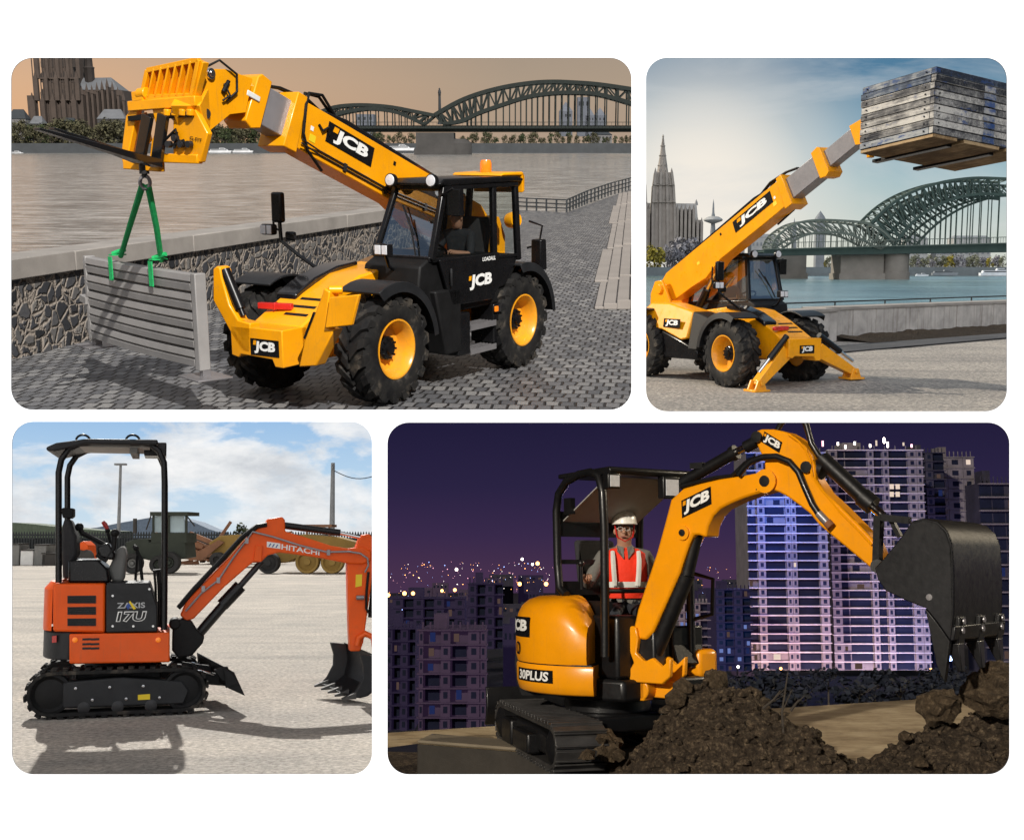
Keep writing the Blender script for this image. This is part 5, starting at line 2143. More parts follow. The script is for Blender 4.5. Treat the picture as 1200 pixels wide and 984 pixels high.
cruise_boat(TR, 1073, 1088, 323, 692, 'small white boat just right of the round bridge pier', mat='boat_haze')
cruise_boat(TR, 1092, 1122, 321.8, 694, 'dark blue moored boat in the middle under the hazy bridge', mat='city_haze_dark')
for (u, vt, lab) in ((930, 255, 'thin pointed church spire left of the small arch top'), (960, 247, 'square hazy church tower above the small arch')):
    Yt = 900
    p, q = TR.at(u, 292, Yt), TR.at(u, vt, Yt)
    h = thing('far_tower', lab, 'tower', Matrix.Translation((p.x, Yt, zb_)))
    ht = q.z - zb_
    wd = 6.4 if u > 950 else 3
    b = MB()
    b.box((0, 0, ht * .42), (wd, wd, ht * .84))
    b.part('wall', MAT['city_haze_dark'], h)
    b = MB()
    b.lathe([(wd * .7, ht * .84), (wd * (.5 if u > 950 else .2), ht * .9), (0, ht)], (0, 0, 0), (0, 0, 1), 8)
    b.part('roof', MAT['city_haze_dark'], h)
# ================================================================== gravel yard by day
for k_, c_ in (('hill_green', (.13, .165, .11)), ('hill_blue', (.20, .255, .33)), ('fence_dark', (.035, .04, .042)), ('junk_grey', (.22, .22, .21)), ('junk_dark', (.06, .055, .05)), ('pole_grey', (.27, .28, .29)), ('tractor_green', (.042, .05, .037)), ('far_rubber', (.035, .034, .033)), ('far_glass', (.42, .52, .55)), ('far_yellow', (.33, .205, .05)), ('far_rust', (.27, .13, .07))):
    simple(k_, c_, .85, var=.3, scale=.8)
BL = Place('gravel_yard', 625, 1.53)
use(BL)
y1 = zoom(20, 500, 2.811)
y2 = zoom(0, 485, 2.288)
y3 = zoom(240, 570, 3.786)


def bl_sky(n, d, xyz):
    el = xyz[2]
    mp = n.new('ShaderNodeMapping')
    mp.inputs['Scale'].default_value = (1, 1, 2.3)
    mp.inputs['Location'].default_value = (.37, .2, .08)
    n.l(d, mp.inputs['Vector'])
    v = mp.outputs['Vector']
    blue = n.ramp(el, [(0, (.66, .80, .90)), (.05, (.50, .70, .90)), (.10, (.33, .55, .85)), (.5, (.15, .33, .7))])
    f = n.noise(v, 7.5, 9, .6, .35)
    m = n.ramp(f, [(.46, 0), (.53, .75), (.6, 1)])
    g = n.noise(v, 13, 8, .65)
    cl = n.ramp(g, [(.34, (.66, .69, .73)), (.5, (.86, .88, .90)), (.62, (1, 1, 1))])
    return n.mix(m, blue, cl), .93


dome(sky_dome_mat('cloudy_sky', bl_sky), 900, -95, -6.35, -.6, 9)
gB = BL.ground
b = MB()
far = 210.0
lim = BL.at(444.8, 700, far)
q = [gB(-1500, 930), gB(444.8, 930), gB(444.8, 640), V((lim.x, far, 0)), V((-330, far, 0))]
b.face([V((p.x, p.y, 0)) for p in q])
b.solo('gravel_ground', MAT['gravel_white'], kind='structure')
# hills
b = MB()


def ridge(b, prof, Y, th=30):
    pts = [BL.at(*y2(x, y), Y) for x, y in prof]
    b.prism([V((pts[0].x, Y, -2))] + pts + [V((pts[-1].x, Y, -2))], (0, th, 0))


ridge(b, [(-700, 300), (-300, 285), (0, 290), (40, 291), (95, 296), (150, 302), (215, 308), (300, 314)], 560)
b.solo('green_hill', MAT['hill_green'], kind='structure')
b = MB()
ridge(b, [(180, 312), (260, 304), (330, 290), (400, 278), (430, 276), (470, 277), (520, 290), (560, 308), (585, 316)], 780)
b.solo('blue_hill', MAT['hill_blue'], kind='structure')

# fence across the back
FY = 84.0
f0, f1 = BL.at(-160, 640, FY), BL.at(444.5, 640, FY)
fz = BL.at(200, 622.5, FY).z
fe = thing('palisade_fence', 'long dark metal palisade fence closing the back of the gravel yard', 'fence', Matrix.Translation(((f0.x + f1.x) / 2, FY, 0)))
b = MB()
x = f0.x
while x < f1.x:
    b.prism([(x - .055, FY, .05), (x + .055, FY, .05), (x + .055, FY, fz - .12), (x, FY, fz + .02), (x - .055, FY, fz - .12)], (0, .03, 0))
    x += .19
b.part('palisade', MAT['fence_dark'], fe, panel=True)
b = MB()
for z in (.35, fz - .3):
    b.box2((f0.x, FY + .035, z), (f1.x, FY + .09, z + .1))
b.box2((f0.x, FY + .1, 0), (f1.x, FY + .25, fz - .45))
b.part('rail', MAT['fence_dark'], fe, panel=True)

# ------------------------------------------------------------------ the orange mini excavator
g0 = gB(137, 838.5)
yaw = math.radians(15.9)
left = V((-math.sin(yaw), math.cos(yaw), 0))
o0 = g0 + left * .40
rigE = Rig(BL, o0.x, o0.y, yaw)


def E(z, pts, y):
    return [rigE.pt(*z(*p), y=y) for p in pts]


def plate(b, z, pts, y0, y1_):
    """a shape seen on the machine's side at y0, as thick as y1"""
    return b.prism(E(z, pts, y0), (0, y1_ - y0, 0))


def track_loop(xa, xb, ra, rb, za, zb_, n=14):
    """points (x, z, tangent angle) round two wheels"""
    out = []
    for k in range(n + 1):
        a = PI / 2 - PI * k / n
        out.append((xb + rb * math.cos(a), zb_ + rb * math.sin(a)))
    for k in range(n + 1):
        a = -PI / 2 - PI * k / n
        out.append((xa + ra * math.cos(a), za + ra * math.sin(a)))
    return out


def add_track(root, xa, xb, r, yc, w, lug=.022, pitch=.085, steel=False, sag=.012, mat='tyre'):
    pts = track_loop(xa, xb, r, r, r + lug, r + lug)
    # even spacing
    P = [V((x, 0, z)) for x, z in pts]
    P.append(P[0])
    L = sum((q - p).length for p, q in zip(P, P[1:]))
    n = int(L / pitch)
    res = []
    seg, acc = 0, 0.0
    for i in range(n):
        t = L * i / n
        while acc + (P[seg + 1] - P[seg]).length < t:
            acc += (P[seg + 1] - P[seg]).length
            seg += 1
        d = (P[seg + 1] - P[seg])
        res.append((P[seg] + d.normalized() * (t - acc), d.normalized()))
    b = MB()
    th = .03
    rings = []
    for p, d in res:
        nrm = V((-d.z, 0, d.x))
        nrm = nrm if nrm.dot(p - V(((xa + xb) / 2, 0, r + lug))) > 0 else -nrm
        rings.append([p + V((0, yc - w / 2, 0)), p + V((0, yc + w / 2, 0)), p - nrm * th + V((0, yc + w / 2, 0)), p - nrm * th + V((0, yc - w / 2, 0))])
    rings.append(rings[0])
    b.rings(rings, cap=False)
    for i, (p, d) in enumerate(res):
        nrm = V((-d.z, 0, d.x))
        nrm = nrm if nrm.dot(p - V(((xa + xb) / 2, 0, r + lug))) > 0 else -nrm
        R = Matrix((d, V((0, 1, 0)), nrm)).transposed()
        if steel:
            b.box(p + nrm * .008 + V((0, yc, 0)), (pitch * .9, w * 1.02, .016), R)
            b.box(p + nrm * .02 + d * pitch * .3 + V((0, yc, 0)), (.018, w * 1.02, lug * 1.5), R)
        else:
            s_ = 1 if i % 2 else -1
            b.box(p + nrm * lug * .5 + V((0, yc + s_ * w * .17, 0)), (pitch * .62, w * .66, lug), R)
            b.box(p + nrm * lug * .35 + V((0, yc - s_ * w * .36, 0)), (pitch * .5, w * .27, lug * .7), R)
    return b.part('track', MAT[mat], root, bevel=.004)


ex = thing('mini_excavator', 'orange and black mini excavator with a canopy parked on pale gravel in daylight', 'excavator', rigE.L)
OR, BK = MAT['orange'], MAT['black_matt']
xa = rigE.pt(*y1(20, 890), y=-.48).x + .205
xb = rigE.pt(*y1(632, 872), y=-.48).x - .205
for yc in (-.38, .50):
    add_track(ex, xa, xb, .185, yc, .23)
    b = MB()
    sgn = -1 if yc < 0 else 1
    b.prism([(xa + .10, yc - .095, .09), (xb - .0, yc - .095, .09), (xb + .04, yc - .095, .20), (xb - .02, yc - .095, .28), (xb - .5, yc - .095, .325), (xa + .5, yc - .095, .325), (xa + .10, yc - .095, .30)], (0, .19, 0))
    fr_ = b.part('track_frame', MAT['dark_grey'], ex, bevel=.012)
    for x in (xa, xb):
        b = MB()
        b.lathe([(.17, -.09), (.17, .09), (.145, .095), (.12, .07), (.05, .08), (0, .08)], (x, yc, .207), (0, sgn, 0), 26)
        b.part('sprocket' if x == xa else 'idler', MAT['black_matt'], fr_)
    for k in range(3):
        b = MB()
        x = xa + (xb - xa) * (k + 1) / 4
        b.lathe([(.05, -.1), (.05, .1), (.03, .105), (0, .105)], (x, yc, .085), (0, sgn, 0), 16)
        b.part('roller', MAT['dark_metal'], fr_)
    for k in range(6):
        if yc < 0:
            b = MB()
            x = xa + .2 + (xb - xa - .4) * k / 5
            b.lathe([(.012, 0), (.012, .015), (0, .016)], (x, yc - .095, .15 if k % 2 else .25), (0, -1, 0), 8)
            b.part('bolt', MAT['steel'], fr_)
b = MB()
plate(b, y1, [(398, 882), (438, 879), (438, 897), (398, 899)], -.4785, -.4795)
b.part('warning_label', MAT['sticker_yellow'], ex, smooth=False)
b = MB()
b.box((.0, .05, .30), (.7, .66, .12))
b.cyl((0, .05, .34), (0, .05, .46), .30, seg=28)
b.part('undercarriage', BK, ex, bevel=.015)
# dozer blade
b = MB()
pr = [rigE.pt(*y1(X, Y), y=-.56) for X, Y in ((688, 792), (716, 808), (733, 845), (752, 886), (735, 878), (695, 860))]
b.prism(pr, (-.22, 1.14, .03))
b.prism([p + V((-.02, -.012, 0)) for p in [pr[0], pr[1], pr[2] + V((.02, 0, 0)), pr[5]]], (0, .05, 0))
b.prism([pr[0] + V((-.10, .02, -.02)), pr[0] + V((.02, .02, .0)), pr[5] + V((.03, .02, .02)), pr[5] + V((-.05, .02, .06))], (0, .10, 0))
bl_ = b.part('dozer_blade', BK, ex, bevel=.008)
b = MB()
for yy in (-.22, .30):
    b.bar((.45, yy, .30), (pr[0].x + .02, yy, .25), .07, .10)
b.bar((.52, .05, .36), (pr[0].x, .05, .30), .06, .06)
b.mi = 1
b.bar((.6, .05, .37), (pr[0].x - .1, .05, .32), .035, .035)
b.tube([(.5, -.26, .37), (pr[0].x - .2, -.26, .34), (pr[0].x - .08, -.26, .30)], .012, 8)
b.part('blade_arm', [BK, MAT['chrome']], bl_, bevel=.006)
# house
b = MB()
plate(b, y1, [(172, 682), (503, 677), (503, 775), (172, 780)], -.475, .52)
sk_ = b.part('lower_skirt', OR, ex, bevel=.012)
for k in range(3):
    for j in range(2):
        b = MB()
        X, Y = (215, 243)[j], (696, 712, 726)[k]
        plate(b, y1, [(X, Y), (X + 28, Y - 1), (X + 28, Y + 6), (X, Y + 7)], -.477, -.479)
        b.part('vent_hole', MAT['black'], sk_, smooth=False)
for X in (191, 465):
    b = MB()
    p = rigE.pt(*y1(X, 701), y=-.476)
    b.lathe([(.022, 0), (.022, .006), (.012, .012), (0, .012)], p, (0, -1, 0), 14)
    b.part('reflector', MAT['amber'], sk_)
b = MB()
plate(b, y1, [(118, 516), (290, 516), (290, 678), (118, 674)], -.468, .47)
eh = b.part('engine_cover', OR, ex, bevel=.02)
for (Y0, Y1) in ((555, 581), (592, 618), (630, 655)):
    b = MB()
    plate(b, y1, [(166, Y0 + 1), (260, Y0), (260, Y1), (166, Y1)], -.470, -.473)
    lv = b.part('louvre', MAT['black'], eh, smooth=False)
    b = MB()
    for k in range(4):
        yy = Y0 + 4 + k * 6
        plate(b, y1, [(168, yy), (258, yy), (258, yy + 2.5), (168, yy + 2.5)], -.4735, -.479)
    b.part('louvre_slats', MAT['black_matt'], lv, smooth=False)
b = MB()
cp = [rigE.pt(*y1(118, 512), y=-.45), rigE.pt(*y1(118, 672), y=-.45)]
xr = cp[0].x
rings = []
for k in range(13):
    a = math.radians(-90 - 180 * k / 12)
    xx = xr + math.cos(a) * .10 + .0
    yy = math.sin(a) * .45 + .02
    rings.append([V((xx, yy, cp[1].z)), V((xx - .0, yy, cp[0].z - .06)), V((xx + .05, yy * .9, cp[0].z)), V((xx + .12, yy * .8, cp[0].z))])
b.rings(rings, cap=False, close=False)
b.part('rear_cover', OR, ex)
b = MB()
c0, c1 = rigE.pt(*y1(172, 676), y=-.46), rigE.pt(*y1(172, 780), y=-.46)
rings = []
for k in range(17):
    a = math.radians(-90 - 180 * k / 16)
    xx, yy = c0.x + math.cos(a) * .24, math.sin(a) * .465 + .02
    rings.append([V((xx, yy, c1.z + .03)), V((xx, yy, c0.z)), V((xx + .1, yy * .85, c0.z + .002)), V((xx + .12, yy * .85, c1.z + .02))])
b.rings(rings, cap=True)
cw = b.part('counterweight', MAT['dark_grey'], ex, bevel=.01)
b = MB()
plate(b, y1, [(116, 688), (131, 686), (131, 708), (116, 710)], -.40, -.43)
b.part('rear_lamp', MAT['lens_red'], cw)
b = MB()
plate(b, y1, [(293, 520), (300, 514), (436, 513), (462, 592), (462, 674), (293, 677)], -.478, .1)
tk = b.part('tank_cover', MAT['dark_grey'], ex, bevel=.02)
for X, Y in ((315, 556), (315, 656), (383, 656), (436, 534), (448, 656)):
    b = MB()
    b.lathe([(.012, 0), (.01, .008), (0, .008)], rigE.pt(*y1(X, Y), y=-.478), (0, -1, 0), 10)
    b.part('screw_head', MAT['steel'], tk)


def words(parent, text, z, tl, tr, bl, y, mat, bold, shear=0.0, lift=.003, name='lettering'):
    o = rigE.pt(*z(*bl), y=y)
    b = MB()
    lettering(b, text, o, rigE.pt(*z(*tr), y=y) - rigE.pt(*z(*tl), y=y), rigE.pt(*z(*tl), y=y) - o, lift, bold, shear)
    return b.part(name, MAT[mat], parent, smooth=False)


words(tk, 'ZAXIS', y1, (327, 577), (424, 575), (327, 600), -.479, 'black', .06)
words(tk, 'ZAXIS', y1, (329, 579), (422, 577), (329, 598), -.479, 'letter_grey', .025, lift=.005)
words(tk, '17U', y1, (325, 608), (428, 606), (325, 643), -.479, 'white_letters', .07, .15)
words(tk, '17U', y1, (329, 611), (424, 609), (329, 640), -.479, 'black', .02, .15, lift=.006)
b = MB()
plate(b, y1, [(358, 590), (372, 574), (380, 580), (366, 602)], -.4865, -.4875)
b.part('blue_stroke', MAT['blue_mark'], tk, smooth=False)
b = MB()
plate(b, y1, [(372, 572), (392, 598), (384, 602), (368, 578)], -.488, -.489)
b.part('yellow_stroke', MAT['sticker_yellow'], tk, smooth=False)
# operator's place
b = MB()
plate(b, y1, [(168, 438), (268, 438), (300, 470), (306, 514), (168, 514)], -.34, .30)
b.part('seat_base', MAT['black'], ex, bevel=.02)
b = MB()
plate(b, y1, [(150, 500), (148, 330), (156, 302), (172, 306), (194, 360), (196, 420), (185, 440), (180, 500)], -.25, .22)
st = b.part('seat', MAT['seat_cloth'], ex, bevel=.035)
b = MB()
plate(b, y1, [(145, 272), (150, 266), (186, 268), (186, 296), (176, 302), (150, 300)], -.20, .02)
b.part('headrest', MAT['black_matt'], st, bevel=.015)
b = MB()
plate(b, y1, [(330, 400), (352, 390), (360, 420), (350, 512), (312, 512), (300, 470)], -.20, .22)
b.part('front_console', MAT['junk_grey'], ex, bevel=.03)
for (pts, r, yy, m_) in (([(262, 420), (290, 440), (318, 400), (322, 350)], .022, -.28, 'black_matt'), ([(205, 330), (215, 350), (260, 372), (310, 400)], .022, -.1, 'black_matt'), ([(300, 430), (306, 380), (298, 342)], .014, .15, 'black_matt'),
                         ([(392, 400), (405, 430), (412, 505)], .014, -.1, 'black_matt'), ([(390, 505), (396, 420), (388, 395)], .012, .2, 'black_matt')):
    b = MB()
    b.tube(E(y1, pts, yy), r, 8)
    e = E(y1, [pts[-1 if pts[0][1] > pts[-1][1] else 0]], yy)[0]
    b.ball(e, r * 1.7, 8)
    b.part('control_lever', MAT[m_], ex)
b = MB()
b.tube(E(y1, [(282, 312), (290, 322), (300, 342)], .15), [.016, .022, .014], 8)
b.part('red_grip', MAT['red'], ex)
b = MB()
plate(b, y1, [(262, 395), (300, 380), (325, 420), (318, 440), (270, 430)], -.30, -.12)
b.part('arm_rest', MAT['black'], ex, bevel=.02)
b = MB()
for X in (452, 462, 470):
    b.tube(E(y1, [(X, 474), (X + 4, 520), (X + 6, 600), (X + 2, 660)], -.30 + (X - 452) * .012), .011, 8)
b.tube(E(y1, [(448, 474), (472, 472)], -.25), .011, 8)
b.part('lever_stand', MAT['black_matt'], ex)
# canopy
for yy in (-.44, .46):
    b = MB()
    pth = [(137, 512), (137, 300), (137, 150), (146, 108), (170, 74), (206, 56), (250, 50), (400, 52), (440, 58), (468, 80), (484, 118), (486, 180), (486, 420), (484, 668)]
    pts = [rigE.pt(*y1(*p), y=-.44) for p in pth]
    b.tube([p + V((0, yy + .44, 0)) for p in pts], .0265, 12)
    b.part('canopy_frame', MAT['black'], ex)
ra, rb_ = rigE.pt(*y1(104, 88), y=-.44), rigE.pt(*y1(484, 52), y=-.44)
zr = rigE.pt(*y1(300, 46), y=-.44).z
b = MB()
b.prism([(ra.x - .02, -.50, zr - .07), (ra.x + .06, -.50, zr - .03), (ra.x + .3, -.50, zr + .01), (rb_.x - .05, -.50, zr + .015), (rb_.x - .05, -.50, zr - .03), (ra.x + .3, -.50, zr - .035), (ra.x + .06, -.50, zr - .10), (ra.x - .01, -.50, zr - .10)], (0, 1.04, 0))
rf = b.part('canopy_roof', MAT['dark_grey'], ex, bevel=.015)
b = MB()
b.box2((ra.x + .22, -.40, zr - .052), (rb_.x - .12, .44, zr - .038))
b.part('roof_lining', MAT['canopy_lining'], rf)
b = MB()
b.box2((rb_.x - .28, -.40, zr - .10), (rb_.x - .22, .44, zr - .053))
b.part('roof_beam', MAT['junk_grey'], rf)
b = MB()
b.box2((rb_.x - .17, -.1, zr - .10), (rb_.x + .02, .35, zr + .02))
b.part('lamp_bracket', MAT['black'], rf, bevel=.01)
for X in (217, 381):
    c = rigE.pt(*y1(X, 44), y=-.43)
    b = MB()
    b.tube([c + V((.055 * math.cos(a * PI / 8), 0, .0 + .045 * math.sin(a * PI / 8))) for a in range(9)], .010, 8)
    b.part('lifting_eye', MAT['black'], rf)
# boom
BY0, BY1 = -.085, .085
b = MB()
plate(b, y1, [(512, 655), (540, 632), (575, 640), (590, 665), (618, 690), (612, 712), (575, 755), (530, 762), (510, 735)], -.12, .12)
b.cyl(E(y1, [(520, 650)], -.13)[0], E(y1, [(520, 650)], -.13)[0] + V((0, .26, 0)), .05, seg=16)
b.part('swing_post', BK, ex, bevel=.015)
b = MB()
px = [y2(483, 540), y2(500, 500), y2(560, 440), y2(620, 380), y2(668, 325), y2(690, 308), y3(268, 165), y3(282, 143), y3(345, 134), y3(356, 148), y3(357, 198), y3(440, 222), y3(560, 262), y3(640, 275), y3(700, 268), y3(738, 285), y3(738, 330), y3(700, 345), y3(640, 342),
      y3(520, 318), y3(400, 300), y3(330, 292), y3(280, 305), y3(250, 334), y3(215, 336), y3(196, 350), y2(600, 465), y2(520, 548), y2(500, 556)]
b.prism([rigE.pt(*p, y=BY0) for p in px], (0, BY1 - BY0, 0))
bo = b.part('boom', OR, ex, bevel=.012)
b = MB()
plate(b, y3, [(226, 262), (256, 262), (252, 334), (216, 330)], BY0 - .03, BY1 + .03)
b.part('ram_bracket', OR, bo, bevel=.006)
words(bo, 'HITACHI', y3, (341, 254), (510, 281), (339, 278), BY0 - .001, 'white_letters', .022)
b = MB()
plate(b, y3, [(275, 243), (335, 252), (335, 276), (275, 268)], BY0 - .001, BY0 - .004)
b.part('maker_plate', MAT['white_letters'], bo, smooth=False)
words(bo, 'I I I', y3, (282, 250), (326, 257), (282, 265), BY0 - .004, 'blue_mark', .03, .4, name='plate_marks')
b = MB()
for k, (dy, rr) in enumerate(((-.03, .022), (.02, .02), (.06, .02))):
    b.tube([p + V((0, dy + .03, 0)) for p in [rigE.pt(*q, y=BY0 - .0) for q in (y2(478, 520), y2(520, 470), y2(600, 385), y2(650, 330), y2(690, 300), y3(240, 175), y3(275, 168))]], rr, 8)
b.part('hose', MAT['black_matt'], bo)
b = MB()
b.tube([rigE.pt(*q, y=BY0 - .015) for q in (y2(498, 528), y2(540, 480), y3(60, 415), y3(130, 310), y3(190, 232), y3(212, 200), y3(300, 222), y3(420, 260), y3(540, 290), y3(640, 288), y3(690, 296), y3(722, 318), y3(726, 350), y3(710, 380))], .009, 8)
for p in (y3(60, 415), y3(186, 240), y3(548, 292), y2(545, 468)):
    c = rigE.pt(*p, y=BY0 - .012)
    b.box(c, (.03, .03, .05))
b.part('steel_pipe', MAT['grey_metal'], bo)
b = MB()
b.tube([rigE.pt(*q, y=0) for q in (y3(350, 172), y3(600, 205))], .032, 14)
b.mi = 1
b.tube([rigE.pt(*q, y=0) for q in (y3(596, 204), y3(715, 232))], .017, 12)
b.part('arm_ram', [MAT['black'], MAT['chrome']], bo)
b = MB()
b.tube([rigE.pt(*q, y=-.0) for q in (y2(530, 592), y2(640, 465))], .046, 14)
b.tube([rigE.pt(*q, y=-.0) for q in (y2(596, 512), y2(645, 460))], .06, 14)
b.mi = 1
b.tube([rigE.pt(*q, y=-.0) for q in (y2(638, 467), y2(702, 395))], .028, 12)
b.part('boom_ram', [MAT['black'], MAT['dark_metal']], ex)
# dipper, bucket (the photograph ends just past the dipper; the rest is built a little way beyond)
b = MB()
px = [y3(686, 232), y3(700, 214), y3(730, 210), y3(762, 240), y3(764, 300), y3(744, 400), y3(722, 560), y3(704, 690), y3(690, 730), y3(645, 730), y3(640, 640), y3(632, 345), y3(660, 300)]
b.prism([rigE.pt(*p, y=BY0 + .02) for p in px], (0, .13, 0))
dp = b.part('dipper', OR, ex, bevel=.012)
b = MB()
plate(b, y3, [(670, 390), (698, 388), (696, 440), (668, 446)], BY0 + .018, BY0 + .015)
b.part('warning_label', MAT['sticker_yellow'], dp, smooth=False)
b = MB()
b.cyl(*[rigE.pt(*q, y=BY0 - .01) for q in (y3(672, 492), y3(706, 492))], .022, seg=12)
b.mi = 1
b.tube([rigE.pt(*q, y=BY0 - .0) for q in (y3(726, 378), y3(718, 460), y3(716, 540), y3(728, 560))], .012, 8)
b.tube([rigE.pt(*q, y=0.0) for q in (y3(752, 400), y3(736, 580))], .026, 12)
b.part('bucket_ram', [MAT['grey_metal'], MAT['black_matt']], dp)
b = MB()
b.tube([rigE.pt(*q, y=BY0 + .0) for q in (y3(676, 705), y3(684, 670), y3(712, 652), y3(748, 668), y3(756, 720))], .03, 10)
b.tube([rigE.pt(*q, y=BY1 - .0) for q in (y3(676, 705), y3(684, 670), y3(712, 652), y3(748, 668), y3(756, 720))], .03, 10)
b.part('bucket_link', OR, dp)
b = MB()
ytmp = -.24
near = [y3(690, 745), y3(765, 752), y3(775, 830), y3(760, 900), y3(722, 930), y3(690, 938), y3(648, 936), y3(676, 905), y3(704, 850), y3(706, 800)]
outl = [rigE.pt(*p, y=ytmp) for p in near]
wV = rigE.pt(*y3(512, 872), y=.28) - outl[6]
b = MB()
for f in (0, .95):
    b.prism([p + wV * f for p in outl], wV * .05)
shell = outl[1:7]
b.rings([[p, p + wV, p + wV + V((-.02, 0, .014)), p + V((-.02, 0, .014))] for p in shell], cap=True)
bk = b.part('bucket', MAT['bucket_steel'], ex, bevel=.004)
for k in range(5):
    b = MB()
    c0 = outl[6] + wV * (.05 + .225 * k)
    d = V((-.93, 0, -.20)).normalized()
    c0 = c0 - d * .06
    b.prism([c0 + V((0, -.03, -.028)), c0 + V((0, .03, -.028)), c0 + V((0, .03, .028)), c0 + V((0, -.03, .028))], None, top=[c0 + d * .13 + V((0, -.02, -.008)), c0 + d * .13 + V((0, .02, -.008)), c0 + d * .13 + V((0, .02, .008)), c0 + d * .13 + V((0, -.02, .008))])
    b.part('tooth', MAT['track_steel'], bk)

# ------------------------------------------------------------------ behind: green tractor, yellow roller, scrap, poles
TY = 46.5


def F_(p, Y=TY):
    return BL.at(*y2(*p), Y)


def facing(b, pts, Y, th):
    return b.prism([F_(p, Y) for p in pts], (0, th, 0))


tr = thing('army_tractor', 'old olive green tractor with a square glazed cab at the back of the yard', 'tractor', Matrix.Translation(V((F_((420, 420)).x, TY, 0))))
b = MB()
facing(b, [(335, 345), (358, 336), (397, 334), (399, 345), (495, 340), (500, 385), (470, 390), (400, 392), (345, 380)], TY, 1.5)
b.part('body', MAT['tractor_green'], tr, bevel=.03, panel=True)
b = MB()
for X in (408, 450, 496):
    facing(b, [(X, 268), (X + 5, 268), (X + 5, 345), (X, 345)], TY, .12)
    facing(b, [(X, 268), (X + 5, 268), (X + 5, 345), (X, 345)], TY + 1.3, .12)
facing(b, [(402, 262), (504, 262), (504, 272), (402, 272)], TY - .1, 1.7)
facing(b, [(405, 318), (500, 318), (500, 345), (405, 345)], TY - .01, 1.5)
b.part('cab', MAT['tractor_green'], tr, panel=True)
for (a_, c_) in ((413, 449), (456, 495)):
    b = MB()
    b.face([F_(p, TY + .06) for p in ((a_, 273), (c_, 273), (c_, 317), (a_, 317))])
    b.part('cab_window', MAT['far_glass'], tr, panel=True, smooth=False)
b = MB()
b.tube([F_(p, TY + .3) for p in ((362, 320), (362, 280))], .08, 8)
b.tube([F_(p, TY + .3) for p in ((405, 272), (392, 310))], .03, 6)
b.tube([F_(p, TY + .3) for p in ((500, 272), (522, 300))], .03, 6)
b.part('exhaust', MAT['junk_dark'], tr, panel=True)
for X, Rr in ((357, 27), (455, 29), (427, 24)):
    c = F_((X, 425 - Rr), TY - .2)
    rr = BL.px(Rr / 2.288, TY)
    c.z = rr
    b = MB()
    b.lathe([(rr * .5, -.2), (rr * .95, -.2), (rr, -.1), (rr, .1), (rr * .95, .2), (rr * .55, .18), (rr * .5, .1), (0, .1)], c, (0, -1, 0), 24)
    wl_ = b.part('wheel', MAT['far_rubber'], tr, panel=True)
    b = MB()
    b.lathe([(rr * .48, .1), (rr * .42, .14), (rr * .2, .08), (rr * .18, .16), (0, .16)], c, (0, -1, 0), 20)
    b.part('rim', MAT['tractor_green'] if X != 357 else MAT['junk_grey'], wl_, panel=True)
rl = thing('road_roller', 'faded yellow road roller with heavy round wheels parked behind the orange boom', 'road roller', Matrix.Translation(V((F_((830, 420)).x, TY, 0))))
b = MB()
facing(b, [(735, 375), (760, 335), (810, 322), (905, 330), (960, 345), (962, 392), (880, 398), (800, 385), (770, 398), (742, 398)], TY + .3, 1.5)
b.part('body', MAT['far_yellow'], rl, bevel=.04, panel=True)
b = MB()
for X in (820, 880):
    facing(b, [(X, 300), (X + 5, 300), (X + 5, 340), (X, 340)], TY + .4, .1)
facing(b, [(815, 296), (890, 296), (890, 303), (815, 303)], TY + .3, 1.3)
b.part('roof_frame', MAT['far_rust'], rl, panel=True)
for X, Rr, m_ in ((722, 28, 'far_rubber'), (826, 31, 'far_yellow'), (893, 30, 'far_yellow')):
    rr = BL.px(Rr / 2.288, TY)
    c = F_((X, 400), TY - .1)
    c.z = rr
    b = MB()
    b.lathe([(0, -.3), (rr * .97, -.3), (rr, -.2), (rr, .25), (rr * .95, .3), (rr * .8, .28), (rr * .7, .16), (rr * .3, .2), (rr * .28, .3), (0, .3)], c, (0, -1, 0), 26)
    b.part('wheel', MAT[m_], rl, panel=True)
rnd = random.Random(8)
for (x0, x1, yt, yb, m_, lab) in ((33, 50, 350, 398, 'junk_grey', 'grey metal locker at the left edge by the fence'), (55, 88, 366, 397, 'white_paint', 'white tank like box standing by the fence, second from the left'), (92, 122, 352, 398, 'junk_grey', 'grey crate between the white box and the dark heap'), (112, 148, 375, 401, 'junk_dark', 'low dark scrap box left of the excavator seat')):
    a_, c_ = F_((x0, yt), 58), F_((x1, yb), 58)
    h = thing('scrap_box', lab, 'box', Matrix.Translation(V(((a_.x + c_.x) / 2, 58, 0))))
    wd, ht = c_.x - a_.x, a_.z
    b = MB()
    b.box((0, .6, ht / 2), (wd, 1.2, ht))
    b.part('body', MAT[m_], h, bevel=.03)
    b = MB()
    b.box((0, .6, ht + .03), (wd * 1.04, 1.26, .06))
    b.part('lid', MAT['junk_dark'], h)
b = MB()
for k in range(60):
    X = rnd.uniform(500, 640)
    p = F_((X, rnd.uniform(355, 398)), 60 + rnd.random())
    p.z = max(.05, p.z)
    a = rnd.uniform(0, 6.3)
    b.bar(p, p + V((math.cos(a), rnd.uniform(-.4, .4), rnd.uniform(-.3, .5))) * rnd.uniform(.8, 3.0), rnd.uniform(.06, .3), rnd.uniform(.06, .25))
b.solo('scrap_heap', MAT['far_rust'], 'long rusty heap of scrap iron along the fence behind the boom', 'scrap', kind='stuff')
ldr = thing('wheel_loader', 'rusty yellow loader arm and body between the tractor and the orange boom', 'loader', Matrix.Translation(V((F_((585, 400), 55).x, 55, 0))))
b = MB()
facing(b, [(560, 345), (590, 326), (650, 322), (668, 345), (660, 385), (570, 388)], 55, 1.6)
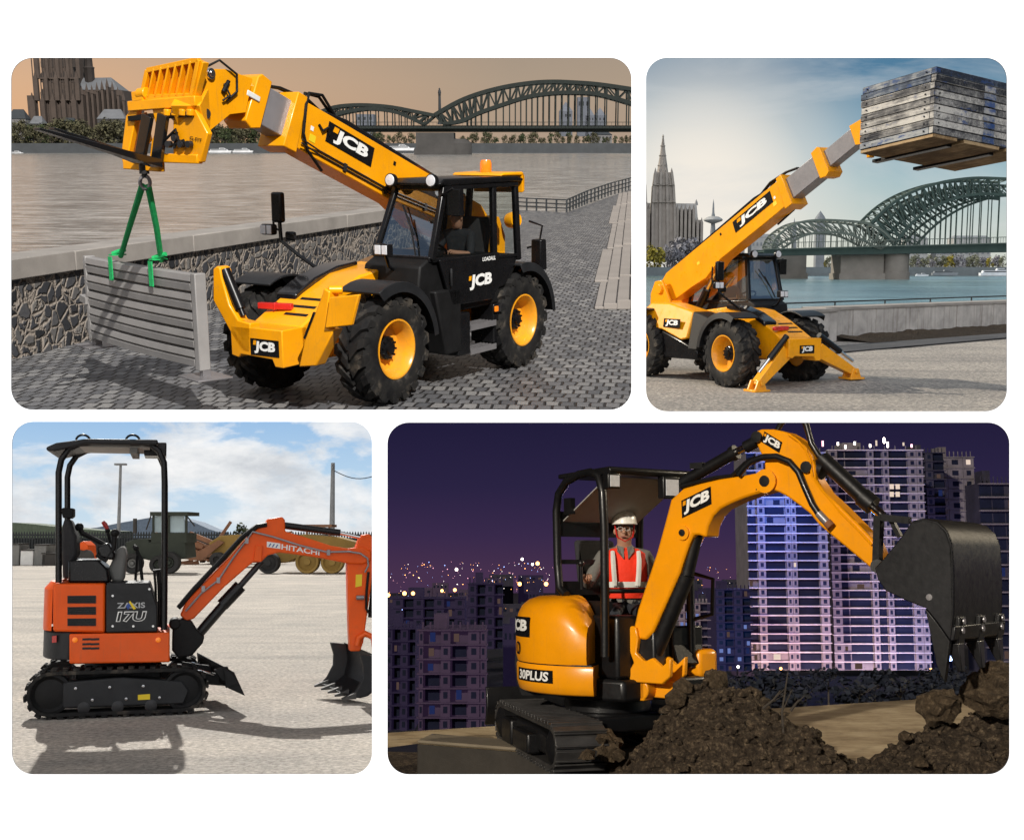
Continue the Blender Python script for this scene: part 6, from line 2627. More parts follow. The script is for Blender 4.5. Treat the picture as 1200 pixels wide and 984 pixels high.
b.part('body', MAT['far_yellow'], ldr, bevel=.04, panel=True)
b = MB()
facing(b, [(505, 392), (510, 380), (585, 338), (600, 344), (540, 392)], 54.8, .3)
b.part('loader_arm', MAT['far_rust'], ldr, panel=True)
for X in (585, 648):
    rr = BL.px(20 / 2.288, 55)
    c = F_((X, 385), 54.8)
    c.z = rr
    b = MB()
    b.lathe([(0, -.3), (rr, -.25), (rr, .25), (rr * .5, .3), (rr * .45, .2), (0, .2)], c, (0, -1, 0), 22)
    b.part('wheel', MAT['far_rubber'], ldr, panel=True)
rest = thing('small_motor', 'small orange engine standing behind the excavator seat', 'engine', Matrix.Translation(V((F_((225, 410), 52).x, 52, 0))))
b = MB()
facing(b, [(205, 398), (208, 350), (222, 340), (236, 352), (240, 398)], 52, 1.0)
b.part('block', MAT['orange'], rest, bevel=.04, panel=True)
b = MB()
for X in (212, 232):
    b.ball(F_((X, 385), 51.9), .35, 10, (1, .5, 1))
b.part('flywheel', MAT['junk_dark'], rest, panel=True)
# poles
PY = 95
for (x, yt, nm, lab) in ((317.5, 137, 'lamp_post', 'tall thin lamp post seen through the canopy of the orange excavator'), (890, 131, 'utility_pole', 'grey concrete utility pole with a wire running off to the right')):
    p, q = BL.at(*y2(x, 330), PY), BL.at(*y2(x, yt), PY)
    h = thing(nm, lab, 'pole', Matrix.Translation((p.x, PY, 0)))
    b = MB()
    r_ = .16 if nm == 'lamp_post' else .24
    b.tube([(0, 0, 0), (0, 0, q.z)], [r_, r_ * .62], 10)
    b.part('post', MAT['pole_grey'], h)
    if nm == 'lamp_post':
        b = MB()
        b.box((0, 0, q.z + .06), (.9, .5, .16))
        b.part('lamp_head', MAT['pole_grey'], h, bevel=.03)
    else:
        b = MB()
        b.box((0, 0, q.z - .4), (.14, 1.2, .12))
        for sy in (-.5, .5):
            b.lathe([(.06, 0), (.09, .1), (.05, .2), (0, .22)], (0, sy, q.z - .34), (0, 0, 1), 10)
        b.part('cross_arm', MAT['pole_grey'], h)
        b = MB()
        e = BL.at(*y2(1016, 162), PY)
        s_ = V((p.x, PY, BL.at(*y2(890, 150), PY).z))
        b.tube([s_.lerp(e, t / 10) + V((0, 0, -.5 * math.sin(PI * t / 10))) - V((p.x, PY, 0)) for t in range(11)], .035, 6)
        b.part('wire', MAT['far_dark'] if 'far_dark' in MAT else MAT['junk_dark'], h)
bx = BL.at(*y2(655, 312), 110)
plant_tree(bx.x, 110, 0, BL.at(*y2(655, 291), 110).z, 3.4, 'leaf_dark', 'small dark bush showing above the fence left of the orange boom', None, seed=7, n=300, leaf=.2, low=.0)
# ================================================================== building site at night
for k_, c_ in (('night_wall', (.12, .105, .115)), ('night_wall_dark', (.03, .028, .042)), ('night_slab', (.34, .30, .30)), ('night_glass', (.006, .008, .02)), ('night_ground', (.012, .011, .018)), ('night_block', (.035, .032, .06)), ('night_block_pale', (.10, .075, .11))):
    simple(k_, c_, .8, var=.3, scale=.3, spec=.1)
simple('night_block', (.018, .015, .03), .9, var=.3, scale=.3, spec=.05, emit=(.22, .14, .45), estr=.035)  # faint violet emission stands in for haze over the far blocks
simple('night_block_pale', (.04, .03, .045), .9, var=.3, scale=.3, spec=.05, emit=(.30, .17, .42), estr=.04)  # same haze glow built into the paler blocks
simple('black_steel', (.009, .009, .010), .42, .2, var=.4, scale=4, bump=.15, bscale=20, coat=.1)
lamp_mat('lamp_amber', (1, .42, .12), 7)
lamp_mat('lamp_white', (1, .88, .8), 7)
lamp_mat('lamp_blue', (.35, .5, 1), 6)
lamp_mat('lamp_pink', (1, .45, .55), 4)
lamp_mat('window_lit', (1, .8, .66), .8)
lamp_mat('window_cool', (.30, .42, 1), .45)
lamp_mat('window_dim', (.8, .5, .42), .10)
lamp_mat('window_blue', (.08, .13, .5), .16)
BR = Place('site_at_night', 670, 1.56)
use(BR)
n1 = zoom(445, 485, 2.2886)
n2 = zoom(815, 485, 2.2886)
n3 = zoom(580, 530, 2.661)
n4 = zoom(750, 490, 4.684)
n5 = zoom(960, 490, 3.174)


def br_sky(n, d, xyz):
    el = xyz[2]
    c = n.ramp(el, [(0, (.075, .036, .085)), (.03, (.048, .027, .082)), (.07, (.025, .019, .062)), (.12, (.015, .013, .046)), (.5, (.010, .010, .035))])
    h = n.noise(d, 3.0, 4, .6)
    c = n.mix(n.math('MULTIPLY', h, .35), c, (.03, .018, .06))
    return c, .9


dome(sky_dome_mat('night_sky', br_sky), 1500, -6.15, 75, -3.2, 9.0)
gN = BR.ground


def sheet(pts, z=0.0):
    return [V((p.x, p.y, z)) for p in pts]


# platform the machine stands on, its front kerb, the lower ground before it, the dark city floor
b = MB()
q = [gN(449.5, 858.5), gN(449.5, 876), gN(489, 871), gN(825, 898), gN(1500, 953), gN(1600, 786)]
b.face(sheet(q))
b.solo('boarded_ground', MAT['deck_boards'], kind='structure')
b = MB()
e0, e1, e2 = gN(489, 871), gN(825, 898), gN(1500, 953)
q = [V((p.x, p.y, 0)) for p in (e0, e1, e2)]
inn = V((.10, .45, 0))
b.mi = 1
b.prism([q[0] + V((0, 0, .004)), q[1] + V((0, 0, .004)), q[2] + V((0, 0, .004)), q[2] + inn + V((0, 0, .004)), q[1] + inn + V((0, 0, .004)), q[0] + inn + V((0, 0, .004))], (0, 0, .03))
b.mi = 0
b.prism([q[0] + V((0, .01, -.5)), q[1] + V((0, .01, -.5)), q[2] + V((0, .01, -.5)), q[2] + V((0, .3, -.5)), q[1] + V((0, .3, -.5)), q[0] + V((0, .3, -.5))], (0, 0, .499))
b.solo('concrete_kerb', [MAT['kerb_front_shade'], MAT['kerb_top_lit']], kind='structure', bevel=.012)
b = MB()
b.face([BR.ground(449.5, 930, -.35), BR.ground(1600, 990, -.35), BR.ground(1600, 905, -.35), BR.ground(449.5, 880, -.35)])
b.solo('lower_ground', MAT['soil'], kind='structure')
b = MB()
zc_ = -24.0
b.face([BR.ground(449.3, 1000, zc_), BR.ground(2200, 1000, zc_), V((1400, 1480, zc_)), V((BR.at(449.3, 690, 1480).x, 1480, zc_))])
b.solo('city_ground', MAT['night_ground'], kind='structure')

# ------------------------------------------------------------------ the excavator
rigN = Rig(BR, .84, 10.7, math.radians(-57))
exN = thing('mini_excavator', 'yellow and black mini excavator at night beside soil heaps, bucket raised', 'excavator', rigN.L)
YN, BKN = MAT['yellow_night'], MAT['black_steel']


def N(z, *pts, **k):
    return [rigN.pt(*z(*p), **k) for p in pts]


RT = Matrix.Rotation(math.radians(-19), 4, 'Z')


def turned(o):
    o.matrix_local = RT
    return o


for yc in (-.56, .56):
    turned(add_track(exN, -.86, .86, .165, yc, .42, lug=.02, pitch=.10, steel=True, mat='track_steel'))
    sgn = -1 if yc < 0 else 1
    b = MB()
    b.prism([(-.80, yc - .19, .10), (.80, yc - .19, .10), (.80, yc - .19, .24), (.4, yc - .19, .285), (-.4, yc - .19, .285), (-.80, yc - .19, .24)], (0, .38, 0))
    b.box((-.45, yc + sgn * .20, .16), (.34, .10, .22))
    b.box((.12, yc + sgn * .21, .15), (.5, .12, .17))
    tf = turned(b.part('track_frame', BKN, exN, bevel=.02))
    for x in (-.86, .86):
        b = MB()
        b.lathe([(.155, -.19), (.155, .19), (.13, .20), (.1, .22), (0, .25)], (x, yc, .185), (0, sgn, 0), 26)
        b.part('sprocket', BKN, tf)
b = MB()
b.box((0, 0, .30), (.9, .9, .14))
b.cyl((0, 0, .36), (0, 0, .50), .38, seg=28)
b.part('undercarriage', BKN, exN, bevel=.02)
b = MB()
pr = [(-1.34, .10), (-1.28, .16), (-1.25, .30), (-1.29, .46), (-1.33, .46), (-1.30, .30), (-1.33, .16), (-1.38, .10)]
b.prism([(x, -.80, z) for x, z in pr], (0, 1.6, 0))
b.bar((-1.26, -.3, .28), (-.4, -.3, .28), .09, .12)
b.bar((-1.26, .3, .28), (-.4, .3, .28), .09, .12)
turned(b.part('dozer_blade', BKN, exN, bevel=.008))


# round engine cover, in two tiers
def arc_cover(a0, a1, prof, n=26, top=None):
    rings = []
    for k in range(n + 1):
        f = k / n
        a = math.radians(a0 + (a1 - a0) * f)
        rr = []
        for r, z in prof:
            if top:
                r, z = top(f, r, z)
            rr.append(V((math.cos(a) * r, math.sin(a) * r, z)))
        rings.append(rr)
    return rings


def soft(f, r, z):
    e = min(f, 1 - f) / .15
    k = 1 - (1 - min(1, e)) ** 2
    zz = .80 + (z - .80) * (.62 + .38 * k)
    return r * (.985 + .015 * k), zz


b = MB()
b.rings(arc_cover(-205, -50, [(.40, .80), (.79, .80), (.805, .86), (.805, 1.0), (.80, 1.13), (.785, 1.20), (.75, 1.27), (.69, 1.32), (.60, 1.35), (.40, 1.36)], n=40, top=soft))
cv = b.part('engine_cover', YN, exN)
b = MB()
b.rings(arc_cover(-200, -46, [(.4, .55), (.755, .55), (.775, .565), (.795, .63), (.80, .77), (.79, .79), (.4, .79)]))
sk = b.part('lower_cover', YN, exN)
b = MB()
b.rings(arc_cover(-300, -122, [(.4, .49), (.755, .49), (.80, .60), (.815, .78), (.80, .95), (.4, .95)]))
b.part('rear_bumper', BKN, exN)
b = MB()
b.rings(arc_cover(-205, -47, [(.4, .787), (.786, .787), (.786, .803), (.4, .803)]))
b.part('cover_seam', BKN, exN)


def curved(parent, text, a0, a1, z0, z1, r, mat, bold=.03, shear=.0, plate=None, name='logo'):
    """a decal wrapped on the round cover between two angles"""
    b = MB()
    if plate:
        rr = arc_cover(a0, a1, [(r + .003, z0), (r + .006, z0), (r + .006, z1), (r + .003, z1)], n=10)
        b.rings(rr)
    vs, fs = glyphs(text, bold, shear)
    m = .08 if plate else 0
    pv = []
    for p in vs:
        a = math.radians(a0 + (a1 - a0) * (m + p.x * (1 - 2 * m)))
        z = z0 + (z1 - z0) * (m * 1.6 + p.y * (1 - 3.2 * m))
        pv.append(V((math.cos(a) * (r + .009), math.sin(a) * (r + .009), z)))
    b.mi = 1
    b.add(pv, fs, Matrix.Identity(4))
    return b.part(name, [MAT['black'], MAT[mat]], parent, smooth=False)


curved(cv, 'JCB', -127, -92, 1.01, 1.18, .802, 'white_letters', .05, .1, plate=True)
curved(cv, '0', -112, -104, .86, .97, .808, 'black', .0, name='emblem')
curved(sk, '30PLUS', -110, -72, .645, .75, .797, 'white_letters', .03, .1, plate=True, name='model_badge')
# platform, cab base and front
b = MB()
b.prism([(.66, -.34, .50), (.66, .60, .50), (.35, .78, .50), (-.5, .60, .50), (-.5, -.45, .50), (.2, -.55, .50)], (0, 0, .18))
b.prism([(.60, -.36, .68), (.60, -.10, .68), (-.25, -.10, .68), (-.25, -.36, .68)], (0, 0, .52))
b.box((.10, .15, .90), (.55, .62, .45))
b.part('platform', BKN, exN, bevel=.03)
b = MB()
b.prism([(.40, .48, .66), (.66, .48, .66), (.66, .70, .66), (.35, .76, .66)], (0, 0, .24))
b.part('front_corner_cover', YN, exN, bevel=.04)
b = MB()
b.box((.56, .42, .92), (.06, .34, .36))
b.prism([(.62, .25, .78), (.62, .58, .78), (.50, .58, 1.1), (.50, .25, 1.1)], (.03, 0, 0))
b.part('foot_guard', BKN, exN, bevel=.02)
# canopy
yR = -.47
ring = [rigN.pt(*n1(*p), y=yR) for p in ((500, 485), (482, 465), (477, 400), (474, 260), (480, 215), (500, 182), (535, 162), (565, 156), (588, 168), (598, 210), (602, 300), (604, 480), (604, 650))]
b = MB()
b.tube(ring, .036, 12)
b.part('canopy_frame', BKN, exN)
fx, rx = ring[10].x, ring[3].x
zt_ = ring[7].z
yL = .46
b = MB()
fl = rigN.pt(*n1(700, 300), x=rx)
b.tube([V((rx, yL, .70)), V((rx, yL, 1.9)), V((rx + .02, yL, zt_ - .22)), V((rx + .10, yL, zt_ - .06)), V((rx + .22, yL, zt_)), V((fx - .2, yL, zt_)), V((fx - .06, yL, zt_ - .06)), V((fx, yL, zt_ - .2)), V((fx, yL, .75))], .036, 12)
b.tube([V((fx, yL - .0, 1.15)), V((fx + .16, yL + .1, 1.2)), V((fx + .18, yL + .1, 1.5)), V((fx + .03, yL, 1.55))], .018, 8)
b.part('canopy_frame', BKN, exN)
b = MB()
b.bar((rx, yR, zt_ - .42), (rx, yL, zt_ - .42), .03, .22)
b.bar((rx, yR, zt_ - .75), (rx, yL, zt_ - .75), .03, .04)
b.bar((rx, yR, 1.42), (rx, yL, 1.42), .05, .12)
b.box((rx + .14, yR + .04, zt_ - .27), (.10, .05, .14))
b.part('rear_guard', BKN, exN)
b = MB()
b.prism([(rx + .05, yR - .02, zt_ + .01), (fx + .10, yR - .02, zt_ + .03), (fx + .12, yR - .02, zt_ + .0), (fx + .10, yR - .02, zt_ - .035), (rx + .05, yR - .02, zt_ - .03)], (0, yL - yR + .04, 0))
rf = b.part('canopy_roof', BKN, exN, bevel=.012)
b = MB()
b.prism([(rx + .03, yR + .05, zt_ - .40), (fx - .02, yR + .05, zt_ - .055), (fx - .02, yL - .05, zt_ - .055), (rx + .03, yL - .05, zt_ - .40)], (0, 0, .012))
b.part('roof_lining', MAT['canopy_lining'], rf)
for yy, X in ((yR + .08, 620), (yL - .06, 770)):
    b = MB()
    lc_ = rigN.pt(*(n1(622, 180) if yy < 0 else n1(776, 198)), x=fx + .10)
    sz_ = .13 if yy < 0 else .19
    b.box(lc_, (.08, sz_, sz_))
    b.tube([lc_ - V((.03, 0, 0)), (fx, yy, zt_ - .02)], .02, 6)
    lm = b.part('work_lamp', BKN, rf, bevel=.012)
    b = MB()
    b.box(lc_ + V((.042, 0, 0)), (.01, sz_ * .72, sz_ * .72))
    b.part('lens', MAT['lens'], lm)
# seat and levers
b = MB()
b.box((-.05, .14, 1.14), (.46, .46, .12))
b.prism([(-.22, -.08, 1.16), (-.34, -.08, 1.85), (-.40, -.08, 1.85), (-.30, -.08, 1.16)], (0, .44, 0))
b.part('seat', MAT['seat_cloth'], exN, bevel=.04)
for yy in (-.22, .46):
    b = MB()
    b.box((.08, yy, 1.25), (.42, .12, .12))
    b.tube([(.22, yy, 1.3), (.25, yy, 1.42), (.25, yy, 1.52)], .014, 8)
    b.ball((.25, yy, 1.55), .03, 10, (.8, .8, 1.4))
    b.part('control_lever', BKN, exN)
b = MB()
b.tube([rigN.pt(*n1(542, 470), y=-.4), rigN.pt(*n1(540, 405), y=-.4)], .014, 8)
b.ball(rigN.pt(*n1(540, 400), y=-.4), .03, 10)
b.part('blade_lever', BKN, exN)
b = MB()
b.tube([(.40, -.34, 1.3), (.40, -.34, 1.40), (.40, .38, 1.40), (.40, .38, 1.3)], .02, 8)
b.part('grab_rail', BKN, exN)

# ------------------------------------------------------------------ boom in its own swung plane
pv = rigN.L @ V((.86, .0, 0))
rigM = Rig(BR, pv.x, pv.y, math.radians(-40))
TM = rigN.I @ rigM.L


def mm():
    b = MB()
    b.T = TM
    return b


def P_(y, *pts):
    return [rigM.pt(*p, y=y) for p in pts]


HB = .105
b = mm()
pts = P_(-HB - .03, n3(415, 548), n3(425, 540), n3(440, 545), n3(446, 580), n3(440, 625), n3(462, 648), n3(470, 650), n3(490, 640), n3(520, 668), n3(548, 640), n3(545, 700), n3(520, 722), n3(420, 715), n3(418, 680), n3(432, 655), n3(416, 610))
b.prism(pts, (0, .05, 0))
b.prism([p + V((0, 2 * HB + .01, 0)) for p in pts], (0, .05, 0))
c = P_(0, n3(470, 690))[0]
b.cyl(c + V((0, -.1, -.12)), c + V((0, .1, -.12)), .09, seg=16)
b.box(c + V((-.1, 0, -.1)), (.3, .2, .22))
b.box(c + V((.16, .1, -.12)), (.2, .16, .14))
b.part('swing_bracket', YN, exN, bevel=.01)
b = mm()
b.box(c + V((.02, 0, .16)), (.26, .17, .40))
b.part('swing_post', BKN, exN, bevel=.02)
b = mm()
out = [n3(428, 578), n3(432, 545), n3(444, 490), n3(474, 400), n3(504, 310), n3(526, 230), n3(543, 165), n4(168, 445), n4(235, 385), n4(330, 358), n4(430, 335), n4(540, 318), n4(640, 300), n4(690, 292), n4(735, 305), n4(748, 345), n4(735, 385), n4(700, 400), n4(620, 420),
       n4(560, 440), n4(500, 465), n4(440, 495), n4(400, 535), n4(372, 590), n4(362, 655), n4(322, 640), n4(290, 640), n4(268, 690), n4(240, 770), n4(215, 850), n3(492, 560), n3(470, 585)]
b.prism(P_(-HB, *out), (0, 2 * HB, 0))
bo = b.part('boom', YN, exN, bevel=.02)
for p, r_ in ((n4(690, 345), .062), (n4(238, 628), .04)):
    b = mm()
    c = P_(-HB, p)[0]
    b.mi = 0
    b.lathe([(r_ * 1.5, .0), (r_ * 1.5, .018), (r_ * .8, .02)], c, (0, -1, 0), 20)
    b.mi = 1
    b.lathe([(r_ * .7, .0), (r_ * .7, .028), (0, .03)], c, (0, -1, 0), 16)
    b.part('pivot_pin', [YN, BKN], bo)
b = mm()
b.T = TM
o0_ = P_(-HB - .002, n4(232, 547))[0]
ex_ = P_(-HB - .002, n4(393, 470))[0] - o0_
ey_ = P_(-HB - .002, n4(228, 452))[0] - o0_


def flat_logo(o, ex, ey, parent):
    b = mm()
    n = ex.cross(ey).normalized()
    b.prism([o, o + ex, o + ex + ey, o + ey], n * .004)
    b.mi = 1
    lettering(b, 'JCB', o + ex * .08 + ey * .10, ex * .87, ey * .80, .007, .05, .1)
    b.mi = 2
    q = o + ex * .05 + ey * .64 + n * .0075
    b.face([q, q + ex * .10, q + ex * .11 + ey * .25, q + ex * .01 + ey * .25])
    b.part('logo', [MAT['black'], MAT['white_letters'], YN], parent, smooth=False)


flat_logo(o0_, ex_, ey_, bo)
b = mm()
o1 = P_(-HB - .002, n4(632, 405))[0]
e1_, e2_ = P_(-HB - .002, n4(655, 400))[0] - o1, P_(-HB - .002, n4(630, 318))[0] - o1
b.prism([o1, o1 + e1_, o1 + e1_ + e2_, o1 + e2_], V((0, -.003, 0)))
b.mi = 1
b.prism([o1 + e1_ * .2 + e2_ * .1, o1 + e1_ * .8 + e2_ * .1, o1 + e1_ * .5 + e2_ * .4], V((0, -.005, 0)))
b.prism([o1 + e1_ * .2 + e2_ * .55, o1 + e1_ * .8 + e2_ * .55, o1 + e1_ * .5 + e2_ * .85], V((0, -.005, 0)))
b.part('warning_label', [YN, BKN], bo, smooth=False)
# rams
b = mm()
b.tube(P_(0, n3(632, 240), n3(598, 380)), [.055, .06], 16)
b.tube(P_(0, n3(598, 380), n3(500, 620)), .072, 16)
b.part('boom_ram', BKN, exN)
b = mm()
b.tube(P_(-.06, n3(545, 430), n3(530, 470), n3(505, 530), n3(492, 575)), .012, 8)
b.part('hose', BKN, exN)
b = mm()
b.tube(P_(0, n4(235, 352), n4(525, 187)), .05, 16)
b.tube(P_(0, n4(505, 198), n4(530, 184)), .062, 16)
b.mi = 1
b.tube(P_(0, n4(522, 188), n4(590, 155)), .03, 12)
b.mi = 0
b.tube(P_(0, n4(580, 160), n4(645, 125)), .05, 12)
b.part('arm_ram', [BKN, MAT['chrome']], bo)
b = mm()
for dy in (-.05, .0, .05):
    b.tube([p + V((0, dy, 0)) for p in P_(0, n4(240, 378), n4(330, 352), n4(430, 328), n4(520, 318), n4(590, 250), n4(650, 215))], .016, 8)
b.box(P_(0, n4(325, 262))[0], (.12, .1, .05))
b.part('hose', BKN, bo)
b = mm()
dpx = [n4(622, 100), n4(634, 70), n4(665, 60), n4(730, 60), n4(800, 76), n4(850, 105), n4(900, 150), n4(938, 205), n4(958, 260), n4(962, 330), n5(20, 275), n5(75, 325), n5(140, 390), n5(200, 452), n5(222, 500), n5(214, 550), n5(190, 556), n5(100, 480), n5(0, 398), n4(930, 522), n4(870, 475), n4(800, 425), n4(760, 405), n4(720, 390), n4(690, 370), n4(684, 300), n4(680, 225), n4(650, 170)]
b.prism(P_(-HB + .012, *dpx), (0, 2 * HB - .024, 0))
dp = b.part('dipper', YN, bo, bevel=.015)
for p in (n4(643, 103), n4(915, 268)):
    b = mm()
    c = P_(-HB, p)[0]
    b.lathe([(.045, 0), (.045, .02), (0, .022)], c, (0, -1, 0), 16)
    b.part('pivot_pin', BKN, dp)
b = mm()
rim = [p + V((0, 0, 0)) for p in P_(-HB - .004, n4(815, 88), n4(868, 125), n4(910, 175), n4(935, 240), n4(945, 320), n4(985, 378), n5(75, 345), n5(140, 410), n5(196, 470))]
b.tube(rim, .010, 6)
b.part('edge_weld', YN, dp)
o2 = P_(-HB + .009, n4(668, 130))[0]
ex2, ey2 = P_(-HB + .009, n4(765, 190))[0] - o2, P_(-HB + .009, n4(684, 72))[0] - o2
flat_logo(o2, ex2, ey2, dp)
b = mm()
b.tube(P_(-HB - .03, n4(540, 312), n4(570, 272), n4(610, 235), n4(680, 212), n4(750, 210), n4(820, 238), n4(870, 295), n4(905, 380), n4(945, 470), n4(985, 530)), .026, 10)
b.mi = 1
b.tube(P_(-HB - .03, n4(980, 522), n4(1030, 575)), .032, 10)
b.mi = 2
b.tube(P_(-HB - .03, n4(1028, 572), n4(1050, 596)), .036, 10)
b.part('hose', [BKN, MAT['grey_metal'], MAT['rusty']], dp)
b = mm()
b.tube(P_(.0, n4(752, 70), n4(775, 30), n4(800, 2), n4(850, -12), n4(890, 2), n4(915, 40), n4(940, 140), n4(980, 205), n4(1050, 260)), .024, 10)
b.tube(P_(.04, n4(905, 30), n4(925, 90), n4(950, 180), n4(1010, 235)), .022, 10)
b.part('hose', BKN, dp)
b = mm()
b.tube(P_(0, n4(955, 270), n4(1010, 290)), .07, 14)
b.tube(P_(0, n5(10, 150), n5(190, 318)), .062, 16)
b.tube(P_(0, n5(160, 292), n5(200, 326)), .074, 14)
b.mi = 1
b.tube(P_(0, n5(185, 318), n5(238, 364)), .034, 12)
b.part('bucket_ram', [BKN, MAT['chrome']], dp)
b = mm()
for dy in (-.09, .09):
    b.bar(P_(dy, n5(222, 362))[0], P_(dy, n5(216, 556))[0], .05, .075, (0, 1, 0))
    b.bar(P_(dy, n5(228, 368))[0], P_(dy, n5(338, 380))[0], .05, .06, (0, 1, 0))
    b.bar(P_(dy * .6, n5(270, 380))[0], P_(dy * .6, n5(300, 440))[0], .03, .05, (0, 1, 0))
b.cyl(P_(-.14, n5(216, 550))[0], P_(.14, n5(216, 550))[0], .05, seg=14)
b.part('bucket_link', BKN, dp)
# bucket
WB_ = 1.0
yb = -.30
sd = [n5(206, 556), n5(218, 600), n5(246, 640), n5(320, 676), n5(396, 706), n5(440, 760), n5(488, 828), n5(500, 720), n5(500, 580), n5(494, 470), n5(476, 420), n5(440, 384), n5(390, 371), n5(345, 382), n5(320, 420), n5(290, 460), n5(240, 520)]
S = P_(yb, *sd)
b = mm()
for yy in (0, WB_ - .03):
    b.prism([p + V((0, yy, 0)) for p in S], (0, .03, 0))
cen = sum(S, V((0, 0, 0))) / len(S)
shell = S[6:14]
b.rings([[p, p + V((0, WB_, 0)), p + (cen - p).normalized() * .03 + V((0, WB_, 0)), p + (cen - p).normalized() * .03] for p in shell])
b.prism([S[6] + V((0, -.012, -.0)), S[6] + V((0, WB_ + .012, 0)), S[6].lerp(S[7], .5) + V((0, WB_ + .012, 0)), S[6].lerp(S[7], .5) + V((0, -.012, 0))], (S[6] - cen).normalized() * .035 * V((1, 0, 0)).x if False else V((.03, 0, .005)))
bk = b.part('bucket', MAT['bucket_steel'], dp, bevel=.012)
b = mm()
fwd = V((1, 0, 0))
e_lo, e_hi = S[6], S[7]
dirv = (e_lo - e_hi).normalized()
for k in range(3):
    yy = yb + .12 + k * .40
    for f in (.30, .62):
        b = mm()
        p = e_lo.lerp(e_hi, f + .05)
        p = V((p.x + .034, yy + .0, p.z))
        b.lathe([(.024, 0), (.022, .008), (0, .009)], p, (1, 0, .05), 12)
        b.part('bolt', MAT['grey_metal'], dp)
b = mm()
p = P_(yb, n5(410, 665))[0]
b.lathe([(.024, 0), (.022, .008), (0, .009)], p, (0, -1, 0), 12)
b.part('bolt', MAT['grey_metal'], dp)
for k in range(3):
    yy = yb + .12 + k * .40
    b = mm()
    p0 = V((e_lo.x + .02, yy, e_lo.z + .16))
    tip = P_(yb, n5(508, 945))[0]
    tip = V((tip.x, yy, tip.z))
    prev = P_(yb, n5(400, 708))[0] - S[6]
    kn = V((e_lo.x - .02, yy, e_lo.z - .02))
    b.prism([p0 + V((-.045, -.06, 0)), p0 + V((.03, -.06, 0)), p0 + V((.03, .06, 0)), p0 + V((-.045, .06, 0))], None, top=[kn + V((-.05, -.055, 0)), kn + V((.05, -.055, 0)), kn + V((.05, .055, 0)), kn + V((-.05, .055, 0))])
    b.prism([kn + V((-.055, -.055, .003)), kn + V((.052, -.055, .003)), kn + V((.052, .055, .003)), kn + V((-.055, .055, .003))], None, top=[tip + V((-.012, -.03, 0)), tip + V((.012, -.03, 0)), tip + V((.012, .03, 0)), tip + V((-.012, .03, 0))])
    b.part('tooth', BKN, dp, bevel=.006)
b = mm()
b.prism([S[4] + V((0, -.01, 0)), S[5] + V((0, -.01, 0)), S[6] + V((.0, -.01, 0)), S[6] + V((-.05, -.01, -.28)), S[6] + V((-.10, -.01, -.16))], (0, .05, 0))
b.part('side_cutter', BKN, dp, bevel=.005)

# ------------------------------------------------------------------ the operator
pr_ = rigN.L @ Matrix.Translation((.0, .20, 1.14)) @ Matrix.Rotation(math.radians(-32), 4, 'Z')
J = {'pelvis': (0, 0, .08), 'waist': (-.01, 0, .26), 'chest': (0, 0, .47), 'neck': (.02, 0, .635), 'head0': (.035, 0, .715), 'head1': (.045, 0, .85),
     'shl': (.0, .205, .55), 'ell': (.08, .30, .30), 'wrl': (.30, .28, .34), 'hal': (.37, .27, .36),
     'shr': (.0, -.205, .55), 'elr': (.08, -.34, .30), 'wrr': (.28, -.36, .36), 'har': (.35, -.36, .385),
     'hil': (.03, .1, .05), 'knl': (.42, .16, .08), 'anl': (.52, .16, -.32), 'tol': (.66, .17, -.36),
     'hir': (.03, -.1, .05), 'knr': (.42, -.14, .08), 'anr': (.52, -.14, -.32), 'tor': (.66, -.14, -.36)}
R = {'pelvis': (.15, .12), 'waist': (.145, .11), 'chest': (.165, .125), 'neck': .058, 'head0': (.075, .085), 'head1': (.078, .09), 'shl': .078, 'ell': .052, 'wrl': .036, 'hal': (.042, .024),
     'shr': .078, 'elr': .052, 'wrr': .036, 'har': (.042, .024), 'hil': .1, 'knl': .07, 'anl': .052, 'tol': .042, 'hir': .1, 'knr': .07, 'anr': .052, 'tor': .042}


def zone(c, n):
    if c.z > .635:
        return 0
    if c.x > .26 and c.z > .28 and abs(c.y) > .2:
        return 0
    if c.z < .16 and (c.x > .0 or c.z < .1):
        return 2
    return 1


me = person_mesh('person', J, R, [MAT['skin'], MAT['shirt_grey'], MAT['trousers']], zone)
pn = bpy.data.objects.new('person', me)
link(pn)
pn.matrix_world = CUR.M @ pr_
LOCAL[pn.name] = pr_
tag(pn, 'person in a white hard hat and orange reflective vest sitting under the canopy at night', 'person')
head_parts(pn, (.045, 0, .785), (1, -.15, 0))
for sy in (-1, 1):
    b = MB()
    b.ball((.131, -.018 + sy * .031, .799), .0085, 8)
    b.part('eye', MAT['black'], pn)
    b = MB()
    b.tube([(.128, -.018 + sy * .016, .818), (.131, -.018 + sy * .032, .822), (.122, -.016 + sy * .046, .817)], .0045, 6)
    b.part('eyebrow', MAT['hair'], pn)
b = MB()
b.tube([(.130, -.042, .729), (.138, -.018, .731), (.131, .006, .729)], .0065, 8)
b.part('mouth', MAT['lips'], pn)
for wr, sd_, d_ in (((.335, .275, .355), 1, (1, -.1, .2)), ((.32, -.36, .375), -1, (1, 0, .3))):
    b = MB()
    finger_set(b, wr, d_, (0, 0, 1), sd_)
    b.part('fingers', MAT['skin'], pn)
b = MB()
for sy in (-.03, .03):
    c_ = V((.142, sy - .016, .801))
    b.tube([c_ + V((0, .024 * math.cos(a * PI / 8), .016 * math.sin(a * PI / 8))) for a in range(17)], .0022, 6, False)
b.tube([(.03, -.082, .805), (.11, -.07, .805)], .004, 6)
b.tube([(.03, .078, .805), (.11, .06, .805)], .004, 6)
b.part('safety_glasses', MAT['reflective'], pn)
b = MB()
rings = []
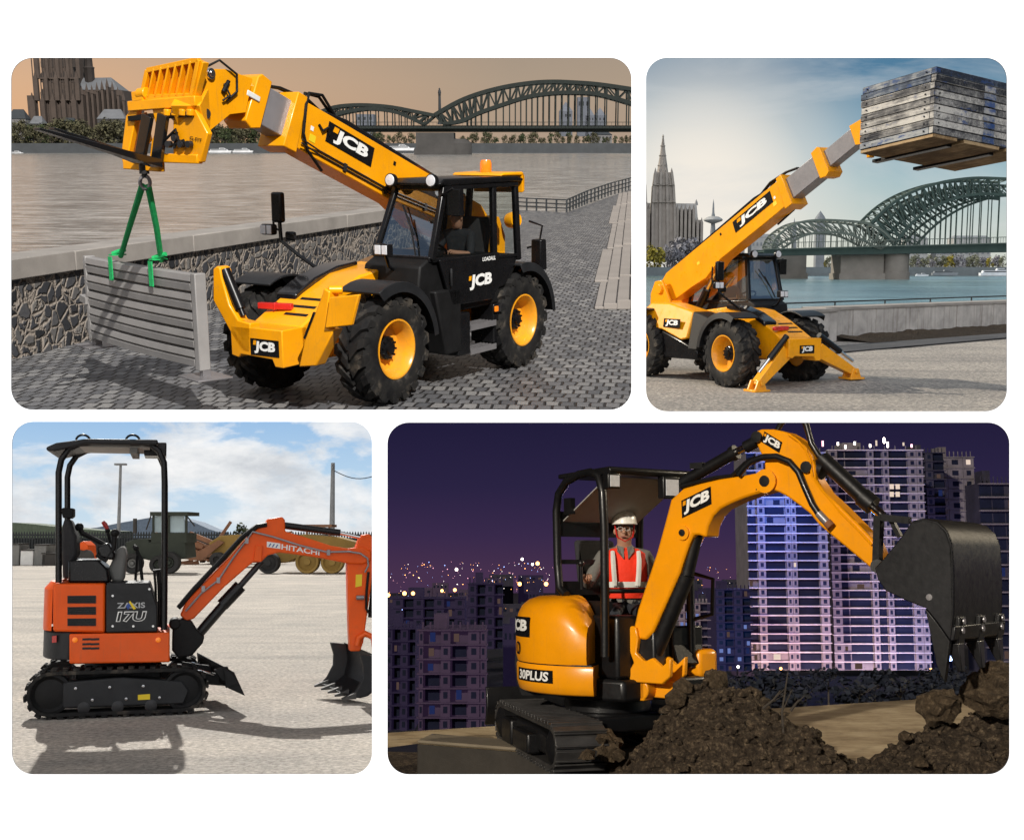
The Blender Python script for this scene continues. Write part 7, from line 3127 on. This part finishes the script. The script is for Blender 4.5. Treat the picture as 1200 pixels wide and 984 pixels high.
for r, z in ((.118, .845), (.116, .87), (.108, .91), (.088, .945), (.05, .97), (.012, .978)):
    rings.append([V((.045 + math.cos(a * PI / 12) * r * 1.12, math.sin(a * PI / 12) * r * .96, z)) for a in range(24)])
b.rings(rings)
b.prism([(.045 + math.cos(a * PI / 12) * (.125 + (.05 if abs(a) < 5 else .0)) * 1.08, math.sin(a * PI / 12) * .118, .842) for a in range(-11, 13)], (0, 0, .008))
b.tube([(.045 + x, 0, z + .004) for x, z in ((-.12, .87), (-.08, .945), (0, .985), (.08, .95), (.12, .875))], .012, 6)
b.part('hard_hat', MAT['helmet_white'], pn)
b = MB()
b.tube([(.06, -.088, .84), (.09, -.07, .73), (.10, 0, .692), (.09, .07, .73), (.06, .088, .84)], .007, 6)
b.part('chin_strap', MAT['red'], pn)
# vest: a shell a little proud of the chest, with reflective bands
vest = [(.135, .185, .19), (.155, .20, .28), (.165, .215, .40), (.165, .22, .50), (.135, .21, .575), (.09, .15, .615)]
b = MB()
rings = []
for rx_, ry_, z in vest:
    rings.append([V((-.005 + math.cos(a * PI / 14) * rx_, math.sin(a * PI / 14) * ry_, z + .02 * abs(math.cos(a * PI / 14)) * (1 if z > .5 else 0))) for a in range(28)])
b.rings(rings, cap=False)
vs_ = b.part('vest', MAT['hi_vis'], pn)
b = MB()
for z0, z1 in ((.285, .335),):
    rings = []
    for z in (z0, z1):
        rings.append([V((-.005 + math.cos(a * PI / 14) * .173, math.sin(a * PI / 14) * .22, z)) for a in range(28)])
    b.rings(rings, cap=False)
for sy in (-1, 1):
    b.tube([(.165, sy * .10, .30), (.174, sy * .11, .42), (.168, sy * .115, .52), (.125, sy * .115, .60)], [.024, .024, .024, .02], 6)
b.part('reflective_band', MAT['reflective'], vs_)
b = MB()
for sy in (-1, 1):
    b.prism([(.10, sy * .015, .635), (.155, sy * .02, .53), (.13, sy * .075, .60), (.07, sy * .07, .65)], (.012, 0, .006))
b.part('collar', MAT['shirt_grey'], pn)

# ------------------------------------------------------------------ soil heaps and boulders
def clod(b, c, r, seed, sq=.8):
    rnd = random.Random(seed)
    res = bmesh.ops.create_icosphere(b.bm, subdivisions=3 if r > .1 else 1, radius=1, matrix=Matrix.Identity(4))
    o = V((rnd.uniform(0, 99), rnd.uniform(0, 99), rnd.uniform(0, 99)))
    sx, sy, sz = rnd.uniform(.8, 1.2), rnd.uniform(.8, 1.2), sq * rnd.uniform(.8, 1.1)
    for v in res['verts']:
        p = v.co.normalized()
        k = 1 + .42 * noise.noise(p * 1.5 + o) + .26 * noise.noise(p * 3.5 + o) + (.12 * noise.noise(p * 9 + o) if r > .1 else 0)
        v.co = V(c) + V((p.x * sx, p.y * sy, p.z * sz)) * r * k


def heap(prof_px, Yc, depth, seed, label, nclod, name='soil_heap'):
    """mound whose skyline follows the given pixels, built at the depth Yc"""
    rnd = random.Random(seed)
    top = [BR.at(u, v + 19, Yc) for u, v in prof_px]
    b = MB()
    rows = []
    m = 60
    pts = []
    for j in range(m + 1):
        t = j / m * (len(top) - 1)
        k = min(int(t), len(top) - 2)
        pts.append(top[k].lerp(top[k + 1], t - k))
    nr = 34

    def surf(j, f):
        p = pts[j]
        prof = math.sin(PI * f) ** .9 if f < .5 else math.cos(PI * (f - .5)) ** 1.1
        z = max(0, p.z) * prof
        q = V((p.x + .12 * (f - .5), Yc - depth * .5 + depth * f, z))
        g_ = 1 if prof > .02 else .3
        z += g_ * (.09 * noise.noise(q * 3.0 + V((seed, 0, 0))) + .06 * noise.noise(q * 8.0) + .035 * noise.noise(q * 19.0)) * min(1, max(0, p.z) * 4)
        return V((q.x + .04 * noise.noise(q * 7), q.y + .05 * noise.noise(q * 6 + V((5, 5, 5))), max(-.02, z)))
    for j in range(m + 1):
        rows.append([surf(j, f / nr) for f in range(nr + 1)])
    b.rings(rows, cap=False, close=False)
    for k in range(nclod):
        j = rnd.randrange(2, m - 1)
        f = rnd.uniform(.02, .6)
        p = surf(j, f)
        r_ = rnd.choice((.010, .012, .014, .018, .018, .022, .025, .035, .05))
        clod(b, p + V((0, 0, r_ * .2)), r_, seed * 1000 + k)
    return b.solo(name, MAT['soil'], label, 'soil heap', smooth=False)


heap([(712, 905), (728, 888), (745, 866), (764, 836), (786, 806), (810, 793), (838, 787), (865, 792), (885, 806), (905, 818), (930, 830), (955, 845), (985, 866), (1005, 884), (1022, 905)], 9.5, 1.5, 3, 'large heap of dark loose soil and stones in front of the night excavator', 620)
heap([(985, 905), (1010, 880), (1040, 862), (1062, 850), (1090, 838), (1120, 832), (1150, 826), (1185, 815), (1230, 800), (1280, 830), (1330, 890)], 9.0, 1.3, 5, 'heap of dark soil under the bucket at the right', 420)
for i, (u, v, rp, Y, lab) in enumerate(((708, 872, 24, 9.75, 'rounded boulder lying before the excavator track at the left foot of the soil heap'), (688, 884, 8, 9.4, 'fist sized stone left of the boulder by the track'), (725, 884, 9, 9.35, 'small stone right of the boulder by the track'), (800, 806, 14, 9.4, 'pale clod on the shoulder of the large soil heap'),
                                (838, 798, 15, 9.6, 'broad clod on the very top of the large soil heap'), (790, 820, 13, 9.25, 'dark clod just below the shoulder of the large soil heap'), (1102, 828, 25, 8.9, 'tall lump of earth standing below the bucket teeth'), (1162, 812, 30, 8.7, 'largest dry lump of earth below the bucket at the right edge'), (1172, 792, 20, 8.75, 'pale lump of earth on top of the right soil heap'),
                                (1060, 862, 10, 8.8, 'small clod on the left slope of the right soil heap'), (1078, 893, 9, 8.5, 'small clod low on the right soil heap'))):
    b = MB()
    c = BR.at(u, v, Y)
    clod(b, c, BR.px(rp, Y), 70 + i, .85)
    b.solo('boulder', MAT['soil_clod'], lab, 'boulder', smooth=False)
rnd = random.Random(2)
for (pth, lab) in (([n2(240, 935), n2(232, 800), n2(248, 690)], 'thin upright twig sticking out of the large soil heap'), ([n2(180, 790), n2(210, 765), n2(228, 740)], 'short slanting twig at the top of the large soil heap'), ([n2(255, 795), n2(268, 778), n2(276, 766)], 'short bent twig right of the upright twig')):
    b = MB()
    q = [BR.at(*p, 9.2) for p in pth]
    b.tube(q, [.012, .009, .004], 6)
    b.tube([q[1], q[1].lerp(q[2], .4) + V((.06, 0, .05))], [.006, .003], 5)
    b.solo('twig', MAT['bark'], lab, 'twig')
b = MB()
q = [gN(700, 868), gN(745, 862), gN(752, 866), gN(706, 873)]
b.prism([V((p.x, p.y, .01)) for p in q], (0, 0, .05))
b.solo('loose_plank', MAT['deck_boards'], 'short pale plank on the ground between the track and the soil heap', 'plank', bevel=.004)

# ------------------------------------------------------------------ the city
def tower(u0, u1, vt, vb, Y, dep, floors, bays, label, wall='night_wall', slab='night_slab', lit=.0, balc=None, seed=0, cat='tower block', lit_m='window_lit', wpx=None):
    """block with floor slabs, bays of windows and recessed dark balconies"""
    rnd = random.Random(seed)
    a, c = BR.at(u0, vb, Y), BR.at(u1, vt, Y)
    W, H = c.x - a.x, c.z - a.z
    r = thing('tower_block', label, cat, Matrix.Translation(V(((a.x + c.x) / 2, Y, a.z))))
    b = MB()
    b.box((0, dep / 2 + .35, H / 2), (W - .3, dep, H))
    b.part('wall', MAT[wall], r)
    fh = H / floors
    cols = balc or [1] * bays
    tot = sum(abs(k) for k in cols)
    edges = []
    x = -W / 2
    for k in cols:
        edges.append((x, x + W * abs(k) / tot, k))
        x += W * abs(k) / tot
    b = MB()
    for i, (x0, x1, k) in enumerate(edges):
        if k < 0:
            b.box2((x0 + .05, -.45, 0), (x1 - .05, .36, H))
    if any(k < 0 for *_, k in edges):
        b.part('pier_strip', MAT[wall], r)
    nwin = 0
    for f in range(floors):
        z = f * fh
        b = MB()
        b.box2((-W / 2 - .15, -.75, z + fh * .90), (W / 2 + .15, .35, z + fh * .99))
        if nwin < 95:
            b.part('floor_slab', MAT[slab], r)
        else:
            b.bm.free()
    rest = MB()
    restn = 0
    for f in range(floors):
        z = f * fh
        for i, (x0, x1, k) in enumerate(edges):
            if k < 0:
                b = MB()
                xm, ww = (x0 + x1) / 2, (x1 - x0)
                b.box2((xm - ww * .2, -.48, z + fh * .25), (xm + ww * .2, -.452, z + fh * .7))
            else:
                b = MB()
                rr_ = rnd.random()
                m = MAT[lit_m] if rr_ < lit else MAT['window_dim'] if rr_ < lit + .06 else MAT['window_blue'] if rr_ < lit + .14 else MAT['night_glass']
                if m is MAT['night_glass']:
                    b.box2((x0 + .12, .30, z + fh * .06), (x1 - .12, .345, z + fh * .82))
                else:
                    xa_ = x0 + (x1 - x0) * rnd.uniform(.12, .5)
                    b.box2((xa_, .30, z + fh * .12), (xa_ + (x1 - x0) * .32, .347, z + fh * rnd.uniform(.55, .8)))
            if k < 0:
                m = MAT[lit_m] if rnd.random() < lit else MAT['night_glass']
            if nwin < 98:
                b.part('window', m, r)
                nwin += 1
            else:
                if True:
                    for fc in b.bm.faces:
                        rest._f([rest._v(v.co) for v in fc.verts])
                    restn += 1
                b.bm.free()
    if restn:
        o = rest.part('window', MAT['night_glass'], r)
        o['kind'] = 'stuff'
    else:
        rest.bm.free()
    b = MB()
    b.box((-W * .2, dep * .4, H + fh * .5), (W * .2, dep * .4, fh))
    b.part('stair_head', MAT[wall], r)
    for k in range(9):
        x = -W / 2 + W * (k + .5) / 9
        b = MB()
        b.box((x, .2, H + fh * .25), (.18, .18, fh * .5))
        b.part('column_stub', MAT[wall], r)
    return r, W, H, fh, Y


TA, WA_, HA, fA, YA = tower(880, 966, 530, 785, 250, 14, 24, 9, 'tall unfinished block of flats washed blue above, left of the two lit towers', balc=[1.2, -1.0, 2.6, -.7, -.7, 2.8, -1.1], seed=1, lit=.02)
TB, WB2, HB2, fB, YB = tower(978, 1080, 527, 785, 262, 16, 25, 9, 'tall unfinished block of flats behind the bucket with lamps along its roof', balc=[-1.2, 1.0, 2.8, -.8, 1.1, -.8, 2.4, -1.1, -.8], seed=2, lit=.02)
tower(1080, 1106, 530, 785, 285, 14, 24, 3, 'narrow dark side wing behind the bucket tower', wall='night_wall_dark', slab='night_wall_dark', balc=[1.5, -1, 1.5], seed=3)
tower(1105, 1140, 535, 740, 300, 14, 16, 3, 'pale slab block with a single column of small windows right of the bucket tower', wall='night_wall', slab='night_wall', balc=[-.7, -1.0, -.7], seed=4, lit=.05)
tower(1142, 1162, 568, 745, 310, 12, 14, 2, 'lower dark block between the pale slab and the right edge', wall='night_wall_dark', slab='night_wall_dark', balc=[-1, -1], seed=5)
tower(1158, 1192, 566, 790, 290, 12, 14, 3, 'dark framed block with pale floor edges at the right edge of the night city', wall='night_wall_dark', slab='night_wall', balc=[1.2, 1.2, 1.2], seed=6)
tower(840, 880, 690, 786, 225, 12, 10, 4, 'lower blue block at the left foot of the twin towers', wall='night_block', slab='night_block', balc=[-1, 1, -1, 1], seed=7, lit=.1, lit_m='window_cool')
tower(795, 830, 706, 765, 150, 9, 6, 4, 'small pink and blue lit house behind the front of the excavator', wall='night_wall', slab='night_wall', balc=[-1, 1.2, -1, 1.2], seed=8, lit=.3, lit_m='window_cool')
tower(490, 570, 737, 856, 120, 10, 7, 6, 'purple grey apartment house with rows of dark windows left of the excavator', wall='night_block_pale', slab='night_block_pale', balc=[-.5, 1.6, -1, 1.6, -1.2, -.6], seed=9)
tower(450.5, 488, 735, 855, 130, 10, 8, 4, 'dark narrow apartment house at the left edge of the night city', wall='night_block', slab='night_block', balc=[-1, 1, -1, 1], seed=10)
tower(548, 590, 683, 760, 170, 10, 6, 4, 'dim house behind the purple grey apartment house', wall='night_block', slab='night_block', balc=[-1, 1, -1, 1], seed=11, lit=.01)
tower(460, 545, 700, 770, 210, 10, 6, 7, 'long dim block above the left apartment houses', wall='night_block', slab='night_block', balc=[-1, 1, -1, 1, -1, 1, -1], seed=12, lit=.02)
for (wx, vz) in ((1046, 571), (1046, 580), (1050, 562)):
    pass
b = MB()
for j, (x, y) in enumerate(((1045, 570), (1052, 570), (1045, 579), (1052, 579))):
    p = BR.at(x, y, YB - .8)
    b.box(p, (.9, .06, 1.1))
    inv_ = LOCAL[TB.name].inverted()
b.part('window', MAT['window_lit'], TB, panel=True, label='brightly lit window')
rnd = random.Random(31)
for k in range(9):
    u = 968 + 112 * k / 9 + rnd.uniform(-4, 4)
    b = MB()
    p = BR.at(u, rnd.uniform(519, 525), YB + 1)
    b.box(p, (.32, .3, rnd.choice((.7, 1.2, 1.8))))
    b.part('roof_lamp', MAT[rnd.choice(('lamp_pink', 'window_lit', 'lamp_white'))], TB, panel=True)
b = MB()
b.ball(BR.at(1036, 516, YB + 3), .45, 10, (.7, .7, 1.6))
b.part('roof_floodlight', MAT['lamp_white'], TB, panel=True)
# dim rows of houses further out
rnd = random.Random(17)
for k in range(40):
    u = rnd.uniform(452, 655) if k < 26 else rnd.uniform(795, 880)
    vt = rnd.uniform(672, 735)
    Y = 200 + (735 - vt) * 9 + rnd.uniform(0, 40)
    wpx = rnd.uniform(14, 34)
    u = max(u, 452 + wpx / 2)
    p, q = BR.at(u - wpx / 2, vt, Y), BR.at(u + wpx / 2, vt, Y)
    h = thing('far_house', 'dim far off house in the dark city behind the excavator', 'house', Matrix.Translation(V(((p.x + q.x) / 2, Y, zc_))), 'dim houses of the far city at night')
    ht = p.z - zc_
    b = MB()
    b.box((0, 4, ht / 2), (q.x - p.x, 8, ht))
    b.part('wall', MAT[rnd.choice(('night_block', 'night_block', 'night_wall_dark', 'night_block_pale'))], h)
    for j in range(4):
        b = MB()
        w_ = q.x - p.x
        b.box((-w_ * .36 + w_ * .24 * j, -.02, ht - 2.2), (w_ * .12, .06, 1.3))
        b.part('window', MAT['window_dim'] if rnd.random() < .25 else MAT['night_glass'], h)
# street lamps and lit signs of the far city, seen as points
rnd = random.Random(77)
for nm, cnt, sz in (('lamp_amber', 80, .5), ('lamp_white', 50, .42), ('lamp_blue', 40, .42), ('lamp_pink', 60, .42)):
    b = MB()
    for k in range(cnt):
        if rnd.random() < .72:
            u = rnd.uniform(455, 660)
            v = 658 + abs(rnd.gauss(0, 22))
        else:
            u = rnd.choice((rnd.uniform(788, 878), rnd.uniform(700, 880)))
            v = 664 + abs(rnd.gauss(0, 16))
        Y = 170 + 900 * math.exp(-(v - 660) / 18.0) * rnd.uniform(.6, 1)
        rp = rnd.choice((.35, .4, .5, .6, .9)) * sz
        b.ball(BR.at(u, v, Y), BR.px(rp, Y), 8)
    for (u, v, r_) in ((455, 697, 2.2), (474, 695, 2.4), (484, 695, 2.2), (518, 692, 1.8), (533, 691, 2.0), (609, 684, 2.3), (640, 684, 2.4), (630, 660, 2.3)) if nm == 'lamp_amber' else ((535, 667, 1.8), (612, 655, 1.6), (624, 661, 1.5)) if nm == 'lamp_white' else ():
        b.ball(BR.at(u, v, 190), BR.px(r_, 190), 10)
    b.solo('city_lights', MAT[nm], {'lamp_amber': 'amber street lamps scattered over the far dark city', 'lamp_white': 'white lamps scattered over the far dark city', 'lamp_blue': 'blue lamps scattered over the far dark city', 'lamp_pink': 'pink lamps scattered over the far dark city'}[nm], 'city lights', kind='stuff', cast=False)
# trees in front of the towers
rnd = random.Random(5)
for k in range(22):
    u = rnd.uniform(845, 1185)
    Y = rnd.uniform(90, 150)
    v = rnd.uniform(776, 792)
    p = BR.at(u, v, Y)
    h_ = rnd.uniform(3.0, 5.2)
    plant_tree(p.x, Y, p.z - h_, h_, h_ * 1.35, 'leaf_night', 'black silhouette of a tree in front of the lit towers at night', 'dark trees below the towers', seed=20 + k % 3, n=260, leaf=.18, low=.0)
b = MB()
p, q = BR.at(842, 796, 160), BR.at(1300, 796, 160)
b.prism([V((p.x, 88, p.z - 14)), V((q.x, 88, p.z - 14)), V((q.x, 165, p.z)), V((p.x, 165, p.z))], (0, .5, -3))
b.solo('dark_slope', MAT['night_ground'], kind='structure')
# blue floodlight by the bucket; the others are lamps added to wash the facades
for (u, v, Y, col, pw, rad, nm) in ((1113, 772, 240, (.12, .3, 1), 30000, 1.5, 'blue_floodlight'), (900, 786, 241, (1, .72, .66), 9000, 1.5, 'ground_wash'), (945, 788, 240, (1, .66, .70), 12000, 1.5, 'ground_wash'), (1005, 788, 251, (1, .74, .70), 9000, 1.5, 'ground_wash'), (1055, 786, 250, (1, .70, .74), 12000, 1.5, 'ground_wash'),
                                    (930, 735, 234, (.9, .5, .6), 9000, 3, 'facade_wash'), (1030, 730, 244, (.85, .48, .62), 10000, 3, 'facade_wash'), (925, 585, 238, (.10, .25, 1), 26000, 2, 'tower_wash'), (900, 640, 238, (.14, .2, .9), 9000, 2, 'tower_wash'),
                                    (1035, 600, 246, (.5, .36, .55), 6500, 3, 'tower_wash'), (1120, 640, 275, (.5, .38, .62), 9000, 3, 'tower_wash'), (540, 790, 108, (.55, .28, .62), 1700, 2, 'street_wash'), (860, 765, 212, (.05, .35, .9), 9000, 2, 'street_wash'), (815, 735, 140, (.9, .6, .8), 2500, 1.5, 'street_wash')):
    l = bpy.data.lights.new(nm, 'POINT')
    l.energy = pw
    l.color = col
    l.shadow_soft_size = rad
    o = bpy.data.objects.new(nm, l)
    BR.coll.objects.link(o)
    o.matrix_world = BR.M @ Matrix.Translation(BR.at(u, v, Y))
for (u, v, Y, m_, r_, lab) in ((1113, 771, 235, 'lamp_blue', 3.4, 'bright blue floodlight glowing beside the bucket teeth'), (943, 518, 248, 'lamp_white', 2.8, 'bright white floodlight at the top behind the dipper'), (865, 781, 160, 'lamp_white', 1.6, 'small white lamp at the left foot of the towers'), (915, 783, 150, 'lamp_amber', 1.6, 'small amber lamp among the trees below the left tower'), (1091, 784, 150, 'lamp_amber', 1.6, 'small amber lamp among the trees below the bucket')):
    h = thing('floodlight', lab, 'lamp', Matrix.Translation(BR.at(u, v, Y)))
    b = MB()
    b.ball((0, 0, 0), BR.px(r_, Y), 12)
    b.part('bulb', MAT[m_], h)
    b = MB()
    b.tube([(0, .6, 0), (0, .6, -6)], .12, 6)
    b.part('mast', MAT['night_wall_dark'], h)
SUNS = []
SUNS += [(TL, 158, 40, 5.2, (1, .96, .90), .7, 'sun_dusk'), (TL, 200, 60, .75, (.88, .93, 1), 100, 'sky_fill_dusk')]  # second one: wide fill sun added in place of skylight
SUNS += [(TR, -68, 28, 4.8, (1, .90, .75), .7, 'sun_haze'), (TR, 186, 40, 2.4, (.98, .98, 1), 90, 'sky_fill_haze')]  # sun, then a broad fill added from the eye's side
SUNS += [(BL, -20, 41, 4.8, (1, .97, .92), .6, 'sun_yard'), (BL, 185, 40, 1.7, (.98, .98, 1), 110, 'sky_fill_yard')]  # backlit yard: soft fill sun added for the near sides
SUNS += [(BR, 212, 19, 3.2, (1, .91, .78), 1.5, 'strobe_key_site'), (BR, 75, 24, 1.6, (1, .85, .62), 1.5, 'rim_light_site')]  # front strobe set as a sun, then a rim sun from behind
# ------------------------------------------------------------------ white collage margin built as a wall with four openings, eye, light
def rounded(x0, x1, y0, y1, r, n=10):
    out = []
    for cx, cy, a0 in ((x1 - r, y1 - r, 0), (x0 + r, y1 - r, 90), (x0 + r, y0 + r, 180), (x1 - r, y0 + r, 270)):
        for k in range(n + 1):
            a = math.radians(a0 + 90 * k / n)
            out.append((cx + r * math.cos(a), cy + r * math.sin(a)))
    return out


class Eye:
    pass


WALLD = 6.4
wallplace = Place('white_wall', VC, 0)
use(wallplace)
k_ = WALLD / FOC
cu = bpy.data.curves.new('margin_wall', 'CURVE')
cu.dimensions = '2D'
cu.fill_mode = 'BOTH'


def spline(pts):
    sp = cu.splines.new('POLY')
    sp.points.add(len(pts) - 1)
    for q, (x, y) in zip(sp.points, pts):
        q.co = (x, y, 0, 1)
    sp.use_cyclic_u = True


spline([(-1200 * k_, -900 * k_), (1200 * k_, -900 * k_), (1200 * k_, 900 * k_), (-1200 * k_, 900 * k_)])
for (u0, u1, v0, v1, r) in ((13, 740, 68, 480, 25), (757, 1180, 68, 482, 25), (14, 436, 494, 907, 25), (454, 1183, 495, 907, 25)):
    spline(rounded((u0 - UC) * k_, (u1 - UC) * k_, (VC - v1) * k_, (VC - v0) * k_, r * k_))
ob = bpy.data.objects.new('tmp', cu)
scene.collection.objects.link(ob)
dg = bpy.context.evaluated_depsgraph_get()
me = bpy.data.meshes.new_from_object(ob.evaluated_get(dg))
bpy.data.objects.remove(ob)
bm = bmesh.new()
bm.from_mesh(me)
bmesh.ops.remove_doubles(bm, verts=bm.verts, dist=1e-5)
r_ = bmesh.ops.extrude_face_region(bm, geom=list(bm.faces))
for v in [e for e in r_['geom'] if isinstance(e, bmesh.types.BMVert)]:
    v.co.z -= .006
bmesh.ops.recalc_face_normals(bm, faces=bm.faces)
bm.to_mesh(me)
bm.free()
simple('wall_white', (.93, .93, .93), .95, var=.0, spec=.0, rvar=0)
me.materials.clear()
me.materials.append(MAT['wall_white'])
wl = bpy.data.objects.new('margin_wall', me)
link(wl)
wl.matrix_world = Matrix.Translation((0, WALLD, 0)) @ Matrix.Rotation(math.radians(90), 4, 'X')
tag(wl, None, None, None, 'structure')

simple('partition_grey', (.22, .22, .22), .95, var=.03, spec=.0)


def wray(u, v, d):
    return V(((u - UC) / FOC * d, d, -(v - VC) / FOC * d))


def partition(a, c, d0, d1):
    b = MB()
    b.face([wray(*a, d0), wray(*c, d0), wray(*c, d1), wray(*a, d1)])
    return b.solo('partition_wall', MAT['partition_grey'], kind='structure', smooth=False)


partition((748.9, -500), (748.9, 487.8), WALLD + .02, 130)
partition((445.2, 487.8), (445.2, 1500), WALLD + .02, 110)
partition((-500, 487.3), (748.9, 487.8), WALLD + .02, 130)
partition((748.9, 487.8), (1700, 488.6), WALLD + .02, 130)

cam = bpy.data.cameras.new('camera')
cam.sensor_width = 36
cam.lens = 36 * FOC / 1200
cam.clip_start = .1
cam.clip_end = 9000
co = bpy.data.objects.new('camera', cam)
scene.collection.objects.link(co)
co.location = (0, 0, 0)
co.rotation_euler = (math.radians(90), 0, 0)
scene.camera = co


def sun(pl, az, el, strength, col, angle, name, cast=True):
    """az: where the light comes from, degrees clockwise from straight ahead; el: its height"""
    a, e = math.radians(az), math.radians(el)
    d = V((math.sin(a) * math.cos(e), math.cos(a) * math.cos(e), math.sin(e)))
    w = pl.M.to_3x3() @ d
    l = bpy.data.lights.new(name, 'SUN')
    l.energy = strength
    l.color = col
    l.angle = math.radians(angle)
    o = bpy.data.objects.new(name, l)
    scene.collection.objects.link(o)
    o.rotation_euler = w.to_track_quat('Z', 'Y').to_euler()
    o.location = w * 20
    o.light_linking.receiver_collection = pl.coll
    o.light_linking.blocker_collection = pl.block
    return o


sun(wallplace, 180, 25, 5.2, (1, 1, 1), 3, 'wall_white_sun')  # extra sun added to bring the wall up to full white
for args in SUNS:
    sun(*args)
wd = bpy.data.worlds.new('World')
scene.world = wd
wd.use_nodes = True
nt = wd.node_tree
sk = nt.nodes.new('ShaderNodeTexSky')
sk.sky_type = 'NISHITA'
sk.sun_disc = False
sk.sun_elevation = math.radians(28)
sk.sun_rotation = math.radians(200)
bg_ = nt.nodes['Background']
nt.links.new(sk.outputs[0], bg_.inputs[0])
bg_.inputs[1].default_value = .05
scene.view_settings.view_transform = 'Standard'
scene.view_settings.look = 'None'
scene.view_settings.exposure = 0
scene.render.engine = 'CYCLES'
scene.cycles.max_bounces = 6
scene.cycles.transparent_max_bounces = 12
scene.cycles.use_denoising = True
scene.cycles.sample_clamp_indirect = 6
